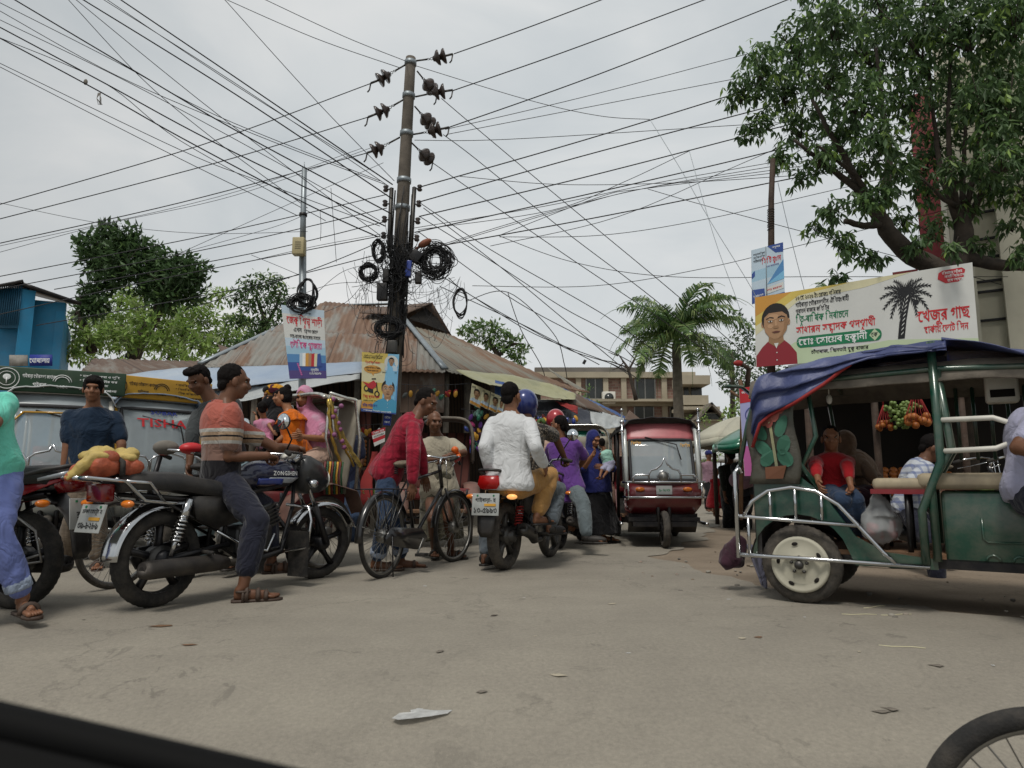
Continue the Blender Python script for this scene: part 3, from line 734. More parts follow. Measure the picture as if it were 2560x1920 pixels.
def person(label, d, pel, neck, head, yaw, H=1.7, arms=None, legs=None, face=None, toes=None, skin='skin', hair='hair', top=None, low=None, shoes=None,
           girth=1.0, belly=1.0, vox=.009, pelyaw=None, hands=('curl', 'curl'), hairkind='short', headdress=None, mask=None, cat='person', shw=1.0, eyes=True, moustache=False, hs=1.0):
    """joints are given as photo pixels plus a depth (pel, neck, head) or a bend direction (limbs: -1 towards the camera, 1 away); bone lengths are fixed"""
    s = H / 1.7
    f = Fig(); Pl = P(*pel, d); N = P(neck[0], neck[1], d + neck[2]); Hd = P(head[0], head[1], d + head[2])
    def axes(y): y = R(y); return V((math.cos(y), math.sin(y), 0)), V((math.sin(y), -math.cos(y), 0))
    fw, rt = axes(yaw); pf, pr = axes(yaw if pelyaw is None else pelyaw)
    up = (N - Pl).normalized(); fw = (fw - up * fw.dot(up)).normalized(); rt = fw.cross(up).normalized()
    pf = (pf - up * pf.dot(up)).normalized(); pr = pf.cross(up).normalized()
    tl = (N - Pl).length
    root = empty('person', (Pl.x, Pl.y, 0), label, cat); L0 = V((Pl.x, Pl.y, 0))
    f.root, f.N, f.Pl, f.H, f.fw, f.rt, f.up, f.s = root, N, Pl, Hd, fw, rt, up, s
    sh = [N - up * .085 * s + rt * (sg * .168 * s * shw * girth ** .5) for sg in (-1, 1)]
    hp = [Pl + pr * (sg * .088 * s) - up * .03 for sg in (-1, 1)]
    A = []; Lg = []
    for i in (0, 1):
        a = (arms or (None, None))[i]
        if a is None: A.append(None); continue
        e = solve(sh[i], a[0], a[1], .29 * s, a[2]); w = solve(e, a[3], a[4], .255 * s, a[5]); A.append((sh[i], e, w))
    for i in (0, 1):
        l = (legs or (None, None))[i]
        if l is None: Lg.append(None); continue
        k = solve(hp[i], l[0], l[1], .42 * s, l[2]); an = solve(k, l[3], l[4], .40 * s, l[5]); Lg.append((hp[i], k, an))
    f.A, f.L, f.sh, f.hp = A, Lg, sh, hp
    rv = lambda t: (pf if t < .3 else fw, pr if t < .3 else rt)
    def torso(mb, m, t0, t1, k=1.0, flare=0):
        rings = []
        ts = [t0] + [q[0] for q in TORSO if t0 < q[0] < t1] + [t1]
        for t in ts:
            q = TORSO
            if t <= q[0][0]: w, dd = q[0][1], q[0][2]
            else:
                for a, b in zip(q, q[1:]):
                    if a[0] <= t <= b[0]: u = (t - a[0]) / (b[0] - a[0]); w, dd = lerp(a[1], b[1], u), lerp(a[2], b[2], u); break
                else: w, dd = q[-1][1], q[-1][2]
            dd *= belly if t < .65 else 1
            w *= shw if t > .6 else 1
            fl = 1 + flare * max(0, (.35 - t))
            a_, b_ = rv(t)
            c = Pl.lerp(N, t) + a_ * ((belly - 1) * .06 if 0 < t < .65 else 0)
            rings.append(ringpts(c, b_, a_, (w * girth * s + m) * k * fl, (dd * girth * s + m) * k * fl))
        mb.loft(rings)
    def limb(mb, a, r):
        pts = []; rr = []
        for j in range(len(a) - 1):
            for q in range(4 if j < len(a) - 2 else 5):
                t = q / 4
                pts.append(a[j].lerp(a[j + 1], t))
                bul = math.sin(t * PI) * (.08 if j else .06) * r[j]
                rr.append(lerp(r[j], r[j + 1], t) + bul)
        mb.tube(pts, rr, 12)
        for p, q in zip(a, r): mb.ell(p, q * .99, n=12, m=8)
    body = MB(); extra = MB()
    torso(body, -.012, -.16, 1.02)
    # head
    fy, fp = face if face else (yaw, 0)
    ff, fr = axes(fy); ff = (ff * math.cos(R(fp)) + V((0, 0, 1)) * math.sin(R(fp)))
    fu = fr.cross(ff).normalized()
    q = Matrix((fr, ff, fu)).transposed(); k = s * hs if H > 1.3 else s * hs * lerp(1.35, 1.0, max(0, (H - .6) / .7))
    f.q, f.k, f.ff, f.fr, f.fu = q, k, ff, fr, fu
    body.ell(Hd + q @ V((0, -.012, .022)) * k, V((.077, .096, .098)) * k, q, 20, 14)
    body.ell(Hd + q @ V((0, .022, -.05)) * k, V((.062, .072, .074)) * k, q, 18, 12)
    body.ell(Hd + q @ V((0, .052, -.098)) * k, V((.03, .028, .024)) * k, q)
    body.ell(Hd + q @ V((0, .084, .026)) * k, V((.056, .022, .014)) * k, q)
    for sg in (-1, 1):
        body.ell(Hd + q @ V((sg * .04, .066, -.032)) * k, V((.026, .026, .026)) * k, q)
        extra.ell(Hd + q @ V((sg * .079, -.005, -.012)) * k, V((.012, .022, .034)) * k, q)
    body.tube([Hd + q @ V((0, .088, .012)) * k, Hd + q @ V((0, .108, -.03)) * k], [.010 * k, .019 * k], 8)
    body.ell(Hd + q @ V((0, .104, -.034)) * k, V((.024, .02, .014)) * k, q); body.ell(Hd + q @ V((0, .09, -.066)) * k, V((.026, .014, .014)) * k, q)
    extra.ell(Hd + q @ V((0, .1, -.036)) * k, V((.02, .017, .011)) * k, q)
    body.tube([N - up * .06 * s, Hd - fu * .03 * k - ff * .012], [.066 * s, .056 * k], 14)
    for i in (0, 1): body.tube([Hd.lerp(N, .75), N.lerp(sh[i], .5) - up * .015 * s, sh[i]], [.045 * s, .045 * s, .045 * s], 10)
    aw = (.05 * s * girth ** .7, .04 * s * girth ** .5, .028 * s)
    for i in (0, 1):
        if A[i]: 
            limb(body, A[i], aw)
            hand(body, extra, A[i], hands[i], s, i, fw)
        if Lg[i]:
            limb(body, Lg[i], (.078 * s * girth, .052 * s, .036 * s))
            tv, tr = axes((toes or (yaw, yaw))[i])
            an = Lg[i][2]; fz = an - V((0, 0, .065 * s))
            body.tube([an, fz + V((0, 0, .03)) - tv * .03 * s], [.036 * s, .032 * s], 10)
            body.tube([fz - tv * .055 * s + V((0, 0, .01)), fz + tv * .02 * s + V((0, 0, .012)), fz + tv * .1 * s, fz + tv * .16 * s - V((0, 0, .004))], [.03 * s, .037 * s, .041 * s, .036 * s], 12, flat=.62, up=tr)
            for j in range(5):
                o = tr * ((j - 2) * .0165 * s) * (1 if True else 0)
                side = 1 if i == 0 else -1
                ln = (.225, .222, .213, .203, .19)[j] * s
                o = tr * (side * (.032 - j * .0165) * s)
                extra.tube([fz + tv * .15 * s + o, fz + tv * ln + o - V((0, 0, .006)), fz + tv * (ln + .004 * s) + o - V((0, 0, .012))], [.0105 * s, .0105 * s, .006 * s] if j else [.014 * s, .014 * s, .008 * s], 7)
    remesh(body, 'body', skin, root, vox, 2, loc=L0, extra=extra)
    def prt(mb, name): return mb.build(name, root, None) if False else _loc(mb, name, root, L0)
    f.prt = prt
    if eyes and not (headdress == 'helmet'):
        for sg in (-1, 1):
            m = MB('eye_white'); c = Hd + q @ V((sg * .032, .0765, .004)) * k; c = c - q @ V((0, .004, 0)) * k; m.ell(c, V((.0125, .0085, .0062)) * k, q, 10, 6)
            m.use('eye_dark'); m.ell(c + q @ V((0, .005, 0)) * k, V((.0082, .006, .0072)) * k, q, 8, 6)
            m.use(hair if hair != 'hair_grey' else 'hair'); m.tube([c + q @ V((-sg * .015, .008, .017)) * k, c + q @ V((0, .0115, .022)) * k, c + q @ V((sg * .02, .002, .018)) * k], [.0045 * k, .0065 * k, .004 * k], 6); m.tube([c + q @ V((-.013, .004, .008)) * k, c + q @ V((0, .009, .0105)) * k, c + q @ V((.013, .004, .008)) * k], .003 * k, 5)
            prt(m, 'eye')
        if not mask:
            m = MB('lip'); m.tube([Hd + q @ V((x * .024, .094 - .012 * x * x, -.064)) * k for x in (-1, -.5, 0, .5, 1)], [.003 * k, .006 * k, .0065 * k, .006 * k, .003 * k], 6); prt(m, 'mouth')
        if moustache:
            m = MB('hair'); m.tube([Hd + q @ V((x * .03, .098 - .014 * x * x, -.051 - .004 * abs(x))) * k for x in (-1, -.5, 0, .5, 1)], [.003 * k, .007 * k, .006 * k, .007 * k, .003 * k], 6); prt(m, 'moustache')
    if hairkind and headdress not in ('hijab', 'niqab', 'helmet'):
        m = MB()
        if hairkind != 'fringe':
            m.ell(Hd + q @ V((0, -.026, .036)) * k, V((.0795, .096, .094)) * k, q, 18, 12)
        else:
            m.ell(Hd + q @ V((0, -.02, .034)) * k, V((.087, .102, .1)) * k, q, 18, 12); m.ell(Hd + q @ V((0, .056, .07)) * k, V((.066, .035, .03)) * k, q)
        m.ell(Hd + q @ V((0, -.075, -.03)) * k, V((.062, .035, .05)) * k, q)
        if hairkind == 'quiff':
            m.ell(Hd + q @ V((.01, .055, .098)) * k, V((.066, .05, .035)) * k, q)
            for j in range(14): m.ell(Hd + q @ V((random.uniform(-.06, .06), random.uniform(.0, .09), .1 + random.uniform(-.01, .025))) * k, .017 * k, None, 8, 6)
        if hairkind == 'side': m.ell(Hd + q @ V((.02, .06, .085)) * k, V((.058, .035, .03)) * k, q)
        if hairkind == 'bob':
            m.ell(Hd + q @ V((0, -.045, -.02)) * k, V((.09, .075, .085)) * k, q); m.ell(Hd + q @ V((0, .055, .06)) * k, V((.06, .036, .035)) * k, q)
        if hairkind == 'bun':
            m.ell(Hd + q @ V((0, -.045, -.02)) * k, V((.09, .075, .085)) * k, q); m.ell(Hd + q @ V((0, .06, .05)) * k, V((.058, .036, .035)) * k, q); m.ell(Hd + q @ V((0, -.06, .12)) * k, .045 * k)
        if hairkind == 'bald': 
            m = MB(); m.torus(Hd + q @ V((0, -.03, -.005)) * k, q @ V((0, -.25, 1)), .077 * k, .022 * k, 26, 8, a0=0, a1=2 * PI)
            kq = q.inverted(); keep = lambda co, kq=kq: (kq @ (co - Hd)).y < .012 * k
            remesh(m, 'hair', hair, root, .007, 2, .006, 30, loc=L0, keep=keep)
        else:
            if hairkind == 'pony':
                m.ell(Hd + q @ V((0, -.1, .01)) * k, V((.035, .035, .04)) * k, q); m.tube([Hd + q @ V((0, -.11, .0)) * k, Hd + q @ V((.03, -.14, -.08)) * k, Hd + q @ V((.05, -.12, -.2)) * k, Hd + q @ V((.06, -.1, -.33)) * k], [.03, .042, .045, .02], 10)
            remesh(m, 'hair', hair, root, .007, 2, .006, 34, loc=L0)
    # clothes
    f.torso, f.limb, f.axes = torso, limb, axes
    if low:
        m = MB(); kind, mat = low[0], low[1]
        if kind in ('trousers', 'shorts'):
            cuff = low[2] if len(low) > 2 else .93; wd = low[3] if len(low) > 3 else 1.0
            torso(m, .012, -.16, .2)
            for i in (0, 1):
                if Lg[i]:
                    h_, k_, a_ = Lg[i]; ce = k_.lerp(a_, cuff)
                    limb(m, (h_, k_, ce), (.096 * s * girth * wd, .074 * s * wd, .06 * s * wd))
            remesh(m, 'trousers', mat, root, vox * 1.3, 4, .013 * s, 9, loc=L0, seed=len(label))
            if len(low) > 4:
                for i in (0, 1):
                    if Lg[i]:
                        h_, k_, a_ = Lg[i]; c0, c1 = k_.lerp(a_, cuff - .13), k_.lerp(a_, cuff + .02); mm = MB(); mm.tube([c0, c1], .07 * s * wd, 14); o = remesh(mm, 'cuff', low[4], root, .01, 3, .006, 14, loc=L0)
        elif kind == 'skirt':
            hem = low[2]; rw = low[3]
            bot = [P(*h) for h in hem]          # centre of the hem (px,py,d)
            c1 = bot[0]; rings = []
            for t in (-.15, 0, .2, .45, .7, 1):
                c = (Pl + up * .1).lerp(c1, max(t, 0)) + (up * .08 if t < 0 else V()); w = lerp(.16 * girth * s, rw, max(0, t) ** .8)
                rings.append(ringpts(c, pr, pf, w + .012, w * .8 + .012))
            m.loft(rings); remesh(m, 'skirt', mat, root, vox * 1.3, 4, .03 * s, 6.5, loc=L0)
    if top:
        m = MB(); mat = top['mat']; hem = top.get('hem', -.12); mg = top.get('loose', .014)
        torso(m, mg, hem, 1.0, 1, top.get('flare', 0))
        m.tube([N - up * .05 * s, N + up * .012 * s + (Hd - N) * .06], [.075 * s, .063 * s], 14)
        sl = top.get('sleeve', .45)
        for i in (0, 1):
            if A[i] and sl > 0:
                a_, e_, w_ = A[i]
                if sl <= .5:
                    ce = a_.lerp(e_, sl * 2); limb(m, (a_, a_.lerp(ce, .5), ce), (.067 * s * girth ** .5, .066 * s, .064 * s))
                else:
                    ce = e_.lerp(w_, (sl - .5) * 2); limb(m, (a_, e_, ce), (.066 * s * girth ** .5, .056 * s, .043 * s))
            elif A[i]: m.ell(A[i][0], .058 * s)
        for c_, r_ in top.get('add', ()): m.ell(c_, r_)
        for i in (0, 1): m.tube([N - up * .035 * s, N.lerp(sh[i], .55) - up * .02 * s, sh[i]], [.062 * s, .06 * s, .062 * s], 10)
        remesh(m, top.get('name', 'shirt'), mat, root, vox * 1.25, 6, top.get('fold', .015) * s, top.get('ff', 5.2), loc=L0, seed=len(label) + 3)
        if top.get('collar'):
            m = MB(top['collar'])
            c = N + up * .015 * s
            for sg in (-1, 1):
                pts = [c + rt * (sg * .066 * s * math.sin(t)) + fw * (.066 * s * math.cos(t)) - up * (.03 * s * (1 + math.cos(t)) / 2) + up * .012 for t in [x * PI / 7 + .15 for x in range(7)]]
                m.grid(lambda u, v, pts=pts, sg=sg: (lambda x: pts[min(int(x), 5)].lerp(pts[min(int(x), 5) + 1], x - min(int(x), 5)))(u * 6) + (rt * sg * .02 + fw * (.012 * (1 - u)) - up * .035) * s * v, 10, 2, .004)
            prt(m, 'collar')
    # head coverings
    if headdress in ('hijab', 'niqab'):
        hm = top['hijab']; m = MB()
        m.ell(Hd + q @ V((0, -.022, .022)) * k, V((.094, .108, .108)) * k, q, 20, 14)
        m.tube([Hd + q @ V((0, -.02, .0)) * k, Hd + q @ V((0, -.005, -.1)) * k, N - up * .03 * s], [.096 * k, .085 * k, .11 * s], 18)
        m.ell(Hd + q @ V((0, .03, -.115)) * k, V((.07, .07, .05)) * k, q)
        if headdress == 'niqab': m.ell(Hd + q @ V((0, .06, -.075)) * k, V((.075, .062, .085)) * k, q); m.ell(Hd + q @ V((0, .05, .07)) * k, V((.07, .06, .04)) * k, q)
        cape = top.get('cape', .45)
        rings = [ringpts(N.lerp(Pl, t) + fw * .01, rt, fw, w * s * shw, dd * s) for t, w, dd in ((-.08, .09, .09), (.04, .17, .12), (.16, .225, .15), (.4, .25, .175), (max(.45, cape * .8), .265, .19), (cape, .275, .2))]
        m.loft(rings)
        kq = q.inverted()
        def keep(co):
            p = (kq @ (co - Hd)) / k
            if headdress == 'niqab': return not (p.y > .03 and .0 < p.z < .034)
            return not (p.y > .02 and (p.x / .06) ** 2 + ((p.z + .012) / .088) ** 2 < 1)
        remesh(m, 'headscarf', hm, root, .009, 4, .011, 7, loc=L0, keep=keep)
    if headdress == 'helmet':
        m = MB(); m.ell(Hd + q @ V((0, -.01, .02)) * k, V((.125, .145, .138)) * k, q, 24, 16); m.ell(Hd + q @ V((0, .03, -.06)) * k, V((.105, .12, .09)) * k, q, 20, 12)
        remesh(m, 'helmet', top['helmet'], root, .012, 5, loc=L0)
        m = MB('black_plastic'); m.ell(Hd + q @ V((0, .04, .0)) * k, V((.115, .118, .055)) * k, q, 20, 10); prt(m, 'visor')
    if headdress == 'cap':
        m = MB(top['cap']); m.ell(Hd + q @ V((0, -.012, .055)) * k, V((.098, .118, .085)) * k, q, 20, 12); m.ell(Hd + q @ V((0, .12, .045)) * k, V((.075, .06, .012)) * k, q); prt(m, 'cap')
    if mask:
        m = MB(mask); m.ell(Hd + q @ V((0, .05, -.062)) * k, V((.066, .062, .052)) * k, q, 16, 10); prt(m, 'face_mask')
    if shoes:
        for i in (0, 1):
            if not Lg[i]: continue
            tv, tr = axes((toes or (yaw, yaw))[i]); an = Lg[i][2]; z = an - V((0, 0, .1 * s))
            m = MB(shoes[1]); c = z + tv * .085 * s
            m.loft([[c + tv * (x * s) + tr * (y * s) + V((0, 0, h)) for x, y in ((-.155, -.02), (-.14, -.036), (0, -.038), (.08, -.047), (.14, -.036), (.165, 0), (.14, .04), (.08, .047), (0, .038), (-.14, .036), (-.155, .02))] for h in (0, .018)])
            if shoes[0] == 'shoe':
                m.ell(z + tv * .1 * s + V((0, 0, .045 * s)), V((.14 * s, .05 * s, .045 * s)), Matrix((tv, tr, V((0, 0, 1)))).transposed()); m.ell(z + tv * .0 + V((0, 0, .06 * s)), V((.06 * s, .046 * s, .055 * s)))
            else:
                for t_, hgt in ((.12, .058),) if shoes[0] == 'flip' else ((.14, .052), (.09, .066), (.02, .08)):
                    m.tube([z + tv * t_ * s + tr * (.047 * s * math.cos(a)) + V((0, 0, .016 + hgt * s * math.sin(a) ** .7)) for a in [x * PI / 8 for x in range(9)]], .007 * s, 6, flat=2.2)
                if shoes[0] == 'strap': m.torus(an - V((0, 0, .03)), (0, 0, 1), .042 * s, .009 * s, 18, 6); m.tube([z + tr * .04 * s, an - V((0, 0, .03)) + tr * .042 * s], .009, 6); m.tube([z - tr * .04 * s, an - V((0, 0, .03)) - tr * .042 * s], .009, 6)
            prt(m, 'sandal' if shoes[0] != 'shoe' else 'shoe')
    return f
def _loc(mb, name, root, L0):
    mb.v = [v - L0 for v in mb.v]; return mb.build(name, root)
def hand(body, extra, arm, mode, s, side, fw):
    a, e, w = arm
    d = (w - e).normalized()
    if isinstance(mode, (tuple, list)): d = (V(mode[1]) - w).normalized(); mode = mode[0]
    x = d.cross(V((0, 0, 1))); x = x.normalized() if x.length > .1 else V((1, 0, 0))
    up = x.cross(d)
    if mode in ('curl', 'down'):         # relaxed hand: palm faces the thigh
        x, up = up, x if side else -x
        if abs(d.z) > .6: x = fw - d * fw.dot(d); x.normalize(); up = d.cross(x) * (1 if side else -1)
    palm = w + d * .045 * s
    q = Matrix((x, d, up)).transposed()
    body.tube([w - d * .02, w + d * .02 * s], [.028 * s, .027 * s], 10)
    body.ell(palm, V((.04, .05, .017)) * s, q)
    kn = w + d * .085 * s
    crl = {'grip': 1.5, 'curl': .55, 'flat': .15, 'down': .6}[mode]
    for j in range(4):
        b = kn + x * ((j - 1.5) * .019 * s) - d * (abs(j - 1.3) * .005); ln = (.03, .034, .032, .025)[j] * s
        pts = [b - d * .015]; ang = 0
        p = b
        for t in range(3):
            ang += crl * (.7 if t == 0 else .75); v = d * math.cos(ang) - up * math.sin(ang)
            pts.append(p); p = p + v * ln * (1.05 if t == 0 else .85 if t == 1 else .7)
        pts.append(p)
        extra.tube(pts, [.0098 * s, .0098 * s, .009 * s, .0085 * s, .007 * s][:len(pts)], 7); extra.ell(p, .007 * s, None, 6, 5)
    sg = 1 if (side == 0) == (mode not in ('curl', 'down')) else -1
    t0 = w + d * .02 * s + x * (sg * .028 * s)
    extra.tube([t0, t0 + (d * .028 + x * (sg * .018) - up * .012) * s, t0 + (d * .055 + x * sg * .016 - up * (.012 + .02 * crl)) * s], [.013 * s, .012 * s, .008 * s], 8)
# ================================================================ vehicles
def mkpaint(n, c, **k): mk(n, c, .28, .1, var=.06, coat=.6, dirt=k.get('dirt', .22)); return n
mkpaint('paint_blue', '223a8c'); mkpaint('paint_navy', '131c3d'); mkpaint('paint_red', 'a01722'); mkpaint('paint_black', '101114'); mkpaint('paint_silver', '9aa0a6')
mkpaint('paint_green', '0f4536', dirt=.7); mkpaint('paint_maroon', '5a0f18'); mkpaint('paint_yellow', 'b98a1c', dirt=.35); mkpaint('paint_greenbright', '1d6f55'); mkpaint('paint_white', 'b9bdba')
mk('cowl_grey', '2b2d2f', .4, .2, dirt=.3, coat=.3)
emit_mat('lamp_red', '8e100e', .12); emit_mat('lamp_amber', 'ffb46a', .5)
def spun(parent, name, c, ax, rr, tr, rim='alloy', tyre='black_rubber', spokes=5, hubw=.11, width=None, knob=True):
    """alloy wheel: rim with cast spokes, tyre as sub-part"""
    w = width or tr * 2
    m = MB(rim); x, y, d = frame_of(V(ax)); c = V(c); ri = rr - tr * 1.55
    m.lathe([(ri - .012, -w * .32), (ri + .012, -w * .36), (ri + .016, -w * .2), (ri - .004, 0), (ri + .016, w * .2), (ri + .012, w * .36), (ri - .012, w * .32), (ri - .02, 0), (ri - .012, -w * .32)], c, ax, 40)
    m.lathe([(.02, -hubw), (.055, -hubw * .9), (.06, 0), (.055, hubw * .9), (.02, hubw)], c, ax, 20)
    if spokes <= 8:
        for k in range(spokes):
            a = 2 * PI * k / spokes + .3; u = x * math.cos(a) + y * math.sin(a)
            m.tube([c + u * .05, c + u * (ri * .55), c + u * ri], [.034, .022, .027], 6, flat=1.3, up=d)
    else:
        m.use('steel_dull')
        for k in range(spokes):
            a = 2 * PI * k / spokes; b = a + (.42 if k % 4 < 2 else -.42); s_ = hubw * .8 * (1 if k % 2 else -1)
            m.tube([c + (x * math.cos(b) + y * math.sin(b)) * .028 + d * s_, c + (x * math.cos(a) + y * math.sin(a)) * ri], .0022, 4, cap=False)
    wo = m.build(name, parent)
    t = MB(tyre); n = 88; k = 10; vs, fs = [], []
    for i in range(n):
        a = 2 * PI * i / n; u = x * math.cos(a) + y * math.sin(a)
        for j in range(k):
            b = 2 * PI * j / k; r_ = rr - tr + math.cos(b) * tr
            if knob and abs(math.cos(b) - 1) < .25: r_ += .002 if (i % 2) else -.002
            vs.append(c + u * r_ + d * (math.sin(b) * w * .5))
    for i in range(n):
        for j in range(k): fs.append((i * k + j, i * k + (j + 1) % k, ((i + 1) % n) * k + (j + 1) % k, ((i + 1) % n) * k + j))
    t.add(vs, fs, True); t.build('tyre', wo)
    return wo
def arcpts(c, r, a0, a1, n, y=0):
    return [V((c[0] + r * math.cos(R(lerp(a0, a1, i / n))), y, c[1] + r * math.sin(R(lerp(a0, a1, i / n))))) for i in range(n + 1)]
def fender(mat, parent, c, r, a0, a1, w, name='mudguard', n=18):
    m = MB(mat)
    def fn(u, v):
        p = arcpts(c, r, a0, a1, n)[int(round(u * n))]; q = (v - .5) * 2
        k = (1 - .16 * q * q)
        return V((c[0] + (p.x - c[0]) * (1 - .1 * q * q), q * w / 2, c[1] + (p.z - c[1]) * (1 - .1 * q * q)))
    m.grid(fn, n, 6, .004); return m.build(name, parent)
def spring(m, a, b, r, turns=8, th=.008):
    a, b = V(a), V(b); x, y, d = frame_of(b - a); n = turns * 8
    m.tube([a.lerp(b, i / n) + x * r * math.cos(i * PI / 4) + y * r * math.sin(i * PI / 4) for i in range(n + 1)], th, 5)
def plate(parent, c, rotm, w, h, lines, strip=False):
    m = MB('plate_white'); m.box((0, 0, 0), (w, .006, h), None, .003)
    fn = lambda u, v: V((-w / 2 + u * w, -.006, -h / 2 + v * h))
    for s, u, v, hh, ww in lines: text(m, s, fn, u, v, hh, 'ink', w=ww)
    if strip: m.use('ink_gold'); m.box((w * .18, -.006, h * -.02), (w * .42, .006, h * .11))
    for sx in (-.3, .3): m.use('ink_green'); m.box((sx * w, -.005, h * .4), (.014, .006, .014))
    m.v = [rotm @ v + V(c) for v in m.v]; return m.build('number_plate', parent)
def motorcycle(label, rear, front, o):
    rear, front = V(rear), V(front); d = front - rear; wbm = d.length; yaw = math.atan2(d.y, d.x)
    root = empty('motorcycle', (rear.x, rear.y, 0), label, 'motorcycle', 'motorcycles waiting in the crossing', yaw)
    k = wbm / 1.28; X = lambda x: x * k
    rr, fr_ = o.get('rr', .305), o.get('fr', .295); sty = o.get('style', 'cruiser')
    zr = rr; wb = X(1.28); st = o.get('steer', 0)
    spun(root, 'wheel', (0, 0, rr), (0, 1, 0), rr, .05, o.get('rim', 'black_metal'), width=.11, tyre=o.get('tyre', 'black_rubber'))
    spun(root, 'wheel', (wb, 0, fr_), (math.sin(-st), math.cos(st), 0), fr_, .042, o.get('rim', 'black_metal'), width=.085, tyre=o.get('tyre', 'black_rubber'))
    b = MB('grey_metal'); b.lathe([(.0, -.06), (.085, -.055), (.085, .03), (.0, .035)], (0, 0, rr), (0, 1, 0), 20); b.build('drum_brake', root)
    m = MB('black_metal')                        # frame
    for s in (-1, 1):
        y = s * .075
        m.tube([(X(1.02), 0, .86), (X(.9), y, .78), (X(.5), y, .7), (X(.1), y * 1.1, .68), (X(-.22), y * 1.1, .72)], .016, 7)
        m.tube([(X(1.02), 0, .84), (X(.95), y, .6), (X(.86), y, .3), (X(.5), y, .26), (X(.38), y, .34), (X(.42), y, .68)], .016, 7)
        m.tube([(X(.42), s * .09, .36), (0, s * .1, rr)], .02, 7)
        m.tube([(X(.44), s * .085, .4), (X(-.02), y * 1.2, .66)], .011, 6)
    m.build('frame', root)
    m = MB('cowl_grey'); m.box((X(.62), 0, .38), (.34, .22, .22), None, .04); m.box((X(.74), 0, .53), (.15, .15, .2), Matrix.Rotation(R(-18), 3, 'Y'), .02); m.use('steel_dull')
    for s in (-1, 1): m.lathe([(.0, 0), (.085, .0), (.08, .03), (.0, .035)], (X(.56), s * .11, .38), (0, s, 0), 18)
    m.use('grey_metal')
    for q in range(6): m.box((X(.76) + q * -.006, 0, .47 + q * .028), (.19, .19, .008), Matrix.Rotation(R(-18), 3, 'Y'))
    m.use('black_metal'); m.tube([(X(.83), -.03, .55), (X(.93), -.06, .42), (X(.84), -.1, .27), (X(.6), -.125, .235)], .02, 8); m.build('engine', root)
    m = MB(o.get('exh', 'exhaust_iron')); z1 = o.get('exz', .26); x2 = o.get('ex2', -.2)
    m.tube([(X(.62), -.13, .235), (X(.42), -.15, .24), (X(.33), -.16, .245)], [.024, .026, .03], 10)
    m.tube([(X(.36), -.16, .245), (X(.28), -.165, z1 * .5 + .125), (X(x2 + .04), -.18, z1 + (.0)), (X(x2), -.18, z1 + .003), (X(x2), -.18, z1 + .003)], [.04, .056, .058, .05, .028], 14); m.use('dark_void'); m.lathe([(.024, 0), (.0, .001)], (X(x2) - .002, -.18, z1 + .003), (-1, 0, 0), 12); m.build('exhaust', root)
    seat = MB('seat_black'); sz = o.get('sz', .79)
    prof = [(-.30, sz + .02, .1), (-.22, sz + .035, .125), (.05, sz + .03, .13), (.2, sz - .0, .135), (.38, sz - .025, .125), (.55, sz - .0, .09), (.6, sz + .02, .06)]
    seat.loft([[V((X(x), w * a, z + h)) for a, h in ((-1, -.09), (-1.02, -.03), (-.85, .01), (-.4, .025), (0, .03), (.4, .025), (.85, .01), (1.02, -.03), (1, -.09))] for x, z, w in prof]); seat.build('seat', root)
    tank = MB()
    for x, z, rx, ry, rz in ((.74, .86, .2, .13, .1), (.86, .87, .13, .135, .1), (.6, .82, .13, .1, .08), (.93, .85, .09, .11, .075)): tank.ell((X(x), 0, z), (rx * k, ry, rz), None, 20, 14)
    tk = remesh(tank, 'fuel_tank', o['tank'], root, .012, 6)
    if 'logo' in o:
        for s in (-1,):
            dm = MB(o.get('stripe', 'paint_silver'))
            fy = lambda x, z: -.145 + .35 * max(0, x - X(.82)) ** 1.0 * .3 + .6 * (z - .86) ** 2 * 4 + (0 if x > X(.66) else (X(.66) - x) * .28)
            fn = lambda u, v: V((X(.56) + u * X(.4), fy(X(.56) + u * X(.4), .76 + v * .2) , .765 + v * .17))
            dm.grid(lambda u, v: fn(.16 + u * .66 + v * .16, .12 + v * .25), 8, 3, .004); dm.use(o.get('stripe2', 'paint_blue')); dm.grid(lambda u, v: fn(.1 + u * .5, .06 + v * .26) + V((0, -.004, 0)), 8, 3, .003)
            text(dm, o['logo'], lambda u, v: fn(u, v) + V((0, -.008, 0)), .36, .47, .27, 'ink_white', w=.56, slant=.0)
            dm.build('decal', tk)
    m = MB('chrome'); m.lathe([(.035, 0), (.035, .012), (.0, .016)], (X(.74), 0, .962), (0, 0, 1), 16); m.build('fuel_cap', tk)
    m = MB(o.get('side', 'black_plastic'))
    for s in (-1, 1): m.loft([[V((X(x), s * (.1 + dy), z)) for x, z in ((.12, .7), (.46, .7), (.5, .52), (.3, .48), (.16, .55))] for dy in (0, .022)])
    m.build('side_panel', root)
    # tail
    if sty == 'cruiser':
        fender('chrome', root, (0, rr), rr + .055, 62, 178, .17)
        m = MB('red_lens'); m.box((X(-.36), 0, .73), (.08, .17, .11), None, .015); m.build('tail_light', root)
        m = MB('chrome')
        for s in (-1, 1):
            y = s * .13
            m.tube([(X(.06), y, .66), (X(-.02), y, .66), (X(-.18), y, .68), (X(-.3), y, .80), (X(-.5), y, .82), (X(-.52), y * .6, .82)], .011, 7); m.tube([(X(-.06), y, .67), (X(-.16), y, .79), (X(-.3), y, .80)], .011, 7)
        m.tube([(X(-.52), -.08, .82), (X(-.52), .08, .82)], .011, 7)
        for q in (-.34, -.42): m.tube([(X(q), -.13, .815), (X(q), .13, .815)], .007, 6)
        m.build('rear_rack', root)
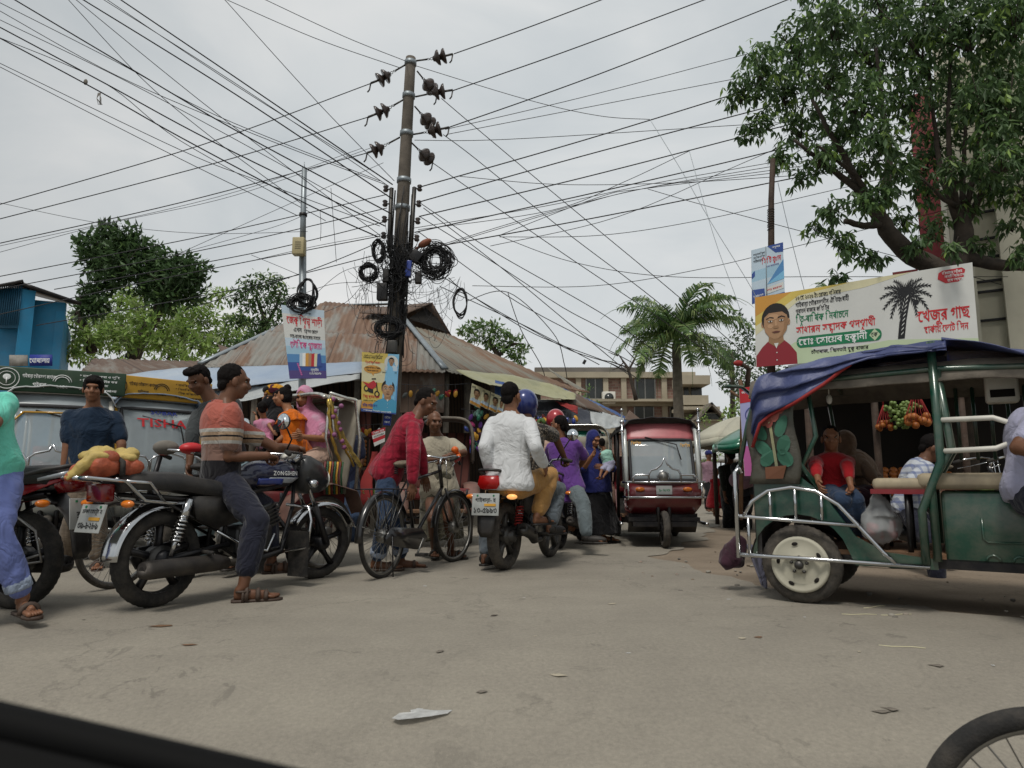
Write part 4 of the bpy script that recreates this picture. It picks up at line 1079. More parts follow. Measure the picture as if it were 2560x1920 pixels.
        plate(root, (X(-.40), 0, .58), Matrix.Rotation(R(-90), 3, 'Z') @ Matrix.Rotation(R(-14), 3, 'X'), .24, .17, o['plate'], True)
    else:
        t = MB()
        for x, z, rx, ry, rz in ((-.08, .76, .25, .11, .055), (-.26, .79, .11, .085, .06), (.15, .73, .2, .12, .07)): t.ell((X(x), 0, z), (rx, ry, rz))
        remesh(t, 'tail_cowl', o['tail'], root, .012, 5)
        m = MB('lamp_red' if o.get('lit') else 'red_lens'); m.loft([[V((X(-.37) - dx, yy * w, .79 + zz * hh)) for yy, zz in ((-1, -.3), (-.7, -1), (.7, -1), (1, -.3), (.8, 1), (-.8, 1))] for dx, w, hh in ((-.06, .115, .065), (.03, .1, .055))]); m.build('tail_light', root)
        m = MB('black_plastic'); m.tube([(X(-.05), -.12, .83), (X(-.25), -.125, .87), (X(-.38), -.09, .895), (X(-.4), 0, .9), (X(-.38), .09, .895), (X(-.25), .125, .87), (X(-.05), .12, .83)], .014, 8); m.build('grab_rail', root)
        m = MB('black_plastic'); m.loft([[V((X(x), y * w, z)) for y in (-1, -.5, .5, 1)] + [V((X(x) - .012, y * w, z - .012)) for y in (1, .5, -.5, -1)] for x, z, w in ((-.22, .72, .09), (-.36, .6, .085), (-.42, .5, .085), (-.44, .38, .075), (-.43, .33, .05))]); m.build('mudguard', root)
        plate(root, (X(-.45), 0, .60), Matrix.Rotation(R(-90), 3, 'Z') @ Matrix.Rotation(R(-6), 3, 'X'), .26, .19, o['plate'], True)
    for s in (-1, 1):
        m = MB('black_metal'); m.tube([(X(-.3), s * .07, .66), (X(-.31), s * .17, .665)], .009, 6)
        m.use(('lamp_amber' if s < 0 and o.get('lit') else 'orange_lens') if sty != 'cruiser' or s else 'chrome'); m.ell((X(-.32), s * .2, .665), (.03, .05, .024)); m.build('indicator', root)
    sc = o.get('spring', 'chrome')
    for s in (-1, 1):
        m = MB('chrome' if sty == 'cruiser' else 'black_metal'); a, b_ = V((X(.0), s * .125, rr + .02)), V((X(.1), s * .125, .68))
        m.tube([a, a.lerp(b_, .5)], .016, 8); m.tube([a.lerp(b_, .62), b_], .03 if sty == 'cruiser' else .02, 10); m.use(sc); spring(m, a.lerp(b_, .2), a.lerp(b_, .68), .034, 7); m.build('shock_absorber', root)
    # front end
    stx = Matrix.Rotation(st, 3, 'Z'); piv = V((X(1.12), 0, 0)); W_ = lambda p: piv + stx @ (V(p) - piv)
    m = MB('black_metal')
    for s in (-1, 1):
        m.tube([W_((wb, s * .085, fr_)), W_((X(1.17), s * .085, .6))], .026, 10); m.use('chrome'); m.tube([W_((X(1.17), s * .085, .6)), W_((X(1.04), s * .085, .93))], .017, 8); m.use('black_metal')
    m.box(W_((X(1.06), 0, .9)), (.07, .22, .03)); m.build('front_fork', root)
    mg = MB('chrome' if sty == 'cruiser' else o['tail'])
    n = 16
    def fg(u, v):
        a = R(lerp(20, 150, u)); q = (v - .5) * 2; r_ = (fr_ + .045) * (1 - .1 * q * q)
        return W_((wb + r_ * math.cos(a), q * .065, fr_ + r_ * math.sin(a)))
    mg.grid(fg, n, 6, .004); mg.build('mudguard', root)
    m = MB('chrome'); hz = o.get('hz', 1.0); hx = o.get('hx', 0)
    m.tube([W_(p) for p in ((X(.9 + hx), -.36, hz), (X(.94 + hx), -.26, hz + .025), (X(1.02), -.13, hz + .02), (X(1.05), -.06, .95), (X(1.05), .06, .95), (X(1.02), .13, hz + .02), (X(.94 + hx), .26, hz + .025), (X(.9 + hx), .36, hz))], .012, 8)
    m.use('black_rubber')
    for s in (-1, 1): m.tube([W_((X(.9 + hx), s * .375, hz)), W_((X(.94 + hx), s * .25, hz + .023))], .018, 8); m.tube([W_((X(.96 + hx), s * .24, hz + .02)), W_((X(.985 + hx), s * .34, hz + .01))], .007, 6)
    m.build('handlebar', root)
    for s in (-1, 1):
        if s > 0 and o.get('onemirror'): continue
        m = MB('black_metal'); mp_ = W_((X(.93 + hx) + o.get('mx', 0), s * (.3 + o.get('my', .0)), hz + o.get('mh', .2))); m.tube([W_((X(.96 + hx), s * .2, hz + .02)), W_((X(.97 + hx), s * .26, hz + .12)), mp_], .007, 6)
        m.use('black_plastic'); m.lathe([(.0, .03), (.05, .02), (.064, -.004), (.064, -.006)], mp_, (1, 0, 0), 18); m.use('mirror_glass'); m.lathe([(.06, -.008), (.0, -.009)], mp_, (1, 0, 0), 18)
        m.build('mirror', root)
    if sty == 'cruiser':
        m = MB('cowl_grey')
        m.loft([[W_((X(x), y * w, z)) for y, z in ((-1, z0), (-.9, z1_), (-.3, z1_ + .015), (.3, z1_ + .015), (.9, z1_), (1, z0), (.7, z2), (-.7, z2))] for x, w, z0, z1_, z2 in ((1.03, .13, .88, .96, .74), (1.1, .135, .88, 1.0, .7), (1.2, .12, .84, .95, .71), (1.27, .09, .8, .87, .74))]); hl = m.build('headlight_cowl', root)
        m = MB('chrome')
        for s in (-1, 1): m.lathe([(.052, 0), (.052, .05), (.0, .056)], W_((X(1.02), s * .058, .97)), (-.75, 0, .66), 20); 
        m.use('white_plastic')
        for s in (-1, 1): m.lathe([(.046, .057), (.0, .058)], W_((X(1.02), s * .058, .97)), (-.75, 0, .66), 20)
        m.build('instrument_dial', root)
        m = MB('white_plastic'); m.lathe([(.085, 0), (.06, .02), (.0, .026)], W_((X(1.27), 0, .81)), (1, 0, -.1), 20); m.build('headlight', root)
        for s in (-1, 1): m = MB('chrome'); m.ell(W_((X(1.1), s * .17, .78)), (.045, .04, .035)); m.build('indicator', root)
        m = MB('chrome')                          # crash guard with rubber flap
        for s in (-1, 1): m.tube([(X(.92), s * .05, .62), (X(.94), s * .26, .6), (X(.93), s * .3, .5), (X(.92), s * .28, .3), (X(.86), s * .06, .26)], .013, 7)
        m.build('leg_guard', root)
        for s in (-1, 1): m = MB('black_rubber'); m.box((X(.915), s * .2, .25), (.012, .2, .34)); m.build('splash_flap', root)
        m = MB('chrome'); m.tube([(X(.3), -.13, .46), (X(.5), -.16, .34), (X(.64), -.2, .3), (X(.68), -.22, .42)], .009, 6); m.build('kick_lever', root)
    else:
        m = MB('black_plastic'); m.ell(W_((X(1.16), 0, .88)), (.1, .12, .13)); m.build('headlight_cowl', root)
    for s in (-1, 1):
        for a, b in (((X(.5), s * .1, .3), (X(.5), s * .25, .3)), ((X(.22), s * .1, .33), (X(.2), s * .24, .33))): m = MB('black_rubber'); m.tube([a, b], .015, 7); m.build('footpeg', root)
    m = MB('black_metal'); m.loft([[V((X(x), .09 + dy, z)) for x, z in ((-.06, rr + .07), (.4, .42), (.46, .36), (.4, .29), (-.06, rr - .07), (-.1, rr))] for dy in (0, .03)]); m.build('chain_case', root)
    return root
def bicycle(label, rear, front, o=None):
    o = o or {}
    rear, front = V(rear), V(front); d = front - rear; wb = d.length; yaw = math.atan2(d.y, d.x); rr = o.get('r', .345)
    root = empty('bicycle', (rear.x, rear.y, rear.z), label, 'bicycle', None, yaw)
    st = o.get('steer', 0); k = wb / 1.14; X = lambda x: x * k; piv = V((X(.9), 0, 0)); Rz = Matrix.Rotation(st, 3, 'Z'); W_ = lambda p: piv + Rz @ (V(p) - piv)
    spun(root, 'wheel', (0, 0, rr), (0, 1, 0), rr, .019, 'steel_dull', spokes=36, hubw=.045, width=.038, knob=False)
    spun(root, 'wheel', W_((wb, 0, rr)), (-math.sin(st), math.cos(st), 0), rr, o.get('tr', .019), 'steel_dull', spokes=32, hubw=.04, width=2 * o.get('tr', .019), knob=False)
    m = MB('paint_black'); sd_, bb, hd, hb = (X(.34), 0, .88), (X(.46), 0, .29), (X(.9), 0, .9), (X(.94), 0, .74)
    m.tube([bb, sd_], .016, 8); m.tube([(X(.37), 0, .8), hd], .015, 8); m.tube([bb, hb], .017, 8); m.tube([hb, hd, (X(.885), 0, .96)], .02, 8)
    for s in (-1, 1): m.tube([(0, s * .06, rr), (X(.37), s * .03, .8)], .009, 6); m.tube([(0, s * .06, rr), bb], .01, 6)
    m.build('frame', root)
    m = MB('paint_black')
    for s in (-1, 1): m.tube([W_((wb, s * .05, rr)), W_((X(1.0), s * .045, .6)), W_((X(.945), s * .03, .73))], .012, 7)
    m.build('front_fork', root)
    for c, a0, a1 in ((None, 20, 185), (1, 28, 178)):
        if c and o.get('nofender'): continue
        mm = MB('paint_black')
        def fg(u, v, c=c, a0=a0, a1=a1):
            a = R(lerp(a0, a1, u)); q = (v - .5) * 2; r_ = (rr + .028) * (1 - .035 * q * q); p = V(((wb if c else 0) + r_ * math.cos(a), q * .032, rr + r_ * math.sin(a))); return W_(p) if c else p
        mm.grid(fg, 18, 4, .003); mm.build('mudguard', root)
    m = MB('steel_dull')
    for a in (60, 120, 165): 
        for s in (-1, 1): m.tube([(0, s * .045, rr), V(((rr + .03) * math.cos(R(a)), s * .035, rr + (rr + .03) * math.sin(R(a))))], .003, 4)
    m.build('mudguard_stay', root)
    m = MB('chrome'); m.tube([W_(p) for p in ((X(.72), -.27, 1.0), (X(.82), -.27, 1.03), (X(.95), -.18, 1.05), (X(.95), -.04, 1.03), (X(.95), .04, 1.03), (X(.95), .18, 1.05), (X(.82), .27, 1.03), (X(.72), .27, 1.0))], .011, 8)
    m.tube([W_((X(.89), 0, .95)), W_((X(.92), 0, 1.03))], .013, 8)
    for s in (-1, 1):
        m.tube([W_(p) for p in ((X(.92), s * .05, 1.0), (X(.86), s * .2, .97), (X(.74), s * .26, .94))], .005, 5); m.tube([W_((X(.95), s * .03, 1.02)), W_((X(.98), s * .035, .7))], .004, 5)
    m.use('black_rubber')
    for s in (-1, 1): m.tube([W_((X(.7), s * .27, .995)), W_((X(.8), s * .27, 1.025))], .017, 8)
    m.build('handlebar', root)
    if o.get('horn'):
        mk('horn_orange', 'd8641a', .4); m = MB('horn_orange'); m.ell(W_((X(.86), -.2, 1.1)), (.045, .035, .035)); m.tube([W_((X(.88), -.2, 1.09)), W_((X(.9), -.22, 1.04)), W_((X(.84), -.25, 1.04))], [.02, .022, .018], 8); m.build('bulb_horn', root)
    m = MB('seat_black'); t = MB(); t.ell((X(.28), 0, .95), (.1, .095, .035)); t.ell((X(.42), 0, .955), (.13, .035, .03)); mk('saddle_cover', '6d6354', .9, var=.4, scale=25, bmp=.8, bs=40)
    remesh(t, 'saddle', o.get('saddle', 'saddle_cover'), root, .009, 4)
    m.tube([(X(.34), 0, .86), (X(.32), 0, .93)], .012, 7)
    for s in (-1, 1): spring(m, (X(.24), s * .05, .86), (X(.24), s * .05, .93), .018, 4, .004)
    m.build('seat_post', root)
    m = MB('black_metal')
    for s in (-1, 1): m.tube([(X(.3), s * .05, .73), (X(.0), s * .06, .735), (X(-.3), s * .06, .735)], .006, 6); m.tube([(0, s * .06, rr), (X(-.12), s * .06, .735)], .005, 6); m.tube([(0, s * .06, rr), (X(.05), s * .06, .735)], .005, 6)
    for x in (-.3, -.2, -.1, 0, .1): m.tube([(X(x), -.06, .735), (X(x), .06, .735)], .005, 5)
    m.build('carrier', root)
    m = MB('paint_black'); m.loft([[V((X(x), -.055 + dy, z)) for x, z in ((-.07, .34), (0, .42), (.1, .41), (.46, .38), (.55, .3), (.48, .21), (.38, .2), (0, .27), (-.06, .29))] for dy in (0, -.03)]); m.build('chain_case', root)
    m = MB('steel_dull'); m.tube([(X(.46), -.07, .29), (X(.46), -.1, .29), (X(.36), -.1, .16)], .009, 6); m.tube([(X(.46), .07, .29), (X(.56), .09, .42)], .009, 6); m.use('black_rubber'); m.box((X(.36), -.15, .16), (.09, .09, .025)); m.box((X(.56), .14, .42), (.09, .09, .025)); m.build('pedal', root)
    m = MB('black_metal'); m.tube([(X(.0), -.09, rr), (X(-.02), -.12, .02)], .007, 6) if o.get('stand') else m.tube([(0, -.07, rr), (.0, .07, rr)], .012, 6); m.build('axle', root)
    return root
# ---------------------------------------------------------------- cycle rickshaw
def rickshaw(label, pos, yaw, o):
    """x forward, origin on the ground under the rear axle"""
    root = empty('cycle_rickshaw', pos, label, 'rickshaw', 'cycle rickshaws at the market corner', yaw)
    wb, rr, tw = 1.62, .335, .44
    ps = o.get('paint', 'rick_brown'); mk('rick_brown', '6d4f45', .6, var=.3, dirt=.4); mk('rick_red', '6a1f22', .6, dirt=.4)
    for s in (-1, 1):
        w = spun(root, 'wheel', (0, s * tw, rr), (0, 1, 0), rr, .021, 'steel_dull', 'tyre_dusty', 36, .05, .042, False)
        fm = MB(ps)
        def fg(u, v, s=s):
            pts = [(.5, .42), (.44, .62), (.26, .76), (.0, .79), (-.3, .72), (-.42, .5)]
            x = u * 5; i = min(int(x), 4); p = V((*pts[i], 0)).lerp(V((*pts[i + 1], 0)), x - i); return V((p.x, s * (tw - .1 + v * .2), p.y - .02 * (v * 2 - 1) ** 2))
        fm.grid(fg, 15, 4, .006); fm.build('mudguard', root)
    stq = o.get('steer', 0)
    spun(root, 'wheel', (wb, 0, rr), (-math.sin(stq), math.cos(stq), 0), rr, .021, 'steel_dull', 'tyre_dusty', 36, .045, .042, False)
    m = MB('black_metal'); m.tube([(0, -tw, rr), (0, tw, rr)], .016, 8)
    for s in (-1, 1): m.tube([(0, s * .3, rr), (-.2, s * .3, .45), (-.3, s * .34, .62)], .014, 7); m.tube([(0, s * .25, rr + .02), (.6, s * .2, .4), (1.0, s * .05, .42)], .015, 7); m.tube([(.4, s * .35, .45), (.45, s * .38, .7)], .014, 7)
    m.tube([(.65, 0, .4), (.95, 0, .88)], .016, 7); m.tube([(.95, 0, .8), (1.36, 0, .86)], .016, 7); m.tube([(1.0, 0, .32), (1.38, 0, .72)], .018, 7); m.tube([(1.42, 0, .66), (1.34, 0, 1.0)], .02, 8)
    for s in (-1, 1): m.tube([(wb, s * .05, rr), (1.5, s * .04, .6), (1.42, s * .03, .7)], .012, 7)
    m.build('frame', root)
    m = MB('chrome'); m.tube([(1.12, -.26, 1.0), (1.22, -.24, 1.03), (1.33, -.1, 1.05), (1.33, .1, 1.05), (1.22, .24, 1.03), (1.12, .26, 1.0)], .012, 8); m.use('black_rubber')
    for s in (-1, 1): m.tube([(1.1, s * .265, .995), (1.2, s * .245, 1.025)], .018, 8)
    m.build('handlebar', root)
    mk('handle_red', 'b81f24', .45); mk('grey_cloth', '6f6a62', .9, var=.3)
    m = MB('handle_red'); m.ell((1.2, .2, 1.06), (.1, .07, .05)); m.ell((1.2, -.2, 1.06), (.08, .06, .045)); m.use('grey_cloth'); m.ell((1.3, 0, 1.07), (.09, .12, .06)); m.build('handle_cover', root)
    m = MB('seat_black'); m.ell((.93, 0, .92), (.14, .1, .04)); m.build('saddle', root)
    m = MB('rick_red'); m.box((.05, 0, .64), (.62, .86, .14), None, .03); m.build('passenger_seat', root)
    m = MB('wood_mid'); m.box((.5, 0, .44), (.4, .7, .03)); m.build('footboard', root)
    m = MB(o.get('back', 'rick_cream')) if o.get('back') else MB('rick_cream' if 'rick_cream' in MATS else mk('rick_cream', '9a9484', .7, var=.2, scale=5, dirt=.35))
    m.grid(lambda u, v: V((-.24 - .16 * v - .02 * math.sin(u * 18) * (1 - v), -.44 + u * .88, .68 + v * (.92 if o.get('open') else .78))), 24, 8, .02); m.build('seat_back', root)
    # hood: hoops and folded cover
    hd = MB(o.get('hood', 'rick_cream'))
    def hood(u, v):
        a = PI * (lerp(.3, .7, u) if o.get('open') else u); x = lerp(-.42, lerp(-.3, o.get('hx', .25), v), 1) if False else lerp(-.42, o.get('hx', .1), v)
        hw, zt = .47, 1.62
        return V((x - .03 * math.sin(9 * v), -hw * math.copysign(abs(math.cos(a)) ** .35, math.cos(a)), 1.05 + (zt - 1.05) * abs(math.sin(a)) ** .4 + .015 * math.sin(v * 22)))
    hd.grid(hood, 26, 10, .012); hd.build('hood', root)
    m = MB(o.get('trim', 'tinsel'))
    if o.get('open'):
        for s in (-1, 1): m.tube([(-.35, s * .46, .7), (-.38, s * .47, 1.2), (-.3, s * .47, 1.58), (.02, s * .47, 1.62)], .016, 6); m.tube([(-.1, s * .47, .78), (.06, s * .48, 1.2), (.02, s * .47, 1.6)], .014, 6)
    for v in (0, .5, 1): m.tube([hood(u / 26, v) + V((0, 0, .012)) for u in range(27)], .02 if v == 1 else .012, 6)
    m.build('hood_hoop', root)
    if o.get('deco'):
        for s in o.get('decoside', (1,)):
            mk('deco_pink', '8a5378', .6, var=.3); mk('deco_yellow', 'b09a54', .6, var=.4, scale=40); mk('deco_green', '2f5a3c', .6)
            rr_ = random.Random(3); hx_ = o.get('hx', .1); m = MB('gold_foil')
            def dp(t, off=0, dx=0): return V((hx_ + .03 - .16 * t + dx + .05 * math.sin(t * PI), s * (.49 + off), 1.56 - t * .62))
            for dx, of_, rr2 in ((-.02, .0, .016), (-.12, .02, .012), (-.2, .01, .012)):
                m.tube([dp(t / 14, of_, dx * (t / 14) * 1.4) + V((.008 * math.sin(t * 2.4), 0, 0)) for t in range(15)], rr2, 6)
            m.use('tinsel'); m.grid(lambda u, v: dp(.1 + .5 * v, .01, -.03 - .09 * u * (1 - .5 * v)), 3, 8, .004)
            m.use('deco_yellow')
            for t in range(70): q = dp(t / 70, .02, -.24 * (t / 70)); m.box(q + V((rr_.uniform(-.012, .012), 0, 0)), (.028, .014, .028), Matrix.Rotation(rr_.uniform(0, 3), 3, 'Y'))
            m.use('deco_pink')
            for t in range(9): m.ell(dp(t / 9 * .8, .02, rr_.uniform(-.14, .0)), .024, None, 8, 6)
            for t in range(8):
                m.use(('deco_green', 'rick_red', 'ink_gold')[t % 3]); a = V((-.14 + t * .03, s * .5, .98)); m.tube([a, a + V((.015, 0, -.13)), a + V((.0, .0, -.3))], .01, 6)
            m.build('ornament', root)
    return root
# ---------------------------------------------------------------- battery three-wheeler
mk('glass', 'a6b1b5', .05, 0, var=.06, alpha=.5, spec=.9)
mk('canvas_grey', '5b5f5d', .8, var=.3, scale=5); mk('rubber_trim', '2a2a2c', .7)
mk('seat_cream', '9d9179', .7, var=.3, scale=9, dirt=.5); mk('seat_red', '7c1622', .6, dirt=.3)
def erick(label, pos, yaw, o, scale=1.0):
    """x forward, origin under the rear axle; front wheel 2.0 m ahead"""
    root = empty('auto_rickshaw', pos, label, 'three-wheeler', 'battery three-wheelers in the crossing', yaw, scale)
    rk = o.get('rear', 1.0); wr = o.get('wr', .235); rl_ = o.get('rail', 1.0); XR = lambda x: x * rk if x < 0 else x; XL = lambda x: x * o.get('railrear', rk)
    pm = o['paint']; ht = o.get('ht', 1.72); hw = .48
    for s in (-1, 1): spun(root, 'wheel', (0, s * .44, wr), (0, 1, 0), wr, .055, 'black_metal', 'tyre_dusty', 5, .06, .1)
    spun(root, 'wheel', (2.0, 0, .235), (0, 1, 0), .235, .045, 'black_metal', 'tyre_dusty', 5, .05, .09)
    m = MB('black_metal'); m.box((.9, 0, .3), (2.2, .8, .06)); m.box((1.72, 0, .36), (.5, .9, .05)); m.tube([(0, -.42, .235), (0, .42, .235)], .03, 8)
    for s in (-1, 1): m.tube([(2.0, s * .07, .235), (1.92, s * .07, .55), (1.86, 0, .75)], .025, 8)
    m.build('chassis', root)
    m = MB(pm)                                            # front cowl
    zb, zt = .42, .82
    m.loft([[V((x, y * w, z)) for y in (-1, -.6, 0, .6, 1)] + [V((x - .06, y * w, z)) for y in (1, .6, 0, -.6, -1)] for x, w, z in ((1.86, .4, zb), (1.98, .47, zb + .12), (2.0, .48, .66), (1.95, .48, zt))])
    m.build('front_panel', root)
    m = MB('black_plastic'); m.loft([[V((x, y * .44, z)) for y in (-1, 1)] + [V((x - .03, y * .44, z)) for y in (1, -1)] for x, z in ((1.7, .18), (1.83, .3), (1.86, .43))]); m.build('apron', root)
    for s in (-1, 1):
        m = MB('white_plastic' if o.get('ftrim') is None else o['ftrim']); m.tube([(1.95, s * .465, .74), (1.9, s * .465, 1.1), (1.78, s * .465, 1.5), (1.68, s * .46, ht - .08)], .03, 8, flat=1.3)
        m.build('windscreen_pillar', root)
    m = MB('rubber_trim')
    fr = lambda u, v: V((lerp(1.95, 1.74, v) + .0 + .05 * (1 - (2 * u - 1) ** 2), -.43 + u * .86, lerp(.84, ht - o.get('wst', .27), v)))
    ring = []
    for u, v in [(x / 8, 0) for x in range(9)] + [(1, y / 6) for y in range(1, 7)] + [(x / 8, 1) for x in range(7, -1, -1)] + [(0, y / 6) for y in range(5, 0, -1)]:
        ring.append(fr(lerp(.03, .97, u), lerp(.03, .97, v)))
    m.tube(ring, .022, 6, closed=True); wsf = m.build('windscreen_frame', root)
    m = MB('glass'); m.grid(lambda u, v: fr(lerp(.03, .97, u), lerp(.03, .97, v)), 10, 6, .004); m.build('windscreen', wsf)
    m = MB(o.get('brow', pm)); m.grid(lambda u, v: V((lerp(1.76, 1.63, v) + .05 * (1 - (2 * u - 1) ** 2), -.46 + u * .92, lerp(ht - o.get('wst', .27) - .02, ht - .01, v))), 10, 4, .02); br = m.build('brow_panel', root)
    m = MB('black_plastic'); m.tube([(1.8, -.2 * (1 if True else 0) + .45 * 0, ht - .2)] + [(1.86, .2, ht - .3), (1.95, .24, 1.12)], .009, 6); m.build('wiper', root)
    if o.get('screentext'):
        m = MB(o.get('screenmat', 'ink_red'))
        ft = lambda u, v: fr(1 - u, v) + V((.012, 0, 0))
        ft = lambda u, v: fr(u, v) + V((.012, 0, 0))
        for s_, u, v, h, w, c in o['screentext']: text(m, s_, ft, u, v, h, c, w=w)
        m.build('screen_lettering', wsf)
    rm = MB(o.get('roof', 'canvas_grey')); rl, rs = XR(-.55), 1.8
    def roof(u, v):
        x = lerp(rl, rs, u); q = 2 * v - 1
        return V((x, q * (hw + .03), ht + o.get('crown', .07) * (1 - q * q) - .0 + .035 * math.sin(u * PI) - (.12 * max(0, abs(q) - .85) / .15) + .014 * noise.noise(V((u * 7, v * 9, o.get('seed', 0))))))
    rm.grid(roof, 30, 20, .012); rm.build('roof', root)
    m = MB(o.get('frame', pm))
    for s in (-1, 1):
        m.tube([(XR(-.5), s * hw, .8), (XR(-.52), s * hw, 1.3), (XR(-.45), s * hw, ht - .05)], .02, 7)
        m.tube([(.78, s * hw, .32), (.78, s * hw, .78), (.9, s * hw, 1.0), (.86, s * hw, ht - .02)], .024, 8)
        m.tube([(XR(-.45), s * hw, ht - .04), (.86, s * hw, ht - .01), (1.66, s * hw, ht - .05)], .018, 7)
        m.tube([(.0, s * hw, .8), (.14, s * (hw - .02), 1.1), (.1, s * (hw - .02), ht - .03)], .016, 7)
    for x in (-.45, .2, .86): m.tube([(x, -hw, ht - .02), (x, 0, ht + .03), (x, hw, ht - .02)], .015, 6)
    m.build('roof_frame', root)
    for s in (-1, 1):                                    # rear quarter panel with wheel arch
        m = MB(pm); arch = [(.235 * 1.3 * math.cos(R(a)) * 1.0, .28 + .3 * math.sin(R(a))) for a in range(0, 181, 15)]
        poly = [(-.55, .30), (-.55, .84), (.02, .84), (.16, .72), (.34, .45), (.5, .36), (.78, .33), (.78, .27), (.33, .27)] + arch[1:-1] + [(-.31, .28)]
        m.prism([(XR(x) if x < -.32 else x, z) for x, z in poly], .03); m.v = [v + V((0, s * (hw - .02), 0)) for v in m.v]; m.build('rear_panel', root)
        m = MB('black_rubber'); m.grid(lambda u, v, s=s: V((.32 * math.cos(PI * u), s * (hw - .03 - v * .22), .27 + .3 * math.sin(PI * u))), 14, 2, .006); m.build('wheel_arch', root)
    m = MB('black_plastic'); m.box((XR(-.53), 0, .57), (.04, .92, .52)); m.build('tail_panel', root)
    m = MB(o.get('seat', 'seat_red')); m.box((XR(-.22), 0, .72), (.44 * rk, .86, .1), None, .03); m.box((XR(-.46), 0, 1.0), (.09, .86, .5), None, .03); m.build('rear_seat', root)
    m = MB(pm); m.box((1.18, 0, .52), (.72, .8, .44), None, .02)
    for s in (-1, 1):
        m.tube([(1.02, s * .402, .58), (1.02, s * .402, .46), (1.04, s * .402, .44), (1.46, s * .402, .44)], .008, 6)
        for q in range(3): m.tube([V((1.06 + q * .13 + .035 * math.cos(R(a)), s * .402, .33 + .035 * math.sin(R(a)))) for a in range(0, 181, 30)], .008, 6)
    m.build('seat_box', root)
    m = MB('seat_cream'); m.box((1.12, 0, .8), (.84, .88, .1), None, .035); m.build('driver_seat', root)
    m = MB('wood_mid'); m.box((.35, 0, .345), (.95, .86, .03)); m.build('floor_board', root)
    m = MB('black_metal'); m.tube([(1.9, 0, .72), (1.74, 0, 1.0)], .022, 8); m.tube([(1.6, -.3, 1.02), (1.7, -.2, 1.04), (1.74, 0, 1.0), (1.7, .2, 1.04), (1.6, .3, 1.02)], .015, 8); m.build('handlebar', root)
    m = MB('chrome')                                     # bull bar
    if o.get('ogee'):
        m.tube([V((2.12, y, z)) for y, z in [(-.4, .83), (-.4, .89), (-.36, .92), (-.2, .92)] + [(-.2, .83), (-.2, .93), (-.17, .98), (-.1, 1.0), (-.04, 1.05), (0, 1.14), (.04, 1.05), (.1, 1.0), (.17, .98), (.2, .93), (.2, .83)] + [(.2, .92), (.36, .92), (.4, .89), (.4, .83)]], .014, 7)
    else:
        for s in (-1, 1): m.tube([V((2.1, s * y, z)) for y, z in ((.2, .72), (.2, 1.0), (.24, 1.06), (.3, 1.07), (.36, 1.03), (.38, .98), (.38, .72))], .014, 7)
        for s in (-1, 1): m.tube([(2.1, s * .19, .72), (2.1, s * .19, 1.03), (2.11, s * .14, 1.07), (2.1, s * .03, 1.1), (2.1, s * .0, 1.16)], .014, 7)
    for z in (.83, .64) if o.get('ogee') else (.82, .7): m.tube([(2.0, -.52, z), (2.1, -.46, z), (2.12, 0, z), (2.1, .46, z), (2.0, .52, z)], .015, 7)
    for s in (-1, 1): m.tube([(2.1, s * .46, .83), (2.1, s * .46, .62), (1.95, s * .47, .6)], .013, 7)
    m.build('bull_bar', root)
    hl_ = (2.02, 0, .755) if not o.get('ogee') else (2.0, 0, .9); m = MB('white_plastic' if not o.get('ogee') else 'steel_dull'); hr = .1 if not o.get('ogee') else .07; m.lathe([(hr, 0), (hr * .85, .035), (.0, .045)], hl_, (1, 0, 0), 22); m.use('chrome'); m.torus(hl_, (1, 0, 0), hr, .012, 24, 6); m.build('headlight', root)
    for s in (-1, 1): m = MB('orange_lens'); m.ell((2.0, s * .3, .74), (.025, .06, .028)); m.build('indicator', root)
    if o.get('plate'):
        m = MB('plate_white'); m.box((2.03, 0, .73), (.01, .2, .11)); text(m, o['plate'], lambda u, v: V((2.037, -.1 + u * .2, .675 + v * .11)), .12, .35, .45, 'ink_green', w=.76); m.build('number_plate', root)
    m = MB('chrome')                                      # side rails
    for s in (-1, 1):
        y = s * (hw + .06)
        m.tube([(XL(-.62), y * .9, .56), (XL(-.6), y, .56), (-.36, y, .56), (.38, y, .52)], .016 * rl_, 8)
        m.tube([(XL(-.66), y * .9, .30), (XL(-.62), y, .30), (.0, y, .30), (.74, y, .29)], .017 * rl_, 8)
        m.tube([V((x, y, z)) for x, z in ((-.34, .56), (-.28, .66), (-.17, .735), (-.02, .76), (.13, .735), (.26, .65), (.36, .53), (.5, .36), (.56, .30))], .017 * rl_, 8)
        for x, z in ((-.16, .735), (0, .76), (.16, .715)): m.tube([(x, y, .55), (x, y, z)], .011, 6)
        m.tube([(XL(-.62), y, .28), (XL(-.62), y, .86), (XL(-.6), y * .92, .9), (XL(-.56), y * .9, .86)], .016, 8); m.tube([(XL(-.5), y, .3), (XL(-.5), y, .56)], .012, 6)
        m.tube([(1.2, y, .3), (1.95, y, .3)], .022, 8)
    m.build('side_rail', root)
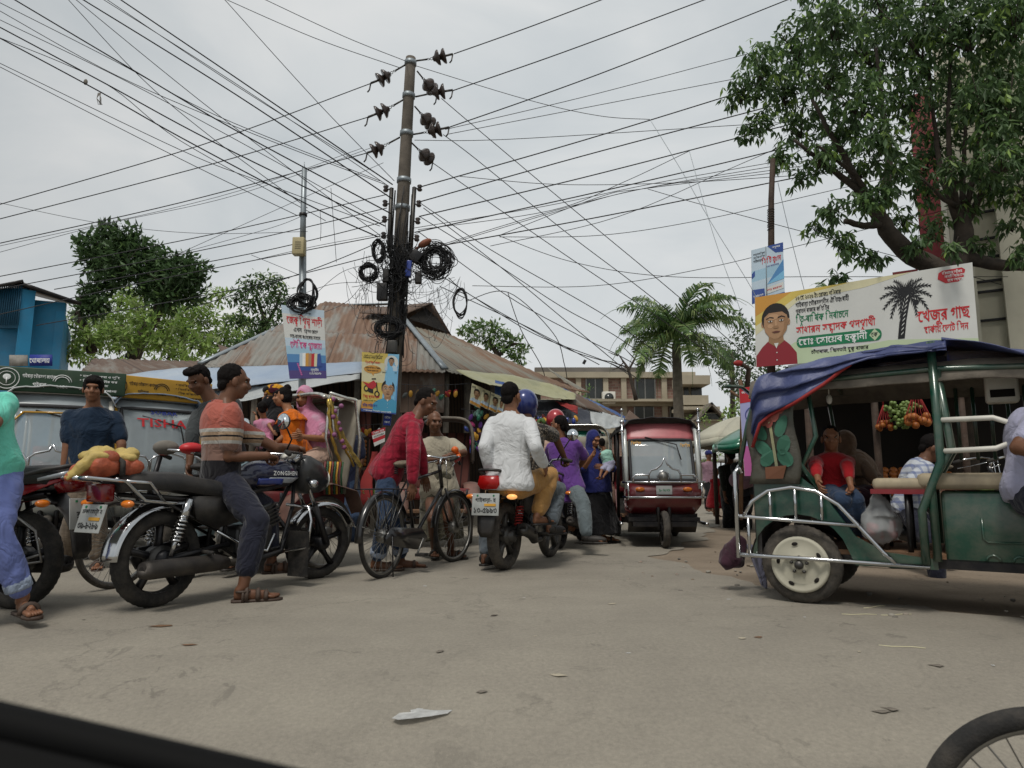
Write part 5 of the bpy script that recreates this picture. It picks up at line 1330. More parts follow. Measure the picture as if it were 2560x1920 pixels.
    if o.get('sign'):
        c1, lines = o['sign']; w_, h_ = 1.16, .25; zc = ht + .12
        m = MB(c1); m.box((1.74, 0, zc), (.05, w_, h_), None, .01); fs_ = lambda u, v: V((1.768, -w_ / 2 + u * w_, zc - h_ / 2 + v * h_))
        for s_, u, v, h, w, c in lines: text(m, s_, fs_, u, v, h, c, w=w)
        for u0, r_ in ((.09, .42), (.5, .22)):
            m.use(o.get('ring', 'ink_white')); cc = fs_(u0, .5 if r_ > .3 else .42)
            if r_ > .3:
                m.torus(cc, (1, 0, 0), r_ * h_, .004, 30, 4); m.torus(cc, (1, 0, 0), r_ * h_ * .68, .003, 26, 4); m.tube([cc - V((0, 0, .05)), cc + V((0, 0, .01))], .006, 5); m.ell(cc + V((0, 0, .015)), (.003, .035, .03))
            else:
                for rr_ in (.34, .26): m.tube([cc + V((0, rr_ * h_ * math.cos(R(a)), rr_ * h_ * math.sin(R(a)))) for a in range(10, 171, 16)], .004, 4)
        m.build('sign_board', root)
    return root
# ================================================================ placing the vehicles
bikeZ = motorcycle('blue and black motorcycle with chrome guards and parcels on its rear rack', G(385, 1518), G(790, 1447), dict(tank='paint_navy', plate=[('৩৯-৮২৮৯', .08, .14, .34, .84), ('ঢাকা মেট্রো হ', .1, .68, .2, .8)], logo='ZONGSHEN', steer=R(-14), sz=.8, hx=-.1, mh=.25, mx=-.05, stripe='paint_silver', stripe2='paint_blue'))
bikeW = motorcycle('dark blue motorcycle with lit red tail lamp carrying a white shirted passenger', G(1262, 1425), G(1375, 1393), dict(style='sport', tank='paint_navy', tail='paint_navy', plate=[('গাইবান্ধা- হ', .12, .62, .24, .76), ('১৩-৫৯৯৩', .06, .12, .36, .88)], lit=True, spring='cloth_red', exh='grey_metal', exz=.37, ex2=-.02, rim='grey_metal', tyre='tyre_dusty', mh=.27, my=.08))
r4 = G(1398, 1372); bikeP = motorcycle('motorcycle with red tail lamp ridden by the woman in purple', r4, r4 + V((.38, 1.2, 0)), dict(style='sport', tank='paint_black', tail='paint_black', plate=[('গাইবান্ধা', .2, .62, .22, .6), ('১১-৪৭', .2, .12, .34, .6)], exz=.34))
r1 = G(35, 1523); bikeL = motorcycle('black motorcycle with a red striped tail at the left edge', r1, r1 + V((-1.26, .2, 0)), dict(style='sport', tank='paint_red', tail='paint_black', plate=[('হ-১২', .2, .3, .4, .6)], sz=.84))
m = MB('paint_red'); 
for s in (-1, 1): m.loft([[V((x, s * (.085 + .03 * (1 - abs(x + .1) / .35)) + s * dy, z)) for x, z in ((-.42, .83), (.1, .74), (.3, .66), (.22, .64), (.0, .68))] for dy in (0, .02)])
m.use('paint_silver')
for s in (-1, 1): m.loft([[V((x, s * .11 + s * dy, z)) for x, z in ((-.44, .87), (-.2, .82), (-.2, .80), (-.43, .835))] for dy in (0, .02)])
m.build('tail_stripe', bikeL)
m = MB('steel_dull'); m.tube([(-.05, .16, .62), (-.28, .19, .5), (-.34, .19, .32), (.1, .19, .26), (.3, .17, .3)], .008, 6); m.tube([(-.05, .16, .62), (.0, .18, .36)], .008, 6); m.tube([(-.32, .19, .36), (.2, .2, .2)], .008, 6); m.build('saree_guard', bikeL)
bicA = bicycle('old black roadster bicycle pushed by the man in the red shirt', G(955, 1446), G(1128, 1405), dict(horn=True, steer=R(-6), stand=True))
# bicycle wheel at the lower right corner: bicycle standing on the lower shoulder of the road
wc = P(2655, 2130, 1.72); zg = gz(wc.x, wc.y)
bicB = bicycle('bicycle whose front wheel shows at the lower right corner', V((wc.x + 1.08, wc.y - .30, zg)), V((wc.x, wc.y, zg)), dict(r=max(.3, wc.z - zg), nofender=True, tr=.027))
rickA = rickshaw('cycle rickshaw with tasselled hood carrying the girl in a pink headscarf', V((-2.09, 6.64, 0)), math.atan2(-.83, -.55), dict(deco=True, hx=.02, steer=R(10), open=True))
rickB = rickshaw('cycle rickshaw with worn dark hood behind the balding man', V((-.98, 9.0, 0)), R(-84), dict(hood='canvas_grey', trim='wood_grey', hx=.0, back='plank_red'))
r_ = G(1395, 1320); rickC = rickshaw('cycle rickshaw with a pale fringed hood beyond the purple dress', V((1.05, 10.6, 0)), R(80), dict(hood='rick_cream', trim='tinsel', hx=.1))
GS = [('গাইবান্ধা পৌরসভা কার্যালয়', .2, .58, .2, .26, 'ink_white'), ('গাইবান্ধা', .28, .24, .2, .1, 'ink_white'), ('২৩৪৬', .455, .2, .2, .09, 'ink_white'), ('* নাগরিক সেবা ও ভূমি', .63, .74, .13, .32, 'ink_white'), ('* নির্ধারিত পৌর কর', .63, .54, .13, .3, 'ink_white'), ('ঠিক পরিশোধ', .66, .36, .13, .2, 'ink_white'), ('* ময়লা আবর্জনা', .63, .14, .13, .3, 'ink_white')]
def dark(L): return [(a, b, c, d, e, 'ink') for a, b, c, d, e, f_ in L]
mk('sign_green', '12371f', .55, dirt=.2); mk('sign_yellow', 'b5891f', .55, dirt=.2)
def by_front(fr, yaw, sc=1): return V(fr) - V((math.cos(yaw), math.sin(yaw), 0)) * 2.0 * sc
mk('brow_pink', 'b5666a', .4, var=.15, dirt=.3)
mk('brow_grey', '8f979a', .3, var=.1, dirt=.2)
# red one facing the camera
yr = R(-94); erR = erick('red battery three-wheeler with curved bull bar facing the camera', by_front(G(1664, 1371), yr, .95), yr, dict(ht=1.62, wst=.22, paint='paint_maroon', brow='brow_pink', roof='rubber_trim', ogee=True, ftrim='paint_white', plate='১২৩', screentext=[('বিসমিল', .06, .86, .1, .15, 'ink_gold'), ('বিসমিল', .8, .8, .1, .15, 'ink_gold')], frame='black_metal', seed=2), .95)
for s in (-1, 1):
    m = MB('chrome')
    for z in (1.5, 1.62): m.ell((1.84, s * .5, z), .03)
    m.tube([(1.9, s * .5, .8), (1.84, s * .5, 1.75)], .012, 6); m.ell((1.84, s * .5, 1.78), .022)
    m.build('pennant_rod', erR)
yg = R(-100); erG = erick('green battery three-wheeler half hidden behind the red one', by_front(V((.98, 11.0, 0)), yg, .95), yg, dict(paint='paint_greenbright', roof='tarp_dark', seed=5), .95)
# left pair, seen over the motorcycles
yl = R(-61); frl = P(115, 1330, 6.9); erL = erick('white battery three-wheeler under a dark green signboard', by_front(V((frl.x, frl.y, 0)), yl), yl, dict(wst=.13, paint='paint_white', brow='brow_grey', roof='white_sheet', sign=('sign_green', GS), seed=8))
m = MB('paint_yellow')
for s in (-1, 1):
    for q in (0, .035, .07): m.tube([(1.97 - q, s * (.45), .8), (1.92 - q, s * (.44 - q * .2), 1.1), (1.84 - q * .6, s * (.43 - q * .6), 1.38)], .009, 5)
    m.tube([(1.84, s * .42, 1.36), (1.8, s * .3, 1.5)], .011, 5)
m.tube([(1.81, -.3, 1.5), (1.84, 0, 1.5), (1.81, .3, 1.5)], .011, 5); m.build('screen_piping', erL)
yy = R(-42); fry = P(400, 1330, 7.6); erY = erick('yellow battery three-wheeler with lettered windscreen and yellow signboard', by_front(V((fry.x, fry.y, 0)), yy), yy, dict(wst=.1, paint='paint_white', brow='brow_grey', ftrim='paint_yellow', roof='tarp_pale', sign=('sign_yellow', dark(GS)), ring='ink', screentext=[('TISHA', .2, .72, .17, .62, 'ink_red'), ('SOBAR', .36, .9, .1, .34, 'ink_blue')], seed=11))
# the green one in the right foreground (rear wheel near the kerb)
yk = R(-33); w0 = G(2010, 1508); ax = V((-math.sin(yk), math.cos(yk), 0))
erK = erick('green battery three-wheeler with a blue tarpaulin hood in the right foreground', w0 + ax * .44, yk, dict(paint='paint_green', roof='wood_grey', seat='seat_red', ht=1.5, seed=4, rear=.5, railrear=.62, wr=.255, rail=.8, crown=.03))
for o_ in list(erK.children):
    if o_.name.startswith('wheel') and o_.name != 'wheel_arch' and not o_.name.startswith('wheel_arch'):
        if abs(o_.data.vertices[0].co.x) < .6 and o_.data.vertices[0].co.y < 0:
            m = MB('cream_white'); c = V((0, -.50, .255)); m.lathe([(.0, .03), (.05, .03), (.055, .012), (.085, .02), (.125, -.006), (.16, .012), (.178, .012), (.186, -.03)], c, (0, -1, 0), 36)
            m.use('grey_metal'); m.lathe([(.03, .03), (.026, .055), (.0, .057)], c, (0, -1, 0), 14)
            for k_ in range(5): a = k_ * 2 * PI / 5 + .3; m.lathe([(.012, .02), (.01, .042), (.0, .043)], c + V((.05 * math.cos(a), 0, .05 * math.sin(a))), (0, -1, 0), 8)
            m.use('dark_void')
            for k_ in range(5): a = k_ * 2 * PI / 5 + .5; m.ell(c + V((.135 * math.cos(a), -.008, .135 * math.sin(a))), (.02, .006, .012), Matrix.Rotation(-a - PI / 2, 3, 'Y'), 10, 6)
            m.build('hub_plate', o_)
m = MB('paint_green'); m.tube([(.72, -.5, .3), (.72, -.5, .62), (.84, -.5, .92), (.84, -.5, 1.66)], .025, 10); m.build('door_pillar', erK)
for q in range(7): m = MB('paint_green'); m.tube([(.95 + q * .1, .46, .95), (.95 + q * .1, .47, 1.5)], .014, 6); m.build('window_bar', erK)
m = MB('paint_green'); m.tube([(-.38, -.47, .85), (-.3, -.47, 1.2), (-.24, -.46, 1.4)], .016, 8); m.build('rear_pillar', erK); m = MB('paint_green'); m.tube([(.16, -.47, .72), (-.02, -.49, 1.0), (-.08, -.48, 1.45)], .018, 8); m.build('curved_pillar', erK)
m = MB('white_plastic'); m.tube([(.86, -.5, 1.17), (1.12, -.52, 1.17), (1.19, -.52, 1.14), (1.22, -.52, 1.08), (1.19, -.52, 1.02), (1.12, -.52, .99), (.84, -.5, .98)], .016, 8); m.build('grab_handle', erK)
m = MB('seat_cream'); m.box((.62, 0, .78), (.34, .86, .08), None, .03); m.use('seat_red'); m.box((.62, 0, .735), (.36, .88, .03)); m.build('middle_seat', erK)
m = MB('black_metal')
for y_ in (-.3, .0): m.tube([(.5, y_, .34), (.5, y_, .74)], .018, 6); m.tube([(.64, y_ - .1, .34), (.64, y_ - .1, .74)], .018, 6)
m.build('seat_leg', erK)
tarp_mat('painted_canvas', ['35372f', '4a463c', '3d4a3f'], 3); mk('flower_green', '2b5d4a', .7, var=.25); mk('flower_pink', '8a4a40', .7, var=.3, scale=12); mk('pot_brown', '6b4530', .8)
m = MB('painted_canvas'); cf = lambda u, v: V((lerp(-.27, .03, u) - .03 * (1 - u) * (1 - v) + .02 * math.sin(v * 7), -.515 - .012 * math.sin(u * 9 + v * 4), lerp(.78, 1.32 + .12 * u, v)))
m.grid(cf, 12, 12, .006)
pf_ = lambda u, v: cf(u, v) + V((0, -.012, 0))
def blob(m, mat, pts, e=0): m.use(mat); m.poly([pf_(*p) + V((0, -e, 0)) for p in pts])
for c_, a_ in (((.3, .42), 150), ((.72, .42), 30), ((.3, .62), 140), ((.75, .62), 40), ((.35, .3), 200), ((.7, .28), -20)):
    L_ = [(c_[0] + .17 * math.cos(R(t)) * math.cos(R(a_)) - .09 * math.sin(R(t)) * math.sin(R(a_)), c_[1] + .17 * math.cos(R(t)) * math.sin(R(a_)) * .8 + .09 * math.sin(R(t)) * math.cos(R(a_))) for t in range(0, 360, 30)]
    blob(m, 'flower_green', [(min(.97, max(.03, a)), min(.97, max(.03, b))) for a, b in L_], .002 + a_ * .00001)
blob(m, 'pot_brown', [(.33, .06), (.67, .06), (.72, .2), (.28, .2)], .004); blob(m, 'tarp_green', [(.48, .2), (.54, .2), (.56, .7), (.5, .7)], .005)
for c_ in ((.52, .7), (.4, .74), (.64, .75), (.53, .8), (.3, .8), (.75, .82)): blob(m, 'flower_pink', [(c_[0] + .09 * math.cos(R(t)), min(.99, c_[1] + .07 * math.sin(R(t)))) for t in range(0, 360, 40)], .006 + c_[0] * .002)
m.build('painted_side_curtain', erK)
# blue tarpaulin thrown over the roof
m = MB('tarp_navy')
def tp(u, v):
    x = lerp(-.25, .92, u); q = v * 2 - 1
    edge = lerp(.40, -.1, min(1, max(0, u)) ** .9)      # skirt hanging lower at the back on the near side
    z0 = 1.63 + .05 * (1 - min(1, (u / .12)) ) * -4.0 * 0
    zt = lerp(1.52, 1.665, u ** .8) + .03 * math.sin(u * PI) - .1 * max(0, 1 - u / .06) ** 2
    if v < .38:
        t = v / .38; z = lerp(zt - max(.06, edge * .95), zt - .03, t); y = -(.55 + .02 * math.sin(u * 26)) - .02 * (1 - t)
    else:
        t = (v - .38) / .62; y = lerp(-.55, .55, t); z = zt - .03 + .06 * math.sin(t * PI)
    fold = .022 * math.sin((u * 5 + v * 16) * 2.1 + 2 * math.sin(u * 3)) + .014 * noise.noise(V((u * 6, v * 14, 1)))
    return V((x, y + fold * (1 if v < .38 else .2), z + fold))
m.grid(tp, 60, 44, .006)
def tp2(u, v):
    x = lerp(.9, 2.1, u); t = v
    return V((x, lerp(-.56, .55, t) + .02 * math.sin(u * 18), 1.66 - .34 * u * (1 - t) ** .6 - .0 * u + .02 * math.sin(u * 12 + v * 9) + .05 * math.sin(t * PI) * (1 - u)))
m.grid(tp2, 30, 24, .006); m.use('cloth_red'); m.tube([tp(u / 20, 0) + V((0, -.006, -.01)) for u in range(12)], .012, 5); m.build('blue_hood', erK)
m = MB('white_plastic'); m.box((1.2, .0, 1.4), (.18, .12, .2), None, .02); m.use('dark_void'); m.box((1.2, -.062, 1.36), (.13, .004, .05)); m.build('loudspeaker', erK)
m = MB('white_plastic'); m.tube([(.2, -.2, 1.5), (.2, -.2, 1.4)], .004, 5); m.ell((.2, -.2, 1.37), (.02, .02, .035)); m.build('light_bulb', erK)
c_ = P(2250, 1300, 6.5); c2_ = P(2520, 1300, 6.3); bicycle('black bicycle of the man in the checked shirt', V((c_.x, c_.y, -.02)), V((c_.x + 1.1, c_.y - .05, -.02)))
# parcels strapped to the motorcycle rack
mk('sack_orange', '9e4a2c', .6, var=.35, scale=20, bmp=.8, bs=30, dirt=.2); mk('sack_yellow', 'b09a58', .65, var=.3, scale=14, bmp=.8, bs=30)
bz = bikeZ.matrix_basis if False else Matrix.Translation(bikeZ.location) @ Matrix.Rotation(bikeZ.rotation_euler.z, 4, 'Z')
def parcel(label, x, y, rx, ry, rz, knot, tail=None):
    c = bz @ V((x, y, .835)); root = empty('parcel', c, label, 'parcel', None, bikeZ.rotation_euler.z)
    t = MB(); t.box((0, 0, rz * .55), (rx * 1.8, ry * 1.9, rz * 1.1), None, .05); t.ell((0, 0, rz * .6), (rx, ry, rz * .75))
    if tail: t.tube([(-rx * .7, 0, rz * .6), (-rx * 1.4, 0, rz * .35), (-rx * 1.9, 0, -.03)], [rz * .5, rz * .3, .015], 10)
    remesh(t, 'sack', 'sack_orange', root, .012, 3, .022, 14, seed=x)
    t = MB(); t.ell((-.01, 0, rz * 1.18), (rx * .95, ry * .85, rz * .32))
    if tail: t.tube([(-rx * .2, -ry * .3, rz * 1.2), (-rx * 1.0, -ry * .4, rz * .85), (-rx * 1.9, 0, -.02)], [rz * .35, rz * .34, .015], 10)
    for a in range(5): t.ell((knot * rx + .03 * math.cos(a), -.03 * math.sin(a), rz * 1.28 + .02 * math.sin(a * 2)), .035)
    remesh(t, 'wrapping', 'sack_yellow', root, .01, 2, .02, 16, seed=x + 1)
    if tail: t = MB('sack_orange'); t.ell((rx * .3, -ry * .55, rz * 1.1), (.06, .05, .045)); t.build('knot', root)
    else: t = MB('black_rubber'); t.tube([(-rx * 1.12, -ry * 1.1, 0), (-rx * 1.08, -ry * 1.02, rz * .9), (-rx * 1.0, 0, rz * 1.45), (-rx * 1.08, ry * 1.02, rz * .9), (-rx * 1.12, ry * 1.1, 0)], .016, 6); t.build('strap', root)
    return root
parcel('yellow and orange bundle with a trailing tail on the motorcycle rack', -.44, 0, .09, .12, .095, .3, True)
parcel('orange sack with a yellow top strapped behind the rider', -.275, 0, .08, .12, .09, .2)
# ================================================================ the people
def polo(nt, base):
    g_ = nd(nt, 'ShaderNodeTexCoord').outputs['Object']; s_ = nd(nt, 'ShaderNodeSeparateXYZ'); nt.links.new(g_, s_.inputs[0])
    k = nd(nt, 'ShaderNodeMapRange'); k.inputs[1].default_value = .75; k.inputs[2].default_value = 1.4; nt.links.new(s_.outputs[2], k.inputs[0])
    pk, wh, bg_, bk, tn = 'a3594c', 'aeaba4', 'a58c73', '18161a', '7d6156'
    z = lambda v: (v - .75) / .65
    r = ramp(nt, k.outputs[0], [(0, bk), (z(.945), tn), (z(1.06), wh), (z(1.085), bg_), (z(1.11), bk), (z(1.122), bg_), (z(1.145), wh), (z(1.17), pk)], 'CONSTANT')
    return mix(nt, .25, r, base, 'MULTIPLY') if False else r
cloth('polo_striped', 'b0594c', .1, polo)
def plaid(c1, c2, sc):
    def f(nt, base):
        g_ = nd(nt, 'ShaderNodeTexCoord').outputs['Object']; out = base
        for ax_ in (0, 2):
            s_ = nd(nt, 'ShaderNodeSeparateXYZ'); nt.links.new(g_, s_.inputs[0])
            w = nd(nt, 'ShaderNodeMath', operation='SINE'); mu = nd(nt, 'ShaderNodeMath', operation='MULTIPLY'); mu.inputs[1].default_value = sc
            nt.links.new(s_.outputs[ax_], mu.inputs[0]); nt.links.new(mu.outputs[0], w.inputs[0])
            out = mix(nt, ramp(nt, w.outputs[0], [(.45, 0.0), (.6, .55)]), out, srgb(c2))
        return out
    return f
cloth('shirt_navy', '13263a'); cloth('shirt_dark', '35393a'); cloth('shirt_teal', '6ccab4'); cloth('jeans_lavender', '6a77ae'); cloth('jeans_pale', '8f9cb0'); cloth('jeans_blue', '2f3f57', .25); cloth('trousers_navy', '20222f'); cloth('trousers_taupe', '6c6052', .1, plaid(0, '5a4f44', 160)); cloth('jeans_light', '7f949c')
cloth('shirt_red', '8f1a30', .1, plaid(0, '741426', 90)); cloth('shirt_beige', 'a39c8a'); cloth('lungi', '5d5a4a', .2, plaid(0, '45413a', 110)); cloth('shirt_white', 'c9cbcc', .04); cloth('trousers_khaki', 'a37c49'); cloth('jeans_grey', '596167')
cloth('shirt_pattern', '2b2826', .1, lambda nt, b: mix(nt, ramp(nt, tex(nt, 26, 2, .5, dist=2.5), [(.53, 0.0), (.57, .8)]), b, srgb('8d8272'))); cloth('purple', '623d85'); cloth('trousers_grey', '5e686b'); cloth('hijab_blue', '262c66'); cloth('skirt_black', '101013')
cloth('pink', 'c27f9b', .12, lambda nt, b: mix(nt, ramp(nt, tex(nt, 9, 3), [(.5, 0.0), (.7, .6)]), b, srgb('b9a6b4'))); cloth('orange', 'c9650f'); cloth('maroon_cloth', '3d2430'); cloth('black_cloth', '0f0f12'); cloth('mint', '97c4b4'); cloth('cloth_tan', '6b5645', .15, plaid(0, '6a5340', 70)); cloth('boy_red', '95161d'); cloth('check_shirt', 'b5bac0', .05, plaid(0, '4a5a8a', 95)); cloth('lav_grey', '9a9ab0'); cloth('olive_dark', '22261f'); cloth('grey_jacket', '3c3f45'); cloth('red_dress', '8c1a22'); cloth('mauve', '8f7280'); cloth('yellow_band', 'c08a1e', .1, lambda nt, b: mix(nt, ramp(nt, tex(nt, 16, 0, dist=.4), [(.5, 0.0), (.53, 1.0)]), b, srgb('4a1a24'))); cloth('beige_pink', 'b09584'); cloth('helmet_dummy', '333333'); cloth('navy_tee', '171c33')
mkpaint('helmet_blue', '1e2f6e', dirt=.1); mkpaint('cap_red', 'a11f2b', dirt=.1)
PP = []
PP.append(person('man in striped pink polo astride the blue motorcycle', 5.0, (552, 1192), (556, 1008, -.03), (586, 954, 0), 45, 1.74, ((690, 1120, 1, 738, 1120, 1), (571, 1143, -1, 668, 1139, 1)), ((660, 1270, 1, 680, 1400, 1), (642, 1302, -1, 608, 1466, -1)), (30, -4), (30, 22), 'skin_dark', 'hair', dict(mat='polo_striped', sleeve=.34, hem=-.08, loose=.02, collar='polo_striped', fold=.016), ('trousers', 'trousers_navy', .72, 1.12), ('strap', 'sandal'), girth=.93, hands=('grip', ('grip', P(694, 1146, 5.1)))))
PP.append(person('man in navy polo shirt and taupe trousers walking between the three-wheelers', 6.6, (222, 1172), (235, 1022, 0), (233, 972, -.06), -62, 1.74, ((304, 1112, -1, 300, 1188, -1), (168, 1118, -1, 158, 1200, -1)), ((238, 1282, -1, 245, 1395, 1), (192, 1285, -1, 162, 1388, 1)), (-64, -3), (-60, -100), 'skin', 'hair', dict(mat='shirt_navy', sleeve=.36, hem=-.22, loose=.018, collar='shirt_navy'), ('trousers', 'trousers_taupe', .9, 1.2), ('flip', 'sandal'), girth=1.14, belly=1.15, hairkind='fringe'))
PP.append(person('young rickshaw puller in dark grey shirt looking down', 6.1, (572, 1170), (535, 1003, 0), (497, 950, -.1), -100, 1.72, ((592, 1092, -1, 636, 1096, -1), (480, 1090, -1, 474, 1160, -1)), ((600, 1280, -1, 600, 1390, 1), (520, 1285, -1, 500, 1395, 1)), (-112, -30), None, 'skin_dark', 'hair', dict(mat='shirt_dark', sleeve=.72, hem=-.15, loose=.02), ('trousers', 'jeans_light', .95, 1.1), ('flip', 'sandal_black'), hairkind='quiff', hands=('grip', 'curl')))
PP.append(person('woman in black face veil with yellow headband seated in the rickshaw', 6.85, (690, 1150), (692, 1032, .03), (684, 990, 0), -130, 1.55, ((725, 1095, -1, 700, 1135, -1), (650, 1090, -1, 668, 1130, -1)), ((670, 1190, -1, 650, 1280, 1), (690, 1190, -1, 680, 1280, 1)), (-150, -5), None, 'skin_fair', 'hair', dict(mat='black_cloth', sleeve=.95, hem=-.2, hijab='black_cloth', cape=.5), ('trousers', 'black_cloth', .95, 1.3), None, headdress='niqab'))
f = PP[-1]; m = MB('yellow_band'); m.ell(f.H + f.q @ V((0, -.015, .058)) * f.k, V((.1, .118, .078)) * f.k, f.q, 20, 12); f.prt(m, 'headband')
PP.append(person('baby in pink top held by the veiled woman', 6.45, (662, 1095), (660, 1048, .02), (655, 1022, 0), 110, .72, ((645, 1060, 1, 640, 1040, 1), (672, 1062, -1, 682, 1078, -1)), ((650, 1115, -1, 640, 1130, 1), (675, 1115, -1, 670, 1132, 1)), (120, 0), None, 'skin_fair', 'hair', dict(mat='pink', sleeve=.3, hem=.0, loose=.008), ('shorts', 'pink', .2), None))
PP.append(person('small girl in orange frilled dress sitting in the rickshaw', 6.5, (738, 1128), (726, 1030, 0), (706, 992, 0), 160, 1.22, ((728, 1085, 1, 700, 1100, 1), (720, 1082, -1, 690, 1106, -1)), ((700, 1140, -1, 690, 1200, 1), (705, 1145, -1, 700, 1205, 1)), (192, 0), None, 'skin_fair', 'hair', dict(mat='orange', sleeve=0, hem=-.25, loose=.02, flare=.9, fold=.02), ('trousers', 'maroon_cloth', .95, 1.3), None, hairkind='bun', hands=('curl', 'curl')))
f = PP[-1]; m = MB('orange')
m.grid(lambda u, v: f.N - f.up * (.03 + .07 * v) + f.rt * (math.cos(2 * PI * u) * (.1 + .06 * v + .012 * math.sin(u * 60))) + f.fw * (math.sin(2 * PI * u) * (.085 + .05 * v + .012 * math.sin(u * 60))), 80, 3, .003); f.prt(m, 'frill')
PP.append(person('girl in pink headscarf sitting in the rickshaw', 6.7, (792, 1140), (776, 1035, .02), (760, 992, -.02), -130, 1.45, ((808, 1098, -1, 760, 1092, -1), (745, 1090, -1, 742, 1085, -1)), ((760, 1160, -1, 740, 1230, 1), (745, 1160, -1, 720, 1230, 1)), (-98, -14), None, 'skin_fair', 'hair', dict(mat='pink', sleeve=.3, hem=-.2, hijab='pink', cape=.62), ('trousers', 'beige_pink', .95, 1.3), None, headdress='hijab'))
PP.append(person('man in dark blue shirt standing behind the rickshaw hood', 9.3, (868, 1225), (868, 1085, 0), (868, 1045, 0), -60, 1.65, ((905, 1150, -1, 890, 1195, -1), (838, 1150, -1, 848, 1200, -1)), ((885, 1290, -1, 885, 1350, 1), (855, 1290, -1, 855, 1350, 1)), None, None, 'skin_dark', 'hair', dict(mat='navy_tee', sleeve=.4, hem=-.2), ('trousers', 'jeans_blue', .95), ('flip', 'sandal'), vox=.014))
PP.append(person('man in crimson shirt bending over the bicycle he pushes', 6.35, (966, 1178), (1040, 1043, -.06), (1066, 1004, -.02), 14, 1.68, ((1050, 1130, 1, 1062, 1190, 1), (1034, 1130, -1, 1030, 1212, 1)), ((990, 1290, 1, 1003, 1395, 1), (968, 1300, -1, 942, 1398, 1)), (-12, -24), (8, 5), 'skin_dark', 'hair', dict(mat='shirt_red', sleeve=.93, hem=-.14, loose=.024, flare=.4, collar='shirt_red', fold=.018), ('trousers', 'jeans_blue', .86, 1.1, 'jeans_pale'), ('flip', 'sandal'), girth=.94, hands=('curl', 'down')))
PP.append(person('balding man in beige shirt and checked lungi behind the bicycle', 7.35, (1098, 1225), (1092, 1093, 0), (1086, 1054, -.08), -72, 1.64, ((1160, 1132, -1, 1124, 1138, -1), (1040, 1150, -1, 1085, 1150, -1)), ((1120, 1300, -1, 1128, 1370, 1), (1080, 1300, -1, 1085, 1368, 1)), (-62, -6), (-40, -80), 'skin_dark', 'hair_grey', dict(mat='shirt_beige', sleeve=.38, hem=-.3, loose=.026, flare=.5, collar='shirt_beige'), ('skirt', 'lungi', [(1103, 1345, 7.35)], .22), ('flip', 'sandal_black'), hairkind='bald', hands=('grip', 'grip'), moustache=False))
PP.append(person('man in loose white shirt riding pillion with his back to us', 6.2, (1272, 1208), (1277, 1036, .03), (1278, 990, .05), 72, 1.72, ((1212, 1118, -1, 1228, 1185, 1), (1338, 1118, -1, 1360, 1163, 1)), ((1235, 1215, 1, 1240, 1310, -1), (1374, 1190, 1, 1344, 1285, -1)), (60, 0), (60, 50), 'skin', 'hair', dict(mat='shirt_white', sleeve=.95, hem=-.1, loose=.03, flare=.5, fold=.015, collar='shirt_white'), ('trousers', 'trousers_khaki', .86, 1.15), ('flip', 'sandal_black'), hands=('curl', 'curl')))
PP.append(person('rider in dark patterned shirt and blue helmet on the dark blue motorcycle', 6.72, (1312, 1200), (1318, 1055, .05), (1314, 1012, .1), 70, 1.72, ((1265, 1100, 1, 1275, 1150, 1), (1388, 1092, 1, 1410, 1142, 1)), ((1225, 1290, -1, 1214, 1385, -1), (1396, 1225, 1, 1376, 1312, -1)), (72, 0), (60, 50), 'skin_dark', 'hair', dict(mat='shirt_pattern', sleeve=.42, hem=-.1, loose=.02, helmet='helmet_blue'), ('trousers', 'jeans_grey', .9, 1.12), ('shoe', 'sandal_black'), headdress='helmet', hands=('grip', 'grip')))
PP.append(person('woman in purple tunic with long black hair riding pillion', 8.2, (1418, 1218), (1406, 1098, .03), (1396, 1063, .0), 62, 1.6, ((1370, 1150, 1, 1380, 1180, 1), (1462, 1146, 1, 1444, 1172, 1)), ((1390, 1260, 1, 1385, 1310, -1), (1458, 1262, -1, 1466, 1336, -1)), (150, 0), (60, -20), 'skin', 'hair', dict(mat='purple', sleeve=.4, hem=-.3, loose=.025, flare=.6), ('trousers', 'trousers_grey', .93, 1.15), ('shoe', 'sandal_black'), hairkind='pony', mask='black_cloth'))
PP.append(person('rider in beige top and red helmet in front of the purple woman', 8.75, (1392, 1205), (1384, 1098, .05), (1389, 1052, .0), 66, 1.66, ((1355, 1140, 1, 1362, 1165, 1), (1455, 1128, 1, 1470, 1150, 1)), ((1375, 1260, 1, 1375, 1310, -1), (1430, 1250, 1, 1425, 1310, -1)), (90, 0), None, 'skin', 'hair', dict(mat='beige_pink', sleeve=.9, hem=-.1, loose=.02, helmet='cap_red'), ('trousers', 'jeans_grey', .93, 1.1), None, headdress='helmet', hands=('grip', 'grip')))
PP.append(person('woman in blue headscarf and black skirt carrying a baby', 9.1, (1484, 1220), (1480, 1133, 0), (1484, 1098, -.04), -62, 1.58, ((1532, 1172, -1, 1508, 1168, -1), (1458, 1172, -1, 1480, 1140, -1)), ((1494, 1280, 1, 1508, 1336, -1), (1482, 1280, 1, 1470, 1334, -1)), (-52, -22), (-20, -20), 'skin_fair', 'hair', dict(mat='hijab_blue', sleeve=.55, hem=-.2, hijab='hijab_blue', cape=1.12), ('skirt', 'skirt_black', [(1488, 1334, 9.1)], .33), ('flip', 'sandal_black'), headdress='hijab'))
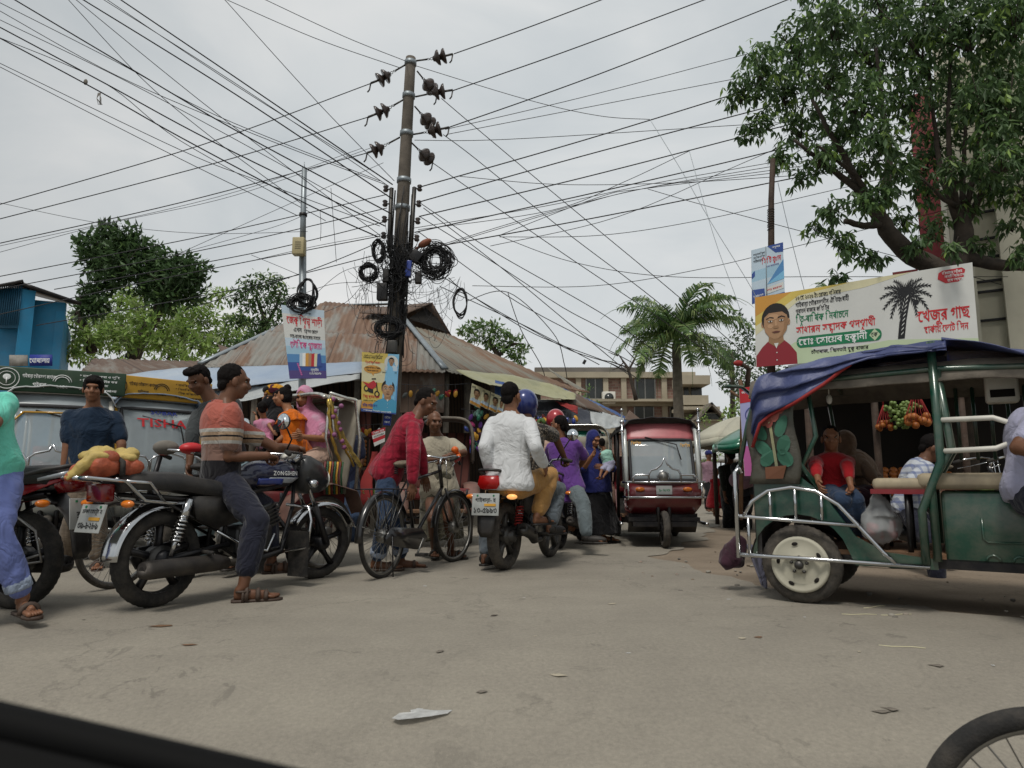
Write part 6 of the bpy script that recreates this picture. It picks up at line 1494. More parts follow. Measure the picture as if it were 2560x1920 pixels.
PP.append(person('baby in a mint vest on the shoulder of the woman in blue', 8.85, (1522, 1160), (1512, 1126, .0), (1504, 1108, .02), 120, .66, ((1500, 1140, 1, 1496, 1150, 1), (1535, 1142, 1, 1538, 1155, 1)), ((1505, 1172, -1, 1500, 1190, -1), (1520, 1176, -1, 1508, 1192, -1)), (100, 5), None, 'skin', 'hair', dict(mat='mint', sleeve=.0, hem=-.05, loose=.008), ('shorts', 'lav_grey', .1), None, girth=1.25, vox=.009))
PP.append(person('man in dark olive shirt seen from behind near the roadside stalls', 12.2, (1826, 1238), (1824, 1162, 0), (1826, 1138, 0), 100, 1.62, ((1808, 1200, -1, 1812, 1240, 1), (1850, 1200, -1, 1845, 1240, 1)), ((1818, 1285, -1, 1815, 1322, 1), (1834, 1285, -1, 1838, 1322, 1)), None, None, 'skin_dark', 'hair', dict(mat='olive_dark', sleeve=.8, hem=-.3, loose=.02), ('trousers', 'black_cloth', .97), ('shoe', 'sandal_black'), vox=.016, eyes=False))
PP.append(person('man in grey jacket holding a mauve bag near the roadside stalls', 11.8, (1858, 1236), (1860, 1155, 0), (1862, 1130, 0), 85, 1.66, ((1840, 1196, -1, 1842, 1232, 1), (1885, 1200, -1, 1880, 1240, 1)), ((1850, 1282, -1, 1848, 1322, 1), (1868, 1282, -1, 1872, 1322, 1)), None, None, 'skin_dark', 'hair', dict(mat='grey_jacket', sleeve=.9, hem=-.2, loose=.025), ('trousers', 'black_cloth', .97), ('shoe', 'sandal_black'), vox=.016, eyes=False))
PP.append(person('girl in long red dress far down the side street', 14, (1790, 1232), (1790, 1196, 0), (1790, 1180, 0), -80, 1.05, ((1780, 1212, -1, 1780, 1228, -1), (1800, 1212, -1, 1800, 1228, -1)), ((1785, 1262, -1, 1785, 1285, 1), (1796, 1262, -1, 1796, 1285, 1)), None, None, 'skin', 'hair', dict(mat='red_dress', sleeve=.6, hem=-.2), ('skirt', 'red_dress', [(1790, 1270, 14)], .2), None, vox=.016))
PP.append(person('pedestrian in pink with a blue head cloth beyond the red three-wheeler', 17, (1772, 1205), (1772, 1155, 0), (1772, 1138, 0), -80, 1.55, ((1760, 1180, -1, 1760, 1205, -1), (1784, 1180, -1, 1784, 1205, -1)), ((1767, 1240, -1, 1767, 1270, 1), (1777, 1240, -1, 1777, 1270, 1)), None, None, 'skin', 'hair', dict(mat='mauve', sleeve=.6, hem=-.2, cap='hijab_blue'), ('trousers', 'black_cloth', .95), None, headdress='cap', vox=.02))
PP.append(person('boy in red shirt and jeans sitting in the green three-wheeler', 4.9, (2086, 1228), (2078, 1135, 0), (2077, 1096, -.03), -84, 1.22, ((2118, 1165, -1, 2126, 1212, -1), (2038, 1165, -1, 2046, 1205, -1)), ((2138, 1250, -1, 2150, 1335, 1), (2105, 1250, -1, 2120, 1330, 1)), (-112, 0), (-70, -80), 'skin', 'hair', dict(mat='boy_red', sleeve=.8, hem=-.1, loose=.014), ('trousers', 'jeans_blue', .95, 1.15), None, hairkind='short'))
PP.append(person('woman wrapped in a tan shawl beside the boy in the three-wheeler', 5.35, (2140, 1240), (2132, 1140, .0), (2112, 1112, .0), -50, 1.4, ((2160, 1165, -1, 2188, 1205, -1), (2110, 1170, -1, 2125, 1210, -1)), ((2175, 1240, -1, 2190, 1330, 1), (2150, 1245, -1, 2160, 1330, 1)), (70, -20), (-50, -50), 'skin', 'hair', dict(mat='cloth_tan', sleeve=.93, hem=-.2, hijab='cloth_tan', cape=.5), ('trousers', 'maroon_cloth', .95, 1.3), None, headdress='hijab'))
PP.append(person('man in white and blue checked shirt on a bicycle beyond the three-wheeler', 6.4, (2268, 1275), (2306, 1155, 0), (2332, 1120, -.03), -12, 1.66, ((2350, 1230, 1, 2408, 1226, 1), (2270, 1215, -1, 2350, 1235, -1)), ((2370, 1330, 1, 2400, 1420, 1), (2330, 1360, -1, 2350, 1480, 1)), (-20, -26), (-10, -15), 'skin_dark', 'hair', dict(mat='check_shirt', sleeve=.38, hem=-.15, loose=.024, collar='check_shirt'), ('trousers', 'trousers_navy', .9), ('flip', 'sandal_black')))
PP.append(person('driver in lavender grey shirt at the right edge of the photograph', 3.95, (2585, 1230), (2600, 1030, 0), (2640, 965, .0), -36, 1.7, ((2560, 1160, -1, 2700, 1150, -1), (2545, 1120, -1, 2650, 1140, -1)), ((2740, 1270, -1, 2760, 1420, 1), (2720, 1290, -1, 2740, 1450, -1)), None, None, 'skin_dark', 'hair', dict(mat='lav_grey', sleeve=.34, hem=-.15, loose=.03, fold=.018), ('trousers', 'trousers_navy', .9, 1.1), ('flip', 'sandal'), girth=1.1))
PP.append(person('man in turquoise tee and rolled lavender jeans at the left edge', 4.05, (-40, 1180), (-85, 985, 0), (-110, 920, 0), -48, 1.7, ((-18, 1060, -1, -80, 1080, -1), (-150, 1090, -1, -140, 1190, -1)), ((-8, 1330, -1, 58, 1492, 1), (-110, 1330, -1, -120, 1490, 1)), None, (-38, -60), 'skin', 'hair', dict(mat='shirt_teal', sleeve=.36, hem=-.18, loose=.022, fold=.016), ('trousers', 'jeans_lavender', .86, 1.0, 'jeans_pale'), ('flip', 'sandal'), girth=1.08, belly=1.1))
for f in PP:
    zz_ = [('%.2f' % (l[2].z - .0)) for l in f.L if l]
    print('FIG', f.root['label'][:34], 'pelvis z %.2f' % f.Pl.z, 'torso %.2f' % (f.N - f.Pl).length, 'neckhead %.2f' % (f.H - f.N).length, 'ankles', zz_)
# ================================================================ poles, wires, posters, trees, stalls, litter
def obj_at(mb, name, label, cat, c, group=None): return tag(mb.build(name, None, c), label, cat, group)
PD = 10.5
pole = empty('utility_pole', P(961, 1338, PD) * 1.0, 'tall concrete electricity pole with disc insulators and coiled cables', 'utility pole')
pole.location.z = 0; PL0 = pole.location.copy()
def ppt(py): t = (py - 145) / (1338 - 145); return P(lerp(1027, 961, t), py, PD)
def pb(mb, name): mb.v = [v - PL0 for v in mb.v]; return mb.build(name, pole)
mk('pole_concrete', '5d564d', .9, var=.35, scale=4, bmp=.5, bs=40, dirt=.2); mk('porcelain', '3b312c', .25, var=.25, scale=10); mk('rust_lamp', '7a4630', .7, var=.3)
m = MB('pole_concrete'); pts = [ppt(145 + i * 1193 / 14) for i in range(15)]; m.tube(pts, [lerp(.083, .155, i / 14) for i in range(15)], 16); pb(m, 'post')
for py in (158, 240, 335, 452, 520):
    c = ppt(py); m = MB('galv'); ax_ = (ppt(py - 40) - c).normalized(); m.lathe([(.1 + (py - 145) * 6e-5, -.035), (.1 + (py - 145) * 6e-5, .035)], c, ax_, 16); pb(m, 'band')
INS = [((1040, 152), (1092, 145), (1107, 141), (1132, 135), .0), ((1038, 242), (1090, 231), (1105, 229), (1132, 225), .0), ((1033, 336), (1080, 328), (1095, 324), (1123, 318), .0),
       ((1015, 161), (967, 189), (953, 198), (927, 208), 0), ((1009, 249), (964, 275), (947, 282), (920, 293), 0), ((1000, 343), (950, 370), (937, 376), (918, 382), 0),
       ((1043, 178), (1068, 209), (1078, 220), (1092, 240), .5), ((1037, 266), (1062, 295), (1073, 306), (1090, 322), .5), ((1029, 357), (1058, 385), (1070, 395), (1082, 405), .5)]
for a, b, c, d_, dd in INS:
    A, B, C_, D_ = P(*a, PD), P(*b, PD + dd * .6), P(*c, PD + dd * .8), P(*d_, PD + dd)
    m = MB('grey_metal'); m.tube([A, A.lerp(B, .55)], .014, 6); q = A.lerp(B, .55)
    for k in range(3): m.torus(q.lerp(B, k / 3 + .1), (0, 1, 0) if k % 2 else (0, 0, 1), .022, .006, 10, 5)
    m.tube([C_, D_], .018, 6); m.tube([D_, D_ + V((-.02, 0, -.12)), D_ + V((-.05, 0, -.16))], .012, 6); o = pb(m, 'insulator_link')
    m = MB('porcelain'); ax_ = (C_ - B).normalized()
    for q in (B, C_): m.lathe([(.0, -.075), (.038, -.065), (.05, -.035), (.108, .0), (.126, .028), (.12, .042), (.07, .032), (.042, .048), (.0, .052)], q, ax_, 18)
    pb(m, 'insulator')
for x0, x1, y0, y1 in ((979, 972, 470, 630), (1036, 1026, 468, 640)):
    m = MB('grey_metal'); a, b = P(x0, y0, PD - .05), P(x1, y1, PD - .05); m.tube([a, b], .035, 4); pb(m, 'bracket')
    for k in range(5):
        c = a.lerp(b, k / 4 + .02 * (k < 1)); m = MB('porcelain'); sx = -1 if x0 < 1000 else 1
        m.lathe([(.0, -.05), (.03, -.05), (.045, -.03), (.025, 0), (.045, .03), (.03, .05), (.0, .05)], c + V((sx * .09, -.02, 0)), (0, 0, 1), 12); m.use('grey_metal'); m.tube([c, c + V((sx * .1, 0, .0))], .012, 6); pb(m, 'shackle')
for px, py, w_, h_, mt, rot in ((956, 730, 26, 44, 'black_plastic', 0), (1040, 642, 28, 30, 'black_metal', 35), (1046, 695, 16, 29, 'black_plastic', 0), (1022, 673, 15, 42, 'paint_blue', 4), (966, 690, 16, 34, 'black_plastic', 0), (981, 868, 22, 32, 'grey_metal', 0)):
    m = MB(mt); c = P(px, py, PD - .22); m.box(c, (w_ * PD / F, .12, h_ * PD / F), Matrix.Rotation(R(rot), 3, 'Y'), .012); pb(m, 'junction_box')
m = MB('rust_lamp'); m.ell(P(1062, 608, PD - .2), (.12, .07, .055), Matrix.Rotation(R(-30), 3, 'Y')); m.tube([P(1030, 630, PD), P(1052, 614, PD - .2)], .02, 6); pb(m, 'street_lamp')
rnd = random.Random(11)
def coil(label, px, py, rx, ry, d, n, th=.006, jit=.12, mat='wire_black', tilt=0):
    m = MB(mat); c = P(px, py, d); k = d / F
    for i in range(n):
        ox, oz, sx, sz = (rnd.gauss(0, jit) for _ in range(4)); ph = rnd.uniform(0, 6.3); dy = rnd.uniform(-.05, .05)
        pts = []
        for t in range(28):
            a = 2 * PI * t / 28; w = 1 + .05 * math.sin(3 * a + ph)
            x = rx * k * (1 + sx) * w * math.cos(a); z = ry * k * (1 + sz) * w * math.sin(a)
            pts.append(c + V((x * math.cos(tilt) - z * math.sin(tilt) + ox * rx * k, dy + .04 * math.sin(a * 2 + ph), x * math.sin(tilt) + z * math.cos(tilt) + oz * ry * k)))
        m.tube(pts, th, 5, closed=True)
    return obj_at(m, 'cable_coil', label, 'cable coil', c, 'coils of cable hung on the poles')
coil('big thick coil of black cable right of the tall pole', 1088, 652, 31, 34, PD - .15, 60, .006, .2)
coil('oval coil of black cable left of the tall pole', 947, 628, 15, 27, PD - .15, 14, .008, .06)
coil('round loose coil of black cable at the left of the pole boxes', 921, 681, 20, 21, PD - .15, 22, .006, .1)
coil('lone oval loop of cable hanging in the air right of the pole', 1151, 756, 17, 34, PD - .1, 7, .009, .05)
coil('coil of cable wrapped round the pole above the motorcycle poster', 973, 820, 30, 22, PD - .2, 34, .006, .14)
coil('thin coil of cable against the rusty roof beside the pole', 1008, 768, 10, 22, PD - .2, 7, .005, .08)
def tangle(label, pts, n, spread, d, th=.004, drop=.5, mat='wire_black'):
    m = MB(mat); c0 = P(*pts[0], d)
    for i in range(n):
        a = V(P(*rnd.choice(pts), d)); b = V(P(*rnd.choice(pts), d)); s_ = spread * d / F; q = []
        a += V((rnd.gauss(0, s_ * .3), rnd.gauss(0, .06), rnd.gauss(0, s_ * .3))); b += V((rnd.gauss(0, s_), rnd.gauss(0, .1), rnd.gauss(0, s_)))
        dp = abs(rnd.gauss(0, drop)); ph, am = rnd.uniform(0, 6), rnd.gauss(0, s_ * .5)
        for t in range(15):
            u = t / 14; q.append(a.lerp(b, u) + V((am * math.sin(u * 5 + ph), 0, -dp * 4 * u * (1 - u) + am * .6 * math.cos(u * 6 + ph))))
        m.tube(q, th, 4, cap=False)
    return obj_at(m, 'cable_tangle', label, 'cables', c0)
tangle('knot of loose black cables around the boxes on the tall pole', [(960, 600), (1010, 650), (985, 690), (1040, 620), (930, 690), (1000, 720), (1060, 680), (975, 640)], 90, 22, PD - .2, .0045, .12)
tangle('thin wires trailing from the pole boxes towards the roof', [(1030, 690), (1090, 720), (1140, 700), (1060, 760), (1110, 800), (1000, 730)], 30, 20, PD - .1, .003, .3)
tangle('loose wires drooping left of the pole boxes', [(930, 690), (900, 730), (880, 690), (950, 760), (920, 640)], 16, 18, PD - .1, .0032, .3)
tangle('wires hanging down the pole in front of the tin roof', [(985, 700), (960, 800), (1010, 830), (985, 900), (940, 850)], 18, 20, PD - .25, .0035, .2)
m = MB('wire_black')
for k in range(26):
    a_ = rnd.uniform(PI * .9, PI * 2.1); y0, y1 = rnd.uniform(470, 700), rnd.uniform(700, 900); q = []
    for t in range(9):
        u = t / 8; rr_ = lerp(.11, .16, (lerp(y0, y1, u) - 145) / 1193) + .012; b = a_ + .35 * math.sin(u * 4 + k); q.append(ppt(lerp(y0, y1, u)) + V((rr_ * math.cos(b), rr_ * math.sin(b), 0)))
    m.tube(q, rnd.choice((.006, .009, .013)), 5)
pb(m, 'cable_bundle')
tangle('thick mass of black cables tied against the pole at box height', [(975, 610), (1000, 640), (985, 680), (1010, 700), (970, 720)], 70, 14, PD - .22, .007, .08)
# steel pole with the saree poster
sp = empty('steel_pole', V((P(755, 1330, 9.0).x, 9.0, 0)), 'thin grey steel pole with a cream meter box and a tall poster', 'utility pole'); S0_ = sp.location.copy()
def sb(mb, name): mb.v = [v - S0_ for v in mb.v]; return mb.build(name, sp)
m = MB('galv'); m.tube([P(761, 420, 9.0), P(758, 540, 9.0), P(757, 600, 9)], [.036, .04, .042], 8); m.tube([P(757, 600, 9.0), V((S0_.x, 9.0, 0))], .05, 8); m.tube([P(761, 420, 9), P(761, 405, 9)], .006, 5); sb(m, 'post')
m = MB('black_metal'); m.lathe([(.055, -.02), (.055, .02)], P(758, 537, 9), (0, 0, 1), 12); sb(m, 'band')
mk('box_cream', 'b0a47c', .6, dirt=.2); m = MB('box_cream'); c = P(748, 617, 8.9); m.box(c, (.16, .12, .24), None, .012)
fm_ = lambda u, v: V((c.x - .08 + u * .16, c.y - .063, c.z - .12 + v * .24))
for k in range(4): m.use('ink'); m.poly([fm_(.25, .68 - k * .12), fm_(.75, .68 - k * .12), fm_(.75, .71 - k * .12), fm_(.25, .71 - k * .12)])
sb(m, 'meter_box')
coil('two loops of thick black cable on the thin steel pole', 768, 732, 21, 34, 8.9, 5, .011, .05)
coil('bundle of cable strapped above the saree poster', 754, 758, 26, 20, 8.85, 22, .007, .15)
m = MB('galv'); m.tube([P(718, 757, 8.9), P(790, 742, 8.9)], .018, 4); sb(m, 'cross_arm')
wp = empty('wooden_pole', V((P(1925, 1300, 8.35).x, 8.35, 0)), 'dark pole carrying the scan poster above the banner', 'utility pole')
m = MB('wood_dark'); m.tube([P(1932, 398, 8.35) - wp.location, P(1928, 500, 8.35) - wp.location, V((0, 0, 0))], [.032, .036, .06], 10); m.build('post', wp)
m = MB('wire_black')
for k in range(9): m.torus(P(1927, 525 + k * 6, 8.35) - wp.location, (.1 * rnd.gauss(0, 1), .1, 1), .042, .004, 14, 4)
m.build('wire_wrap', wp)
# ---------------------------------------------------------------- overhead wires: photo polylines, depth at either end
def wires(label, group, px_w, lst, mat='wire_black'):
    for L_ in lst:
        if isinstance(L_, tuple): lab, L_ = L_
        else: lab = label
        d0, d1 = L_[0]; pts = L_[1:]
        if 1740 < pts[-1][0] < 2320 and 100 < pts[-1][1] < 730 and mat == 'wire_black' and pts[-1][0] > pts[0][0]: a, b = pts[-2:]; k = 480 / math.hypot(b[0] - a[0], b[1] - a[1]); pts = pts + [(b[0] + (b[0] - a[0]) * k, b[1] + (b[1] - a[1]) * k)]; d1 = max(d1, 9.4)
        k = len(pts); wp_ = []
        ln = [0]
        for a, b in zip(pts, pts[1:]): ln.append(ln[-1] + math.hypot(a[0] - b[0], a[1] - b[1]))
        for i in range(k - 1):
            p0, p1, p2, p3 = pts[max(i - 1, 0)], pts[i], pts[i + 1], pts[min(i + 2, k - 1)]
            for s_ in range(8):
                t = s_ / 8; q = [.5 * (2 * p1[j] + (p2[j] - p0[j]) * t + (2 * p0[j] - 5 * p1[j] + 4 * p2[j] - p3[j]) * t * t + (3 * p1[j] - p0[j] - 3 * p2[j] + p3[j]) * t ** 3) for j in (0, 1)]
                wp_.append((q, lerp(ln[i], ln[i + 1], t) / ln[-1]))
        wp_.append((pts[-1], 1))
        P3 = [P(q[0], q[1], 1 / lerp(1 / d0, 1 / d1, u)) for q, u in wp_]
        m = MB(mat); m.tube(P3, [max(.0022, px_w * p.y / F / 2) for p in P3], 5, cap=False)
        obj_at(m, 'overhead_wire', lab, 'overhead wire', P3[0], group)
c3 = lambda *l: [(x * .4521, y * .4521) for x, y in l]
c4 = lambda *l: [(1000 + x * .4521, y * .4521) for x, y in l]
c7 = lambda *l: [(1100 + x / 2.765, 680 + y / 2.765) for x, y in l]
wires('thick black overhead line running from the tall pole to the upper left corner', 'thick overhead lines left of the pole', 3.6, [
    [(4.6, 10.4)] + c3((640, -20), (1320, 440), (2170, 1020)), [(4.6, 10.4)] + c3((430, -20), (1300, 520), (2170, 1100)), [(4.6, 10.4)] + c3((50, -20), (740, 390), (1320, 730), (2160, 1180)),
    [(4.6, 10.4)] + c3((-20, 140), (570, 455), (1170, 780), (2130, 1250)), [(4.6, 10.4)] + c3((-20, 200), (540, 500), (1000, 760), (1700, 1130), (2090, 1310))])
wires('thin black wire slanting down from the upper left towards the poles', 'thin wires crossing the sky left of the pole', 2.0, [
    [(5, 10.4)] + c3((580, -10), (1300, 470), (1970, 890), (2170, 1020)), [(5, 10.4)] + c3((-10, 10), (640, 340), (1200, 640), (2100, 1000)), [(5, 10.4)] + c3((-10, 345), (1000, 830), (1430, 1000), (2100, 1250)), [(5, 9)] + c3((-10, 365), (1000, 880), (1640, 1190)),
    [(5, 10.4)] + c3((-10, 55), (650, 420), (1400, 740), (2130, 1020)), [(5, 10.4)] + c3((-10, 105), (720, 460), (1500, 880), (2100, 1220)), [(5, 10.4)] + c3((370, -10), (780, 430), (1170, 760), (1700, 1150)), [(5, 10.4)] + c3((410, -10), (1200, 630), (2100, 1300)),
    [(5, 10.4)] + c3((560, -10), (1300, 460), (2150, 1030)), [(5, 10.4)] + c3((-10, 205), (570, 455), (1000, 780), (1800, 1220)),
    ('thin wire dropping steeply left of the insulators', [(5, 10.4)] + c3((1235, -10), (1760, 570), (2180, 1000))), ('upper of two sagging wires reaching the pole top from above', [(5, 10.5)] + c3((1450, -10), (1900, 200), (2250, 340))), ('lower of two sagging wires reaching the pole top from above', [(5, 10.5)] + c3((1235, -10), (1740, 210), (2212, 375)))])
wires('line rising from the left edge to the left insulators of the tall pole', 'lines from the left insulators', 2.6, [
    ('line from the left edge to the top left insulator', [(7, 10.5)] + c3((-10, 1133), (1120, 800), (2052, 461))), ('line from the left edge to the middle left insulator', [(7, 10.5)] + c3((-10, 1213), (1180, 905), (2035, 648))), ('line from the left edge to the lowest left insulator', [(7, 10.5)] + c3((-10, 1347), (1000, 1120), (2030, 846)))])
wires('low black wire climbing from the left edge past the thin steel pole', 'low wires left of the pole', 2.4, [
    [(8, 10.4)] + c3((-10, 1530), (1200, 1290), (2140, 1075)), [(8, 10.4)] + c3((-10, 1600), (1230, 1360), (2140, 1150)), [(8, 10.4)] + c3((300, 1600), (1400, 1400), (2130, 1225)), [(8, 10.4)] + c3((-10, 1740), (900, 1540), (2130, 1300)), [(8, 10.4)] + c3((200, 1800), (1300, 1600), (2120, 1400)), [(8, 10.4)] + c3((1100, 1690), (1700, 1500), (2120, 1330))])
wires('fine grey wire near the thin steel pole', 'fine wires left of the pole', 1.4, [
    [(7, 10)] + c3((-10, 1362), (1200, 1090), (2000, 820)), [(7, 10)] + c3((-10, 1397), (580, 1240), (1300, 1080), (2100, 800)), [(7, 9)] + c3((-10, 1120), (560, 1235), (1100, 1290), (1700, 1280)), [(8, 10)] + c3((950, 1420), (1640, 1110), (2120, 900)), [(8, 10)] + c3((1000, 1400), (1500, 1260), (1680, 1190)), [(9, 10)] + c3((1390, 1410), (1560, 1480), (1700, 1540)),
    [(9, 10)] + c3((1400, 1440), (1750, 1360), (2130, 1290)), [(9, 10)] + c3((1500, 1700), (1800, 1580), (2000, 1560)), [(9, 10)] + c3((1700, 1760), (1900, 1680), (2000, 1580)), [(9, 10)] + c3((1750, 1620), (1900, 1500), (2100, 1450)), [(9, 10)] + c3((1830, 1040), (1845, 1240), (1860, 1450)), [(9, 10)] + c3((1770, 1170), (1775, 1250), (1772, 1330))], 'wire_grey')
wires('line rising from the right insulators to the top edge', 'lines from the right insulators', 3.0, [
    ('line from the top right insulator rising to the top edge', [(10.5, 5.5)] + c4((300, 297), (700, 155), (1150, -15))), ('line from the second right insulator rising to the top edge', [(10.5, 5.5)] + c4((295, 500), (900, 290), (1720, -15))), ('line from the third right insulator rising to the top edge', [(10.5, 5.5)] + c4((265, 706), (1100, 410), (2190, -20)))])
wires('thick black line from the pole bracket to the big tree', 'thick lines right of the pole', 3.2, [
    [(10.4, 7)] + c4((100, 1037), (1000, 780), (1980, 480)), [(10.4, 7)] + c4((105, 1117), (1000, 865), (2060, 585)), [(10.4, 7)] + c4((105, 1197), (1000, 985), (2050, 715)), [(10.4, 7.5)] + c4((80, 1285), (1100, 1060), (2000, 850), (2500, 715)),
    ('heavy sagging bundle from the coil to the dark pole', [(10.3, 8.2)] + c4((190, 1365), (1100, 1200), (2050, 1010), (2300, 960)))])
wires('thin wire crossing the sky right of the pole', 'thin wires right of the pole', 1.8, [
    [(10.4, 7)] + c4((250, 716), (1000, 540), (1800, 330)), [(10.4, 7)] + c4((270, 741), (1000, 600), (1830, 440)), [(10.4, 8)] + c4((70, 1262), (800, 1140), (1400, 1015), (2150, 882)), [(10.4, 8)] + c4((200, 1362), (800, 1180), (1360, 1040), (2150, 905)), [(10.4, 8)] + c4((200, 1370), (900, 1160), (1360, 1040), (2100, 935)), [(10.4, 8)] + c4((540, 1305), (1100, 1090), (1360, 1042), (2200, 940)),
    [(10.4, 8)] + c4((80, 775), (600, 770), (1900, 690)), [(10.4, 8)] + c4((330, 975), (880, 1020), (1540, 1010), (2230, 968)), [(10.4, 7.5)] + c4((550, 1310), (1120, 1300), (1700, 1210), (2400, 1050)), [(10.4, 7.5)] + c4((400, 1580), (1080, 1580), (1700, 1480), (2300, 1335)), [(10.4, 8)] + c4((550, 1305), (960, 1450), (1500, 1530), (2300, 1530)), [(10.4, 8)] + c4((1370, 1045), (1700, 1140), (2300, 1300)), [(10, 9)] + c4((1600, 835), (1230, 1010), (830, 1165), (100, 1270)),
    ('thin wire from the pole top sagging to the pale drop wire', [(10.5, 9)] + c4((60, 355), (700, 550), (1100, 640), (1380, 660))), [(10.4, 8)] + c4((500, 1360), (1200, 1200), (1900, 900))])
wires('line descending from the pole to the far building on the right', 'lines descending to the right', 2.2, [
    [(10.5, 22)] + c4((230, 545), (400, 690), (900, 1110), (1480, 1590), (1900, 1950)), [(10.5, 22)] + c4((240, 745), (420, 880), (900, 1270), (1400, 1650), (1800, 1990)), [(10.5, 22)] + c4((180, 900), (480, 1110), (900, 1400), (1420, 1750), (1720, 1960)), [(10.4, 22)] + c4((105, 1118), (500, 1380), (1000, 1665), (1200, 1790), (1500, 2010)), [(10.4, 22)] + c4((105, 1195), (500, 1440), (900, 1700), (1180, 1850), (1420, 2020)), [(10.4, 22)] + c4((100, 1280), (600, 1640), (1000, 1860), (1200, 1960), (1330, 2030)),
    [(10.4, 20)] + c4((130, 1150), (560, 1480), (900, 1760), (1250, 2050)), [(10.4, 18)] + c7((60, 40), (180, 140), (560, 360), (900, 540), (1200, 640), (1400, 760)), [(10.4, 18)] + c7((0, 20), (400, 280), (700, 450), (1150, 620), (1320, 720)), [(10.4, 18)] + c7((0, 100), (500, 330), (720, 440), (1100, 640)), [(10.4, 16)] + c7((470, 145), (560, 400), (700, 650), (740, 800)), [(10.4, 18)] + c7((190, 200), (470, 140), (780, 420), (860, 640), (880, 760))])
wires('pale drop wire slanting down to the roll-up banner', 'pale drop wires on the right', 1.6, [[(9, 8)] + c4((1385, 665), (1560, 950), (1720, 1230), (1930, 1570), (2050, 1800)), [(9, 8)] + c4((1600, 835), (1680, 1120), (1760, 1380), (1870, 1680), (1950, 1950)), [(8.3, 8.3)] + c4((2090, 1010), (2150, 1270), (2260, 1700))], 'galv')
m = MB('wire_black'); m.box(P(1461, 905, 14), (.06, .04, .09), Matrix.Rotation(R(30), 3, 'Y')); obj_at(m, 'cable_clamp', 'small black clamp dangling from the wires before the apartment block', 'clamp', P(1461, 905, 14))
m = MB('grey_cloth'); m.ell(P(214, 205, 6), (.02, .01, .03)); 
for k in range(8): m.tube([P(245 + k, 232, 6.2), P(240 + rnd.uniform(0, 14), 246, 6.2), P(246 + rnd.uniform(-8, 10), 262, 6.2)], .0025, 4)
obj_at(m, 'rag', 'wisp of torn rag snagged on an overhead wire', 'rag', P(246, 240, 6.2))

# ---------------------------------------------------------------- posters
def quad(TL, TR, BR, BL, wave=0.0, fq=7):
    a, b, c, d_ = (P(*q) for q in (TL, TR, BR, BL)); n = (b - a).cross(d_ - a).normalized()
    if n.y > 0: n = -n
    def fn(u, v, e=0.0): return d_.lerp(c, u).lerp(a.lerp(b, u), v) + n * (wave * (math.sin(u * fq + v * 2.2) + .5 * math.sin(u * fq * 2.3 - v * 3)) + e)
    return fn
def lay(fn, e): return lambda u, v: fn(u, v, e)
def pprint(name, label, cat, fn, bg, draw, nu=16, nv=12, group=None):
    """sheet with printed layers each 1.5 mm proud; bg = [(v0, colour)] bands"""
    m = MB(); K = len(bg)
    for i, col in enumerate(bg):
        m.use(col); f0 = lambda u, v, i=i: fn(u, lerp(i / K, (i + 1) / K, v)); m.grid(f0, nu, max(1, nv // K), 0)
    m.use('white_plastic'); m.grid(lambda u, v: fn(1 - u, v, -.008), nu, 4)
    draw(m); return obj_at(m, name, label, cat, fn(.5, .5), group)
def shape(m, mat, fn, pts, e=.003):
    """printed shape, cut into upright strips so that it follows the waves of the sheet"""
    m.use(mat); f_ = lay(fn, e); u0, u1 = min(p[0] for p in pts), max(p[0] for p in pts); n = max(1, int((u1 - u0) / .034))
    def clip(q, x, sg):
        out = []
        for a, b in zip(q, q[1:] + q[:1]):
            ia, ib = sg * (a[0] - x) >= 0, sg * (b[0] - x) >= 0
            if ia: out.append(a)
            if ia != ib: t = (x - a[0]) / (b[0] - a[0]); out.append((x, a[1] + (b[1] - a[1]) * t))
        return out
    for k in range(n):
        q = clip(clip(list(pts), lerp(u0, u1, k / n), 1), lerp(u0, u1, (k + 1) / n), -1) if n > 1 else pts
        if len(q) > 2: m.poly([f_(*p) for p in q])
def oval(cx, cy, rx, ry, a0=0, a1=360, n=22): return [(cx + rx * math.cos(R(lerp(a0, a1, i / n))), cy + ry * math.sin(R(lerp(a0, a1, i / n)))) for i in range(n + (a1 - a0 < 359))]
mk('face_print', 'a5805f', .6, var=.05); mk('hair_print', '17120f', .6); mk('face_print2', '93704f', .6, var=.05)
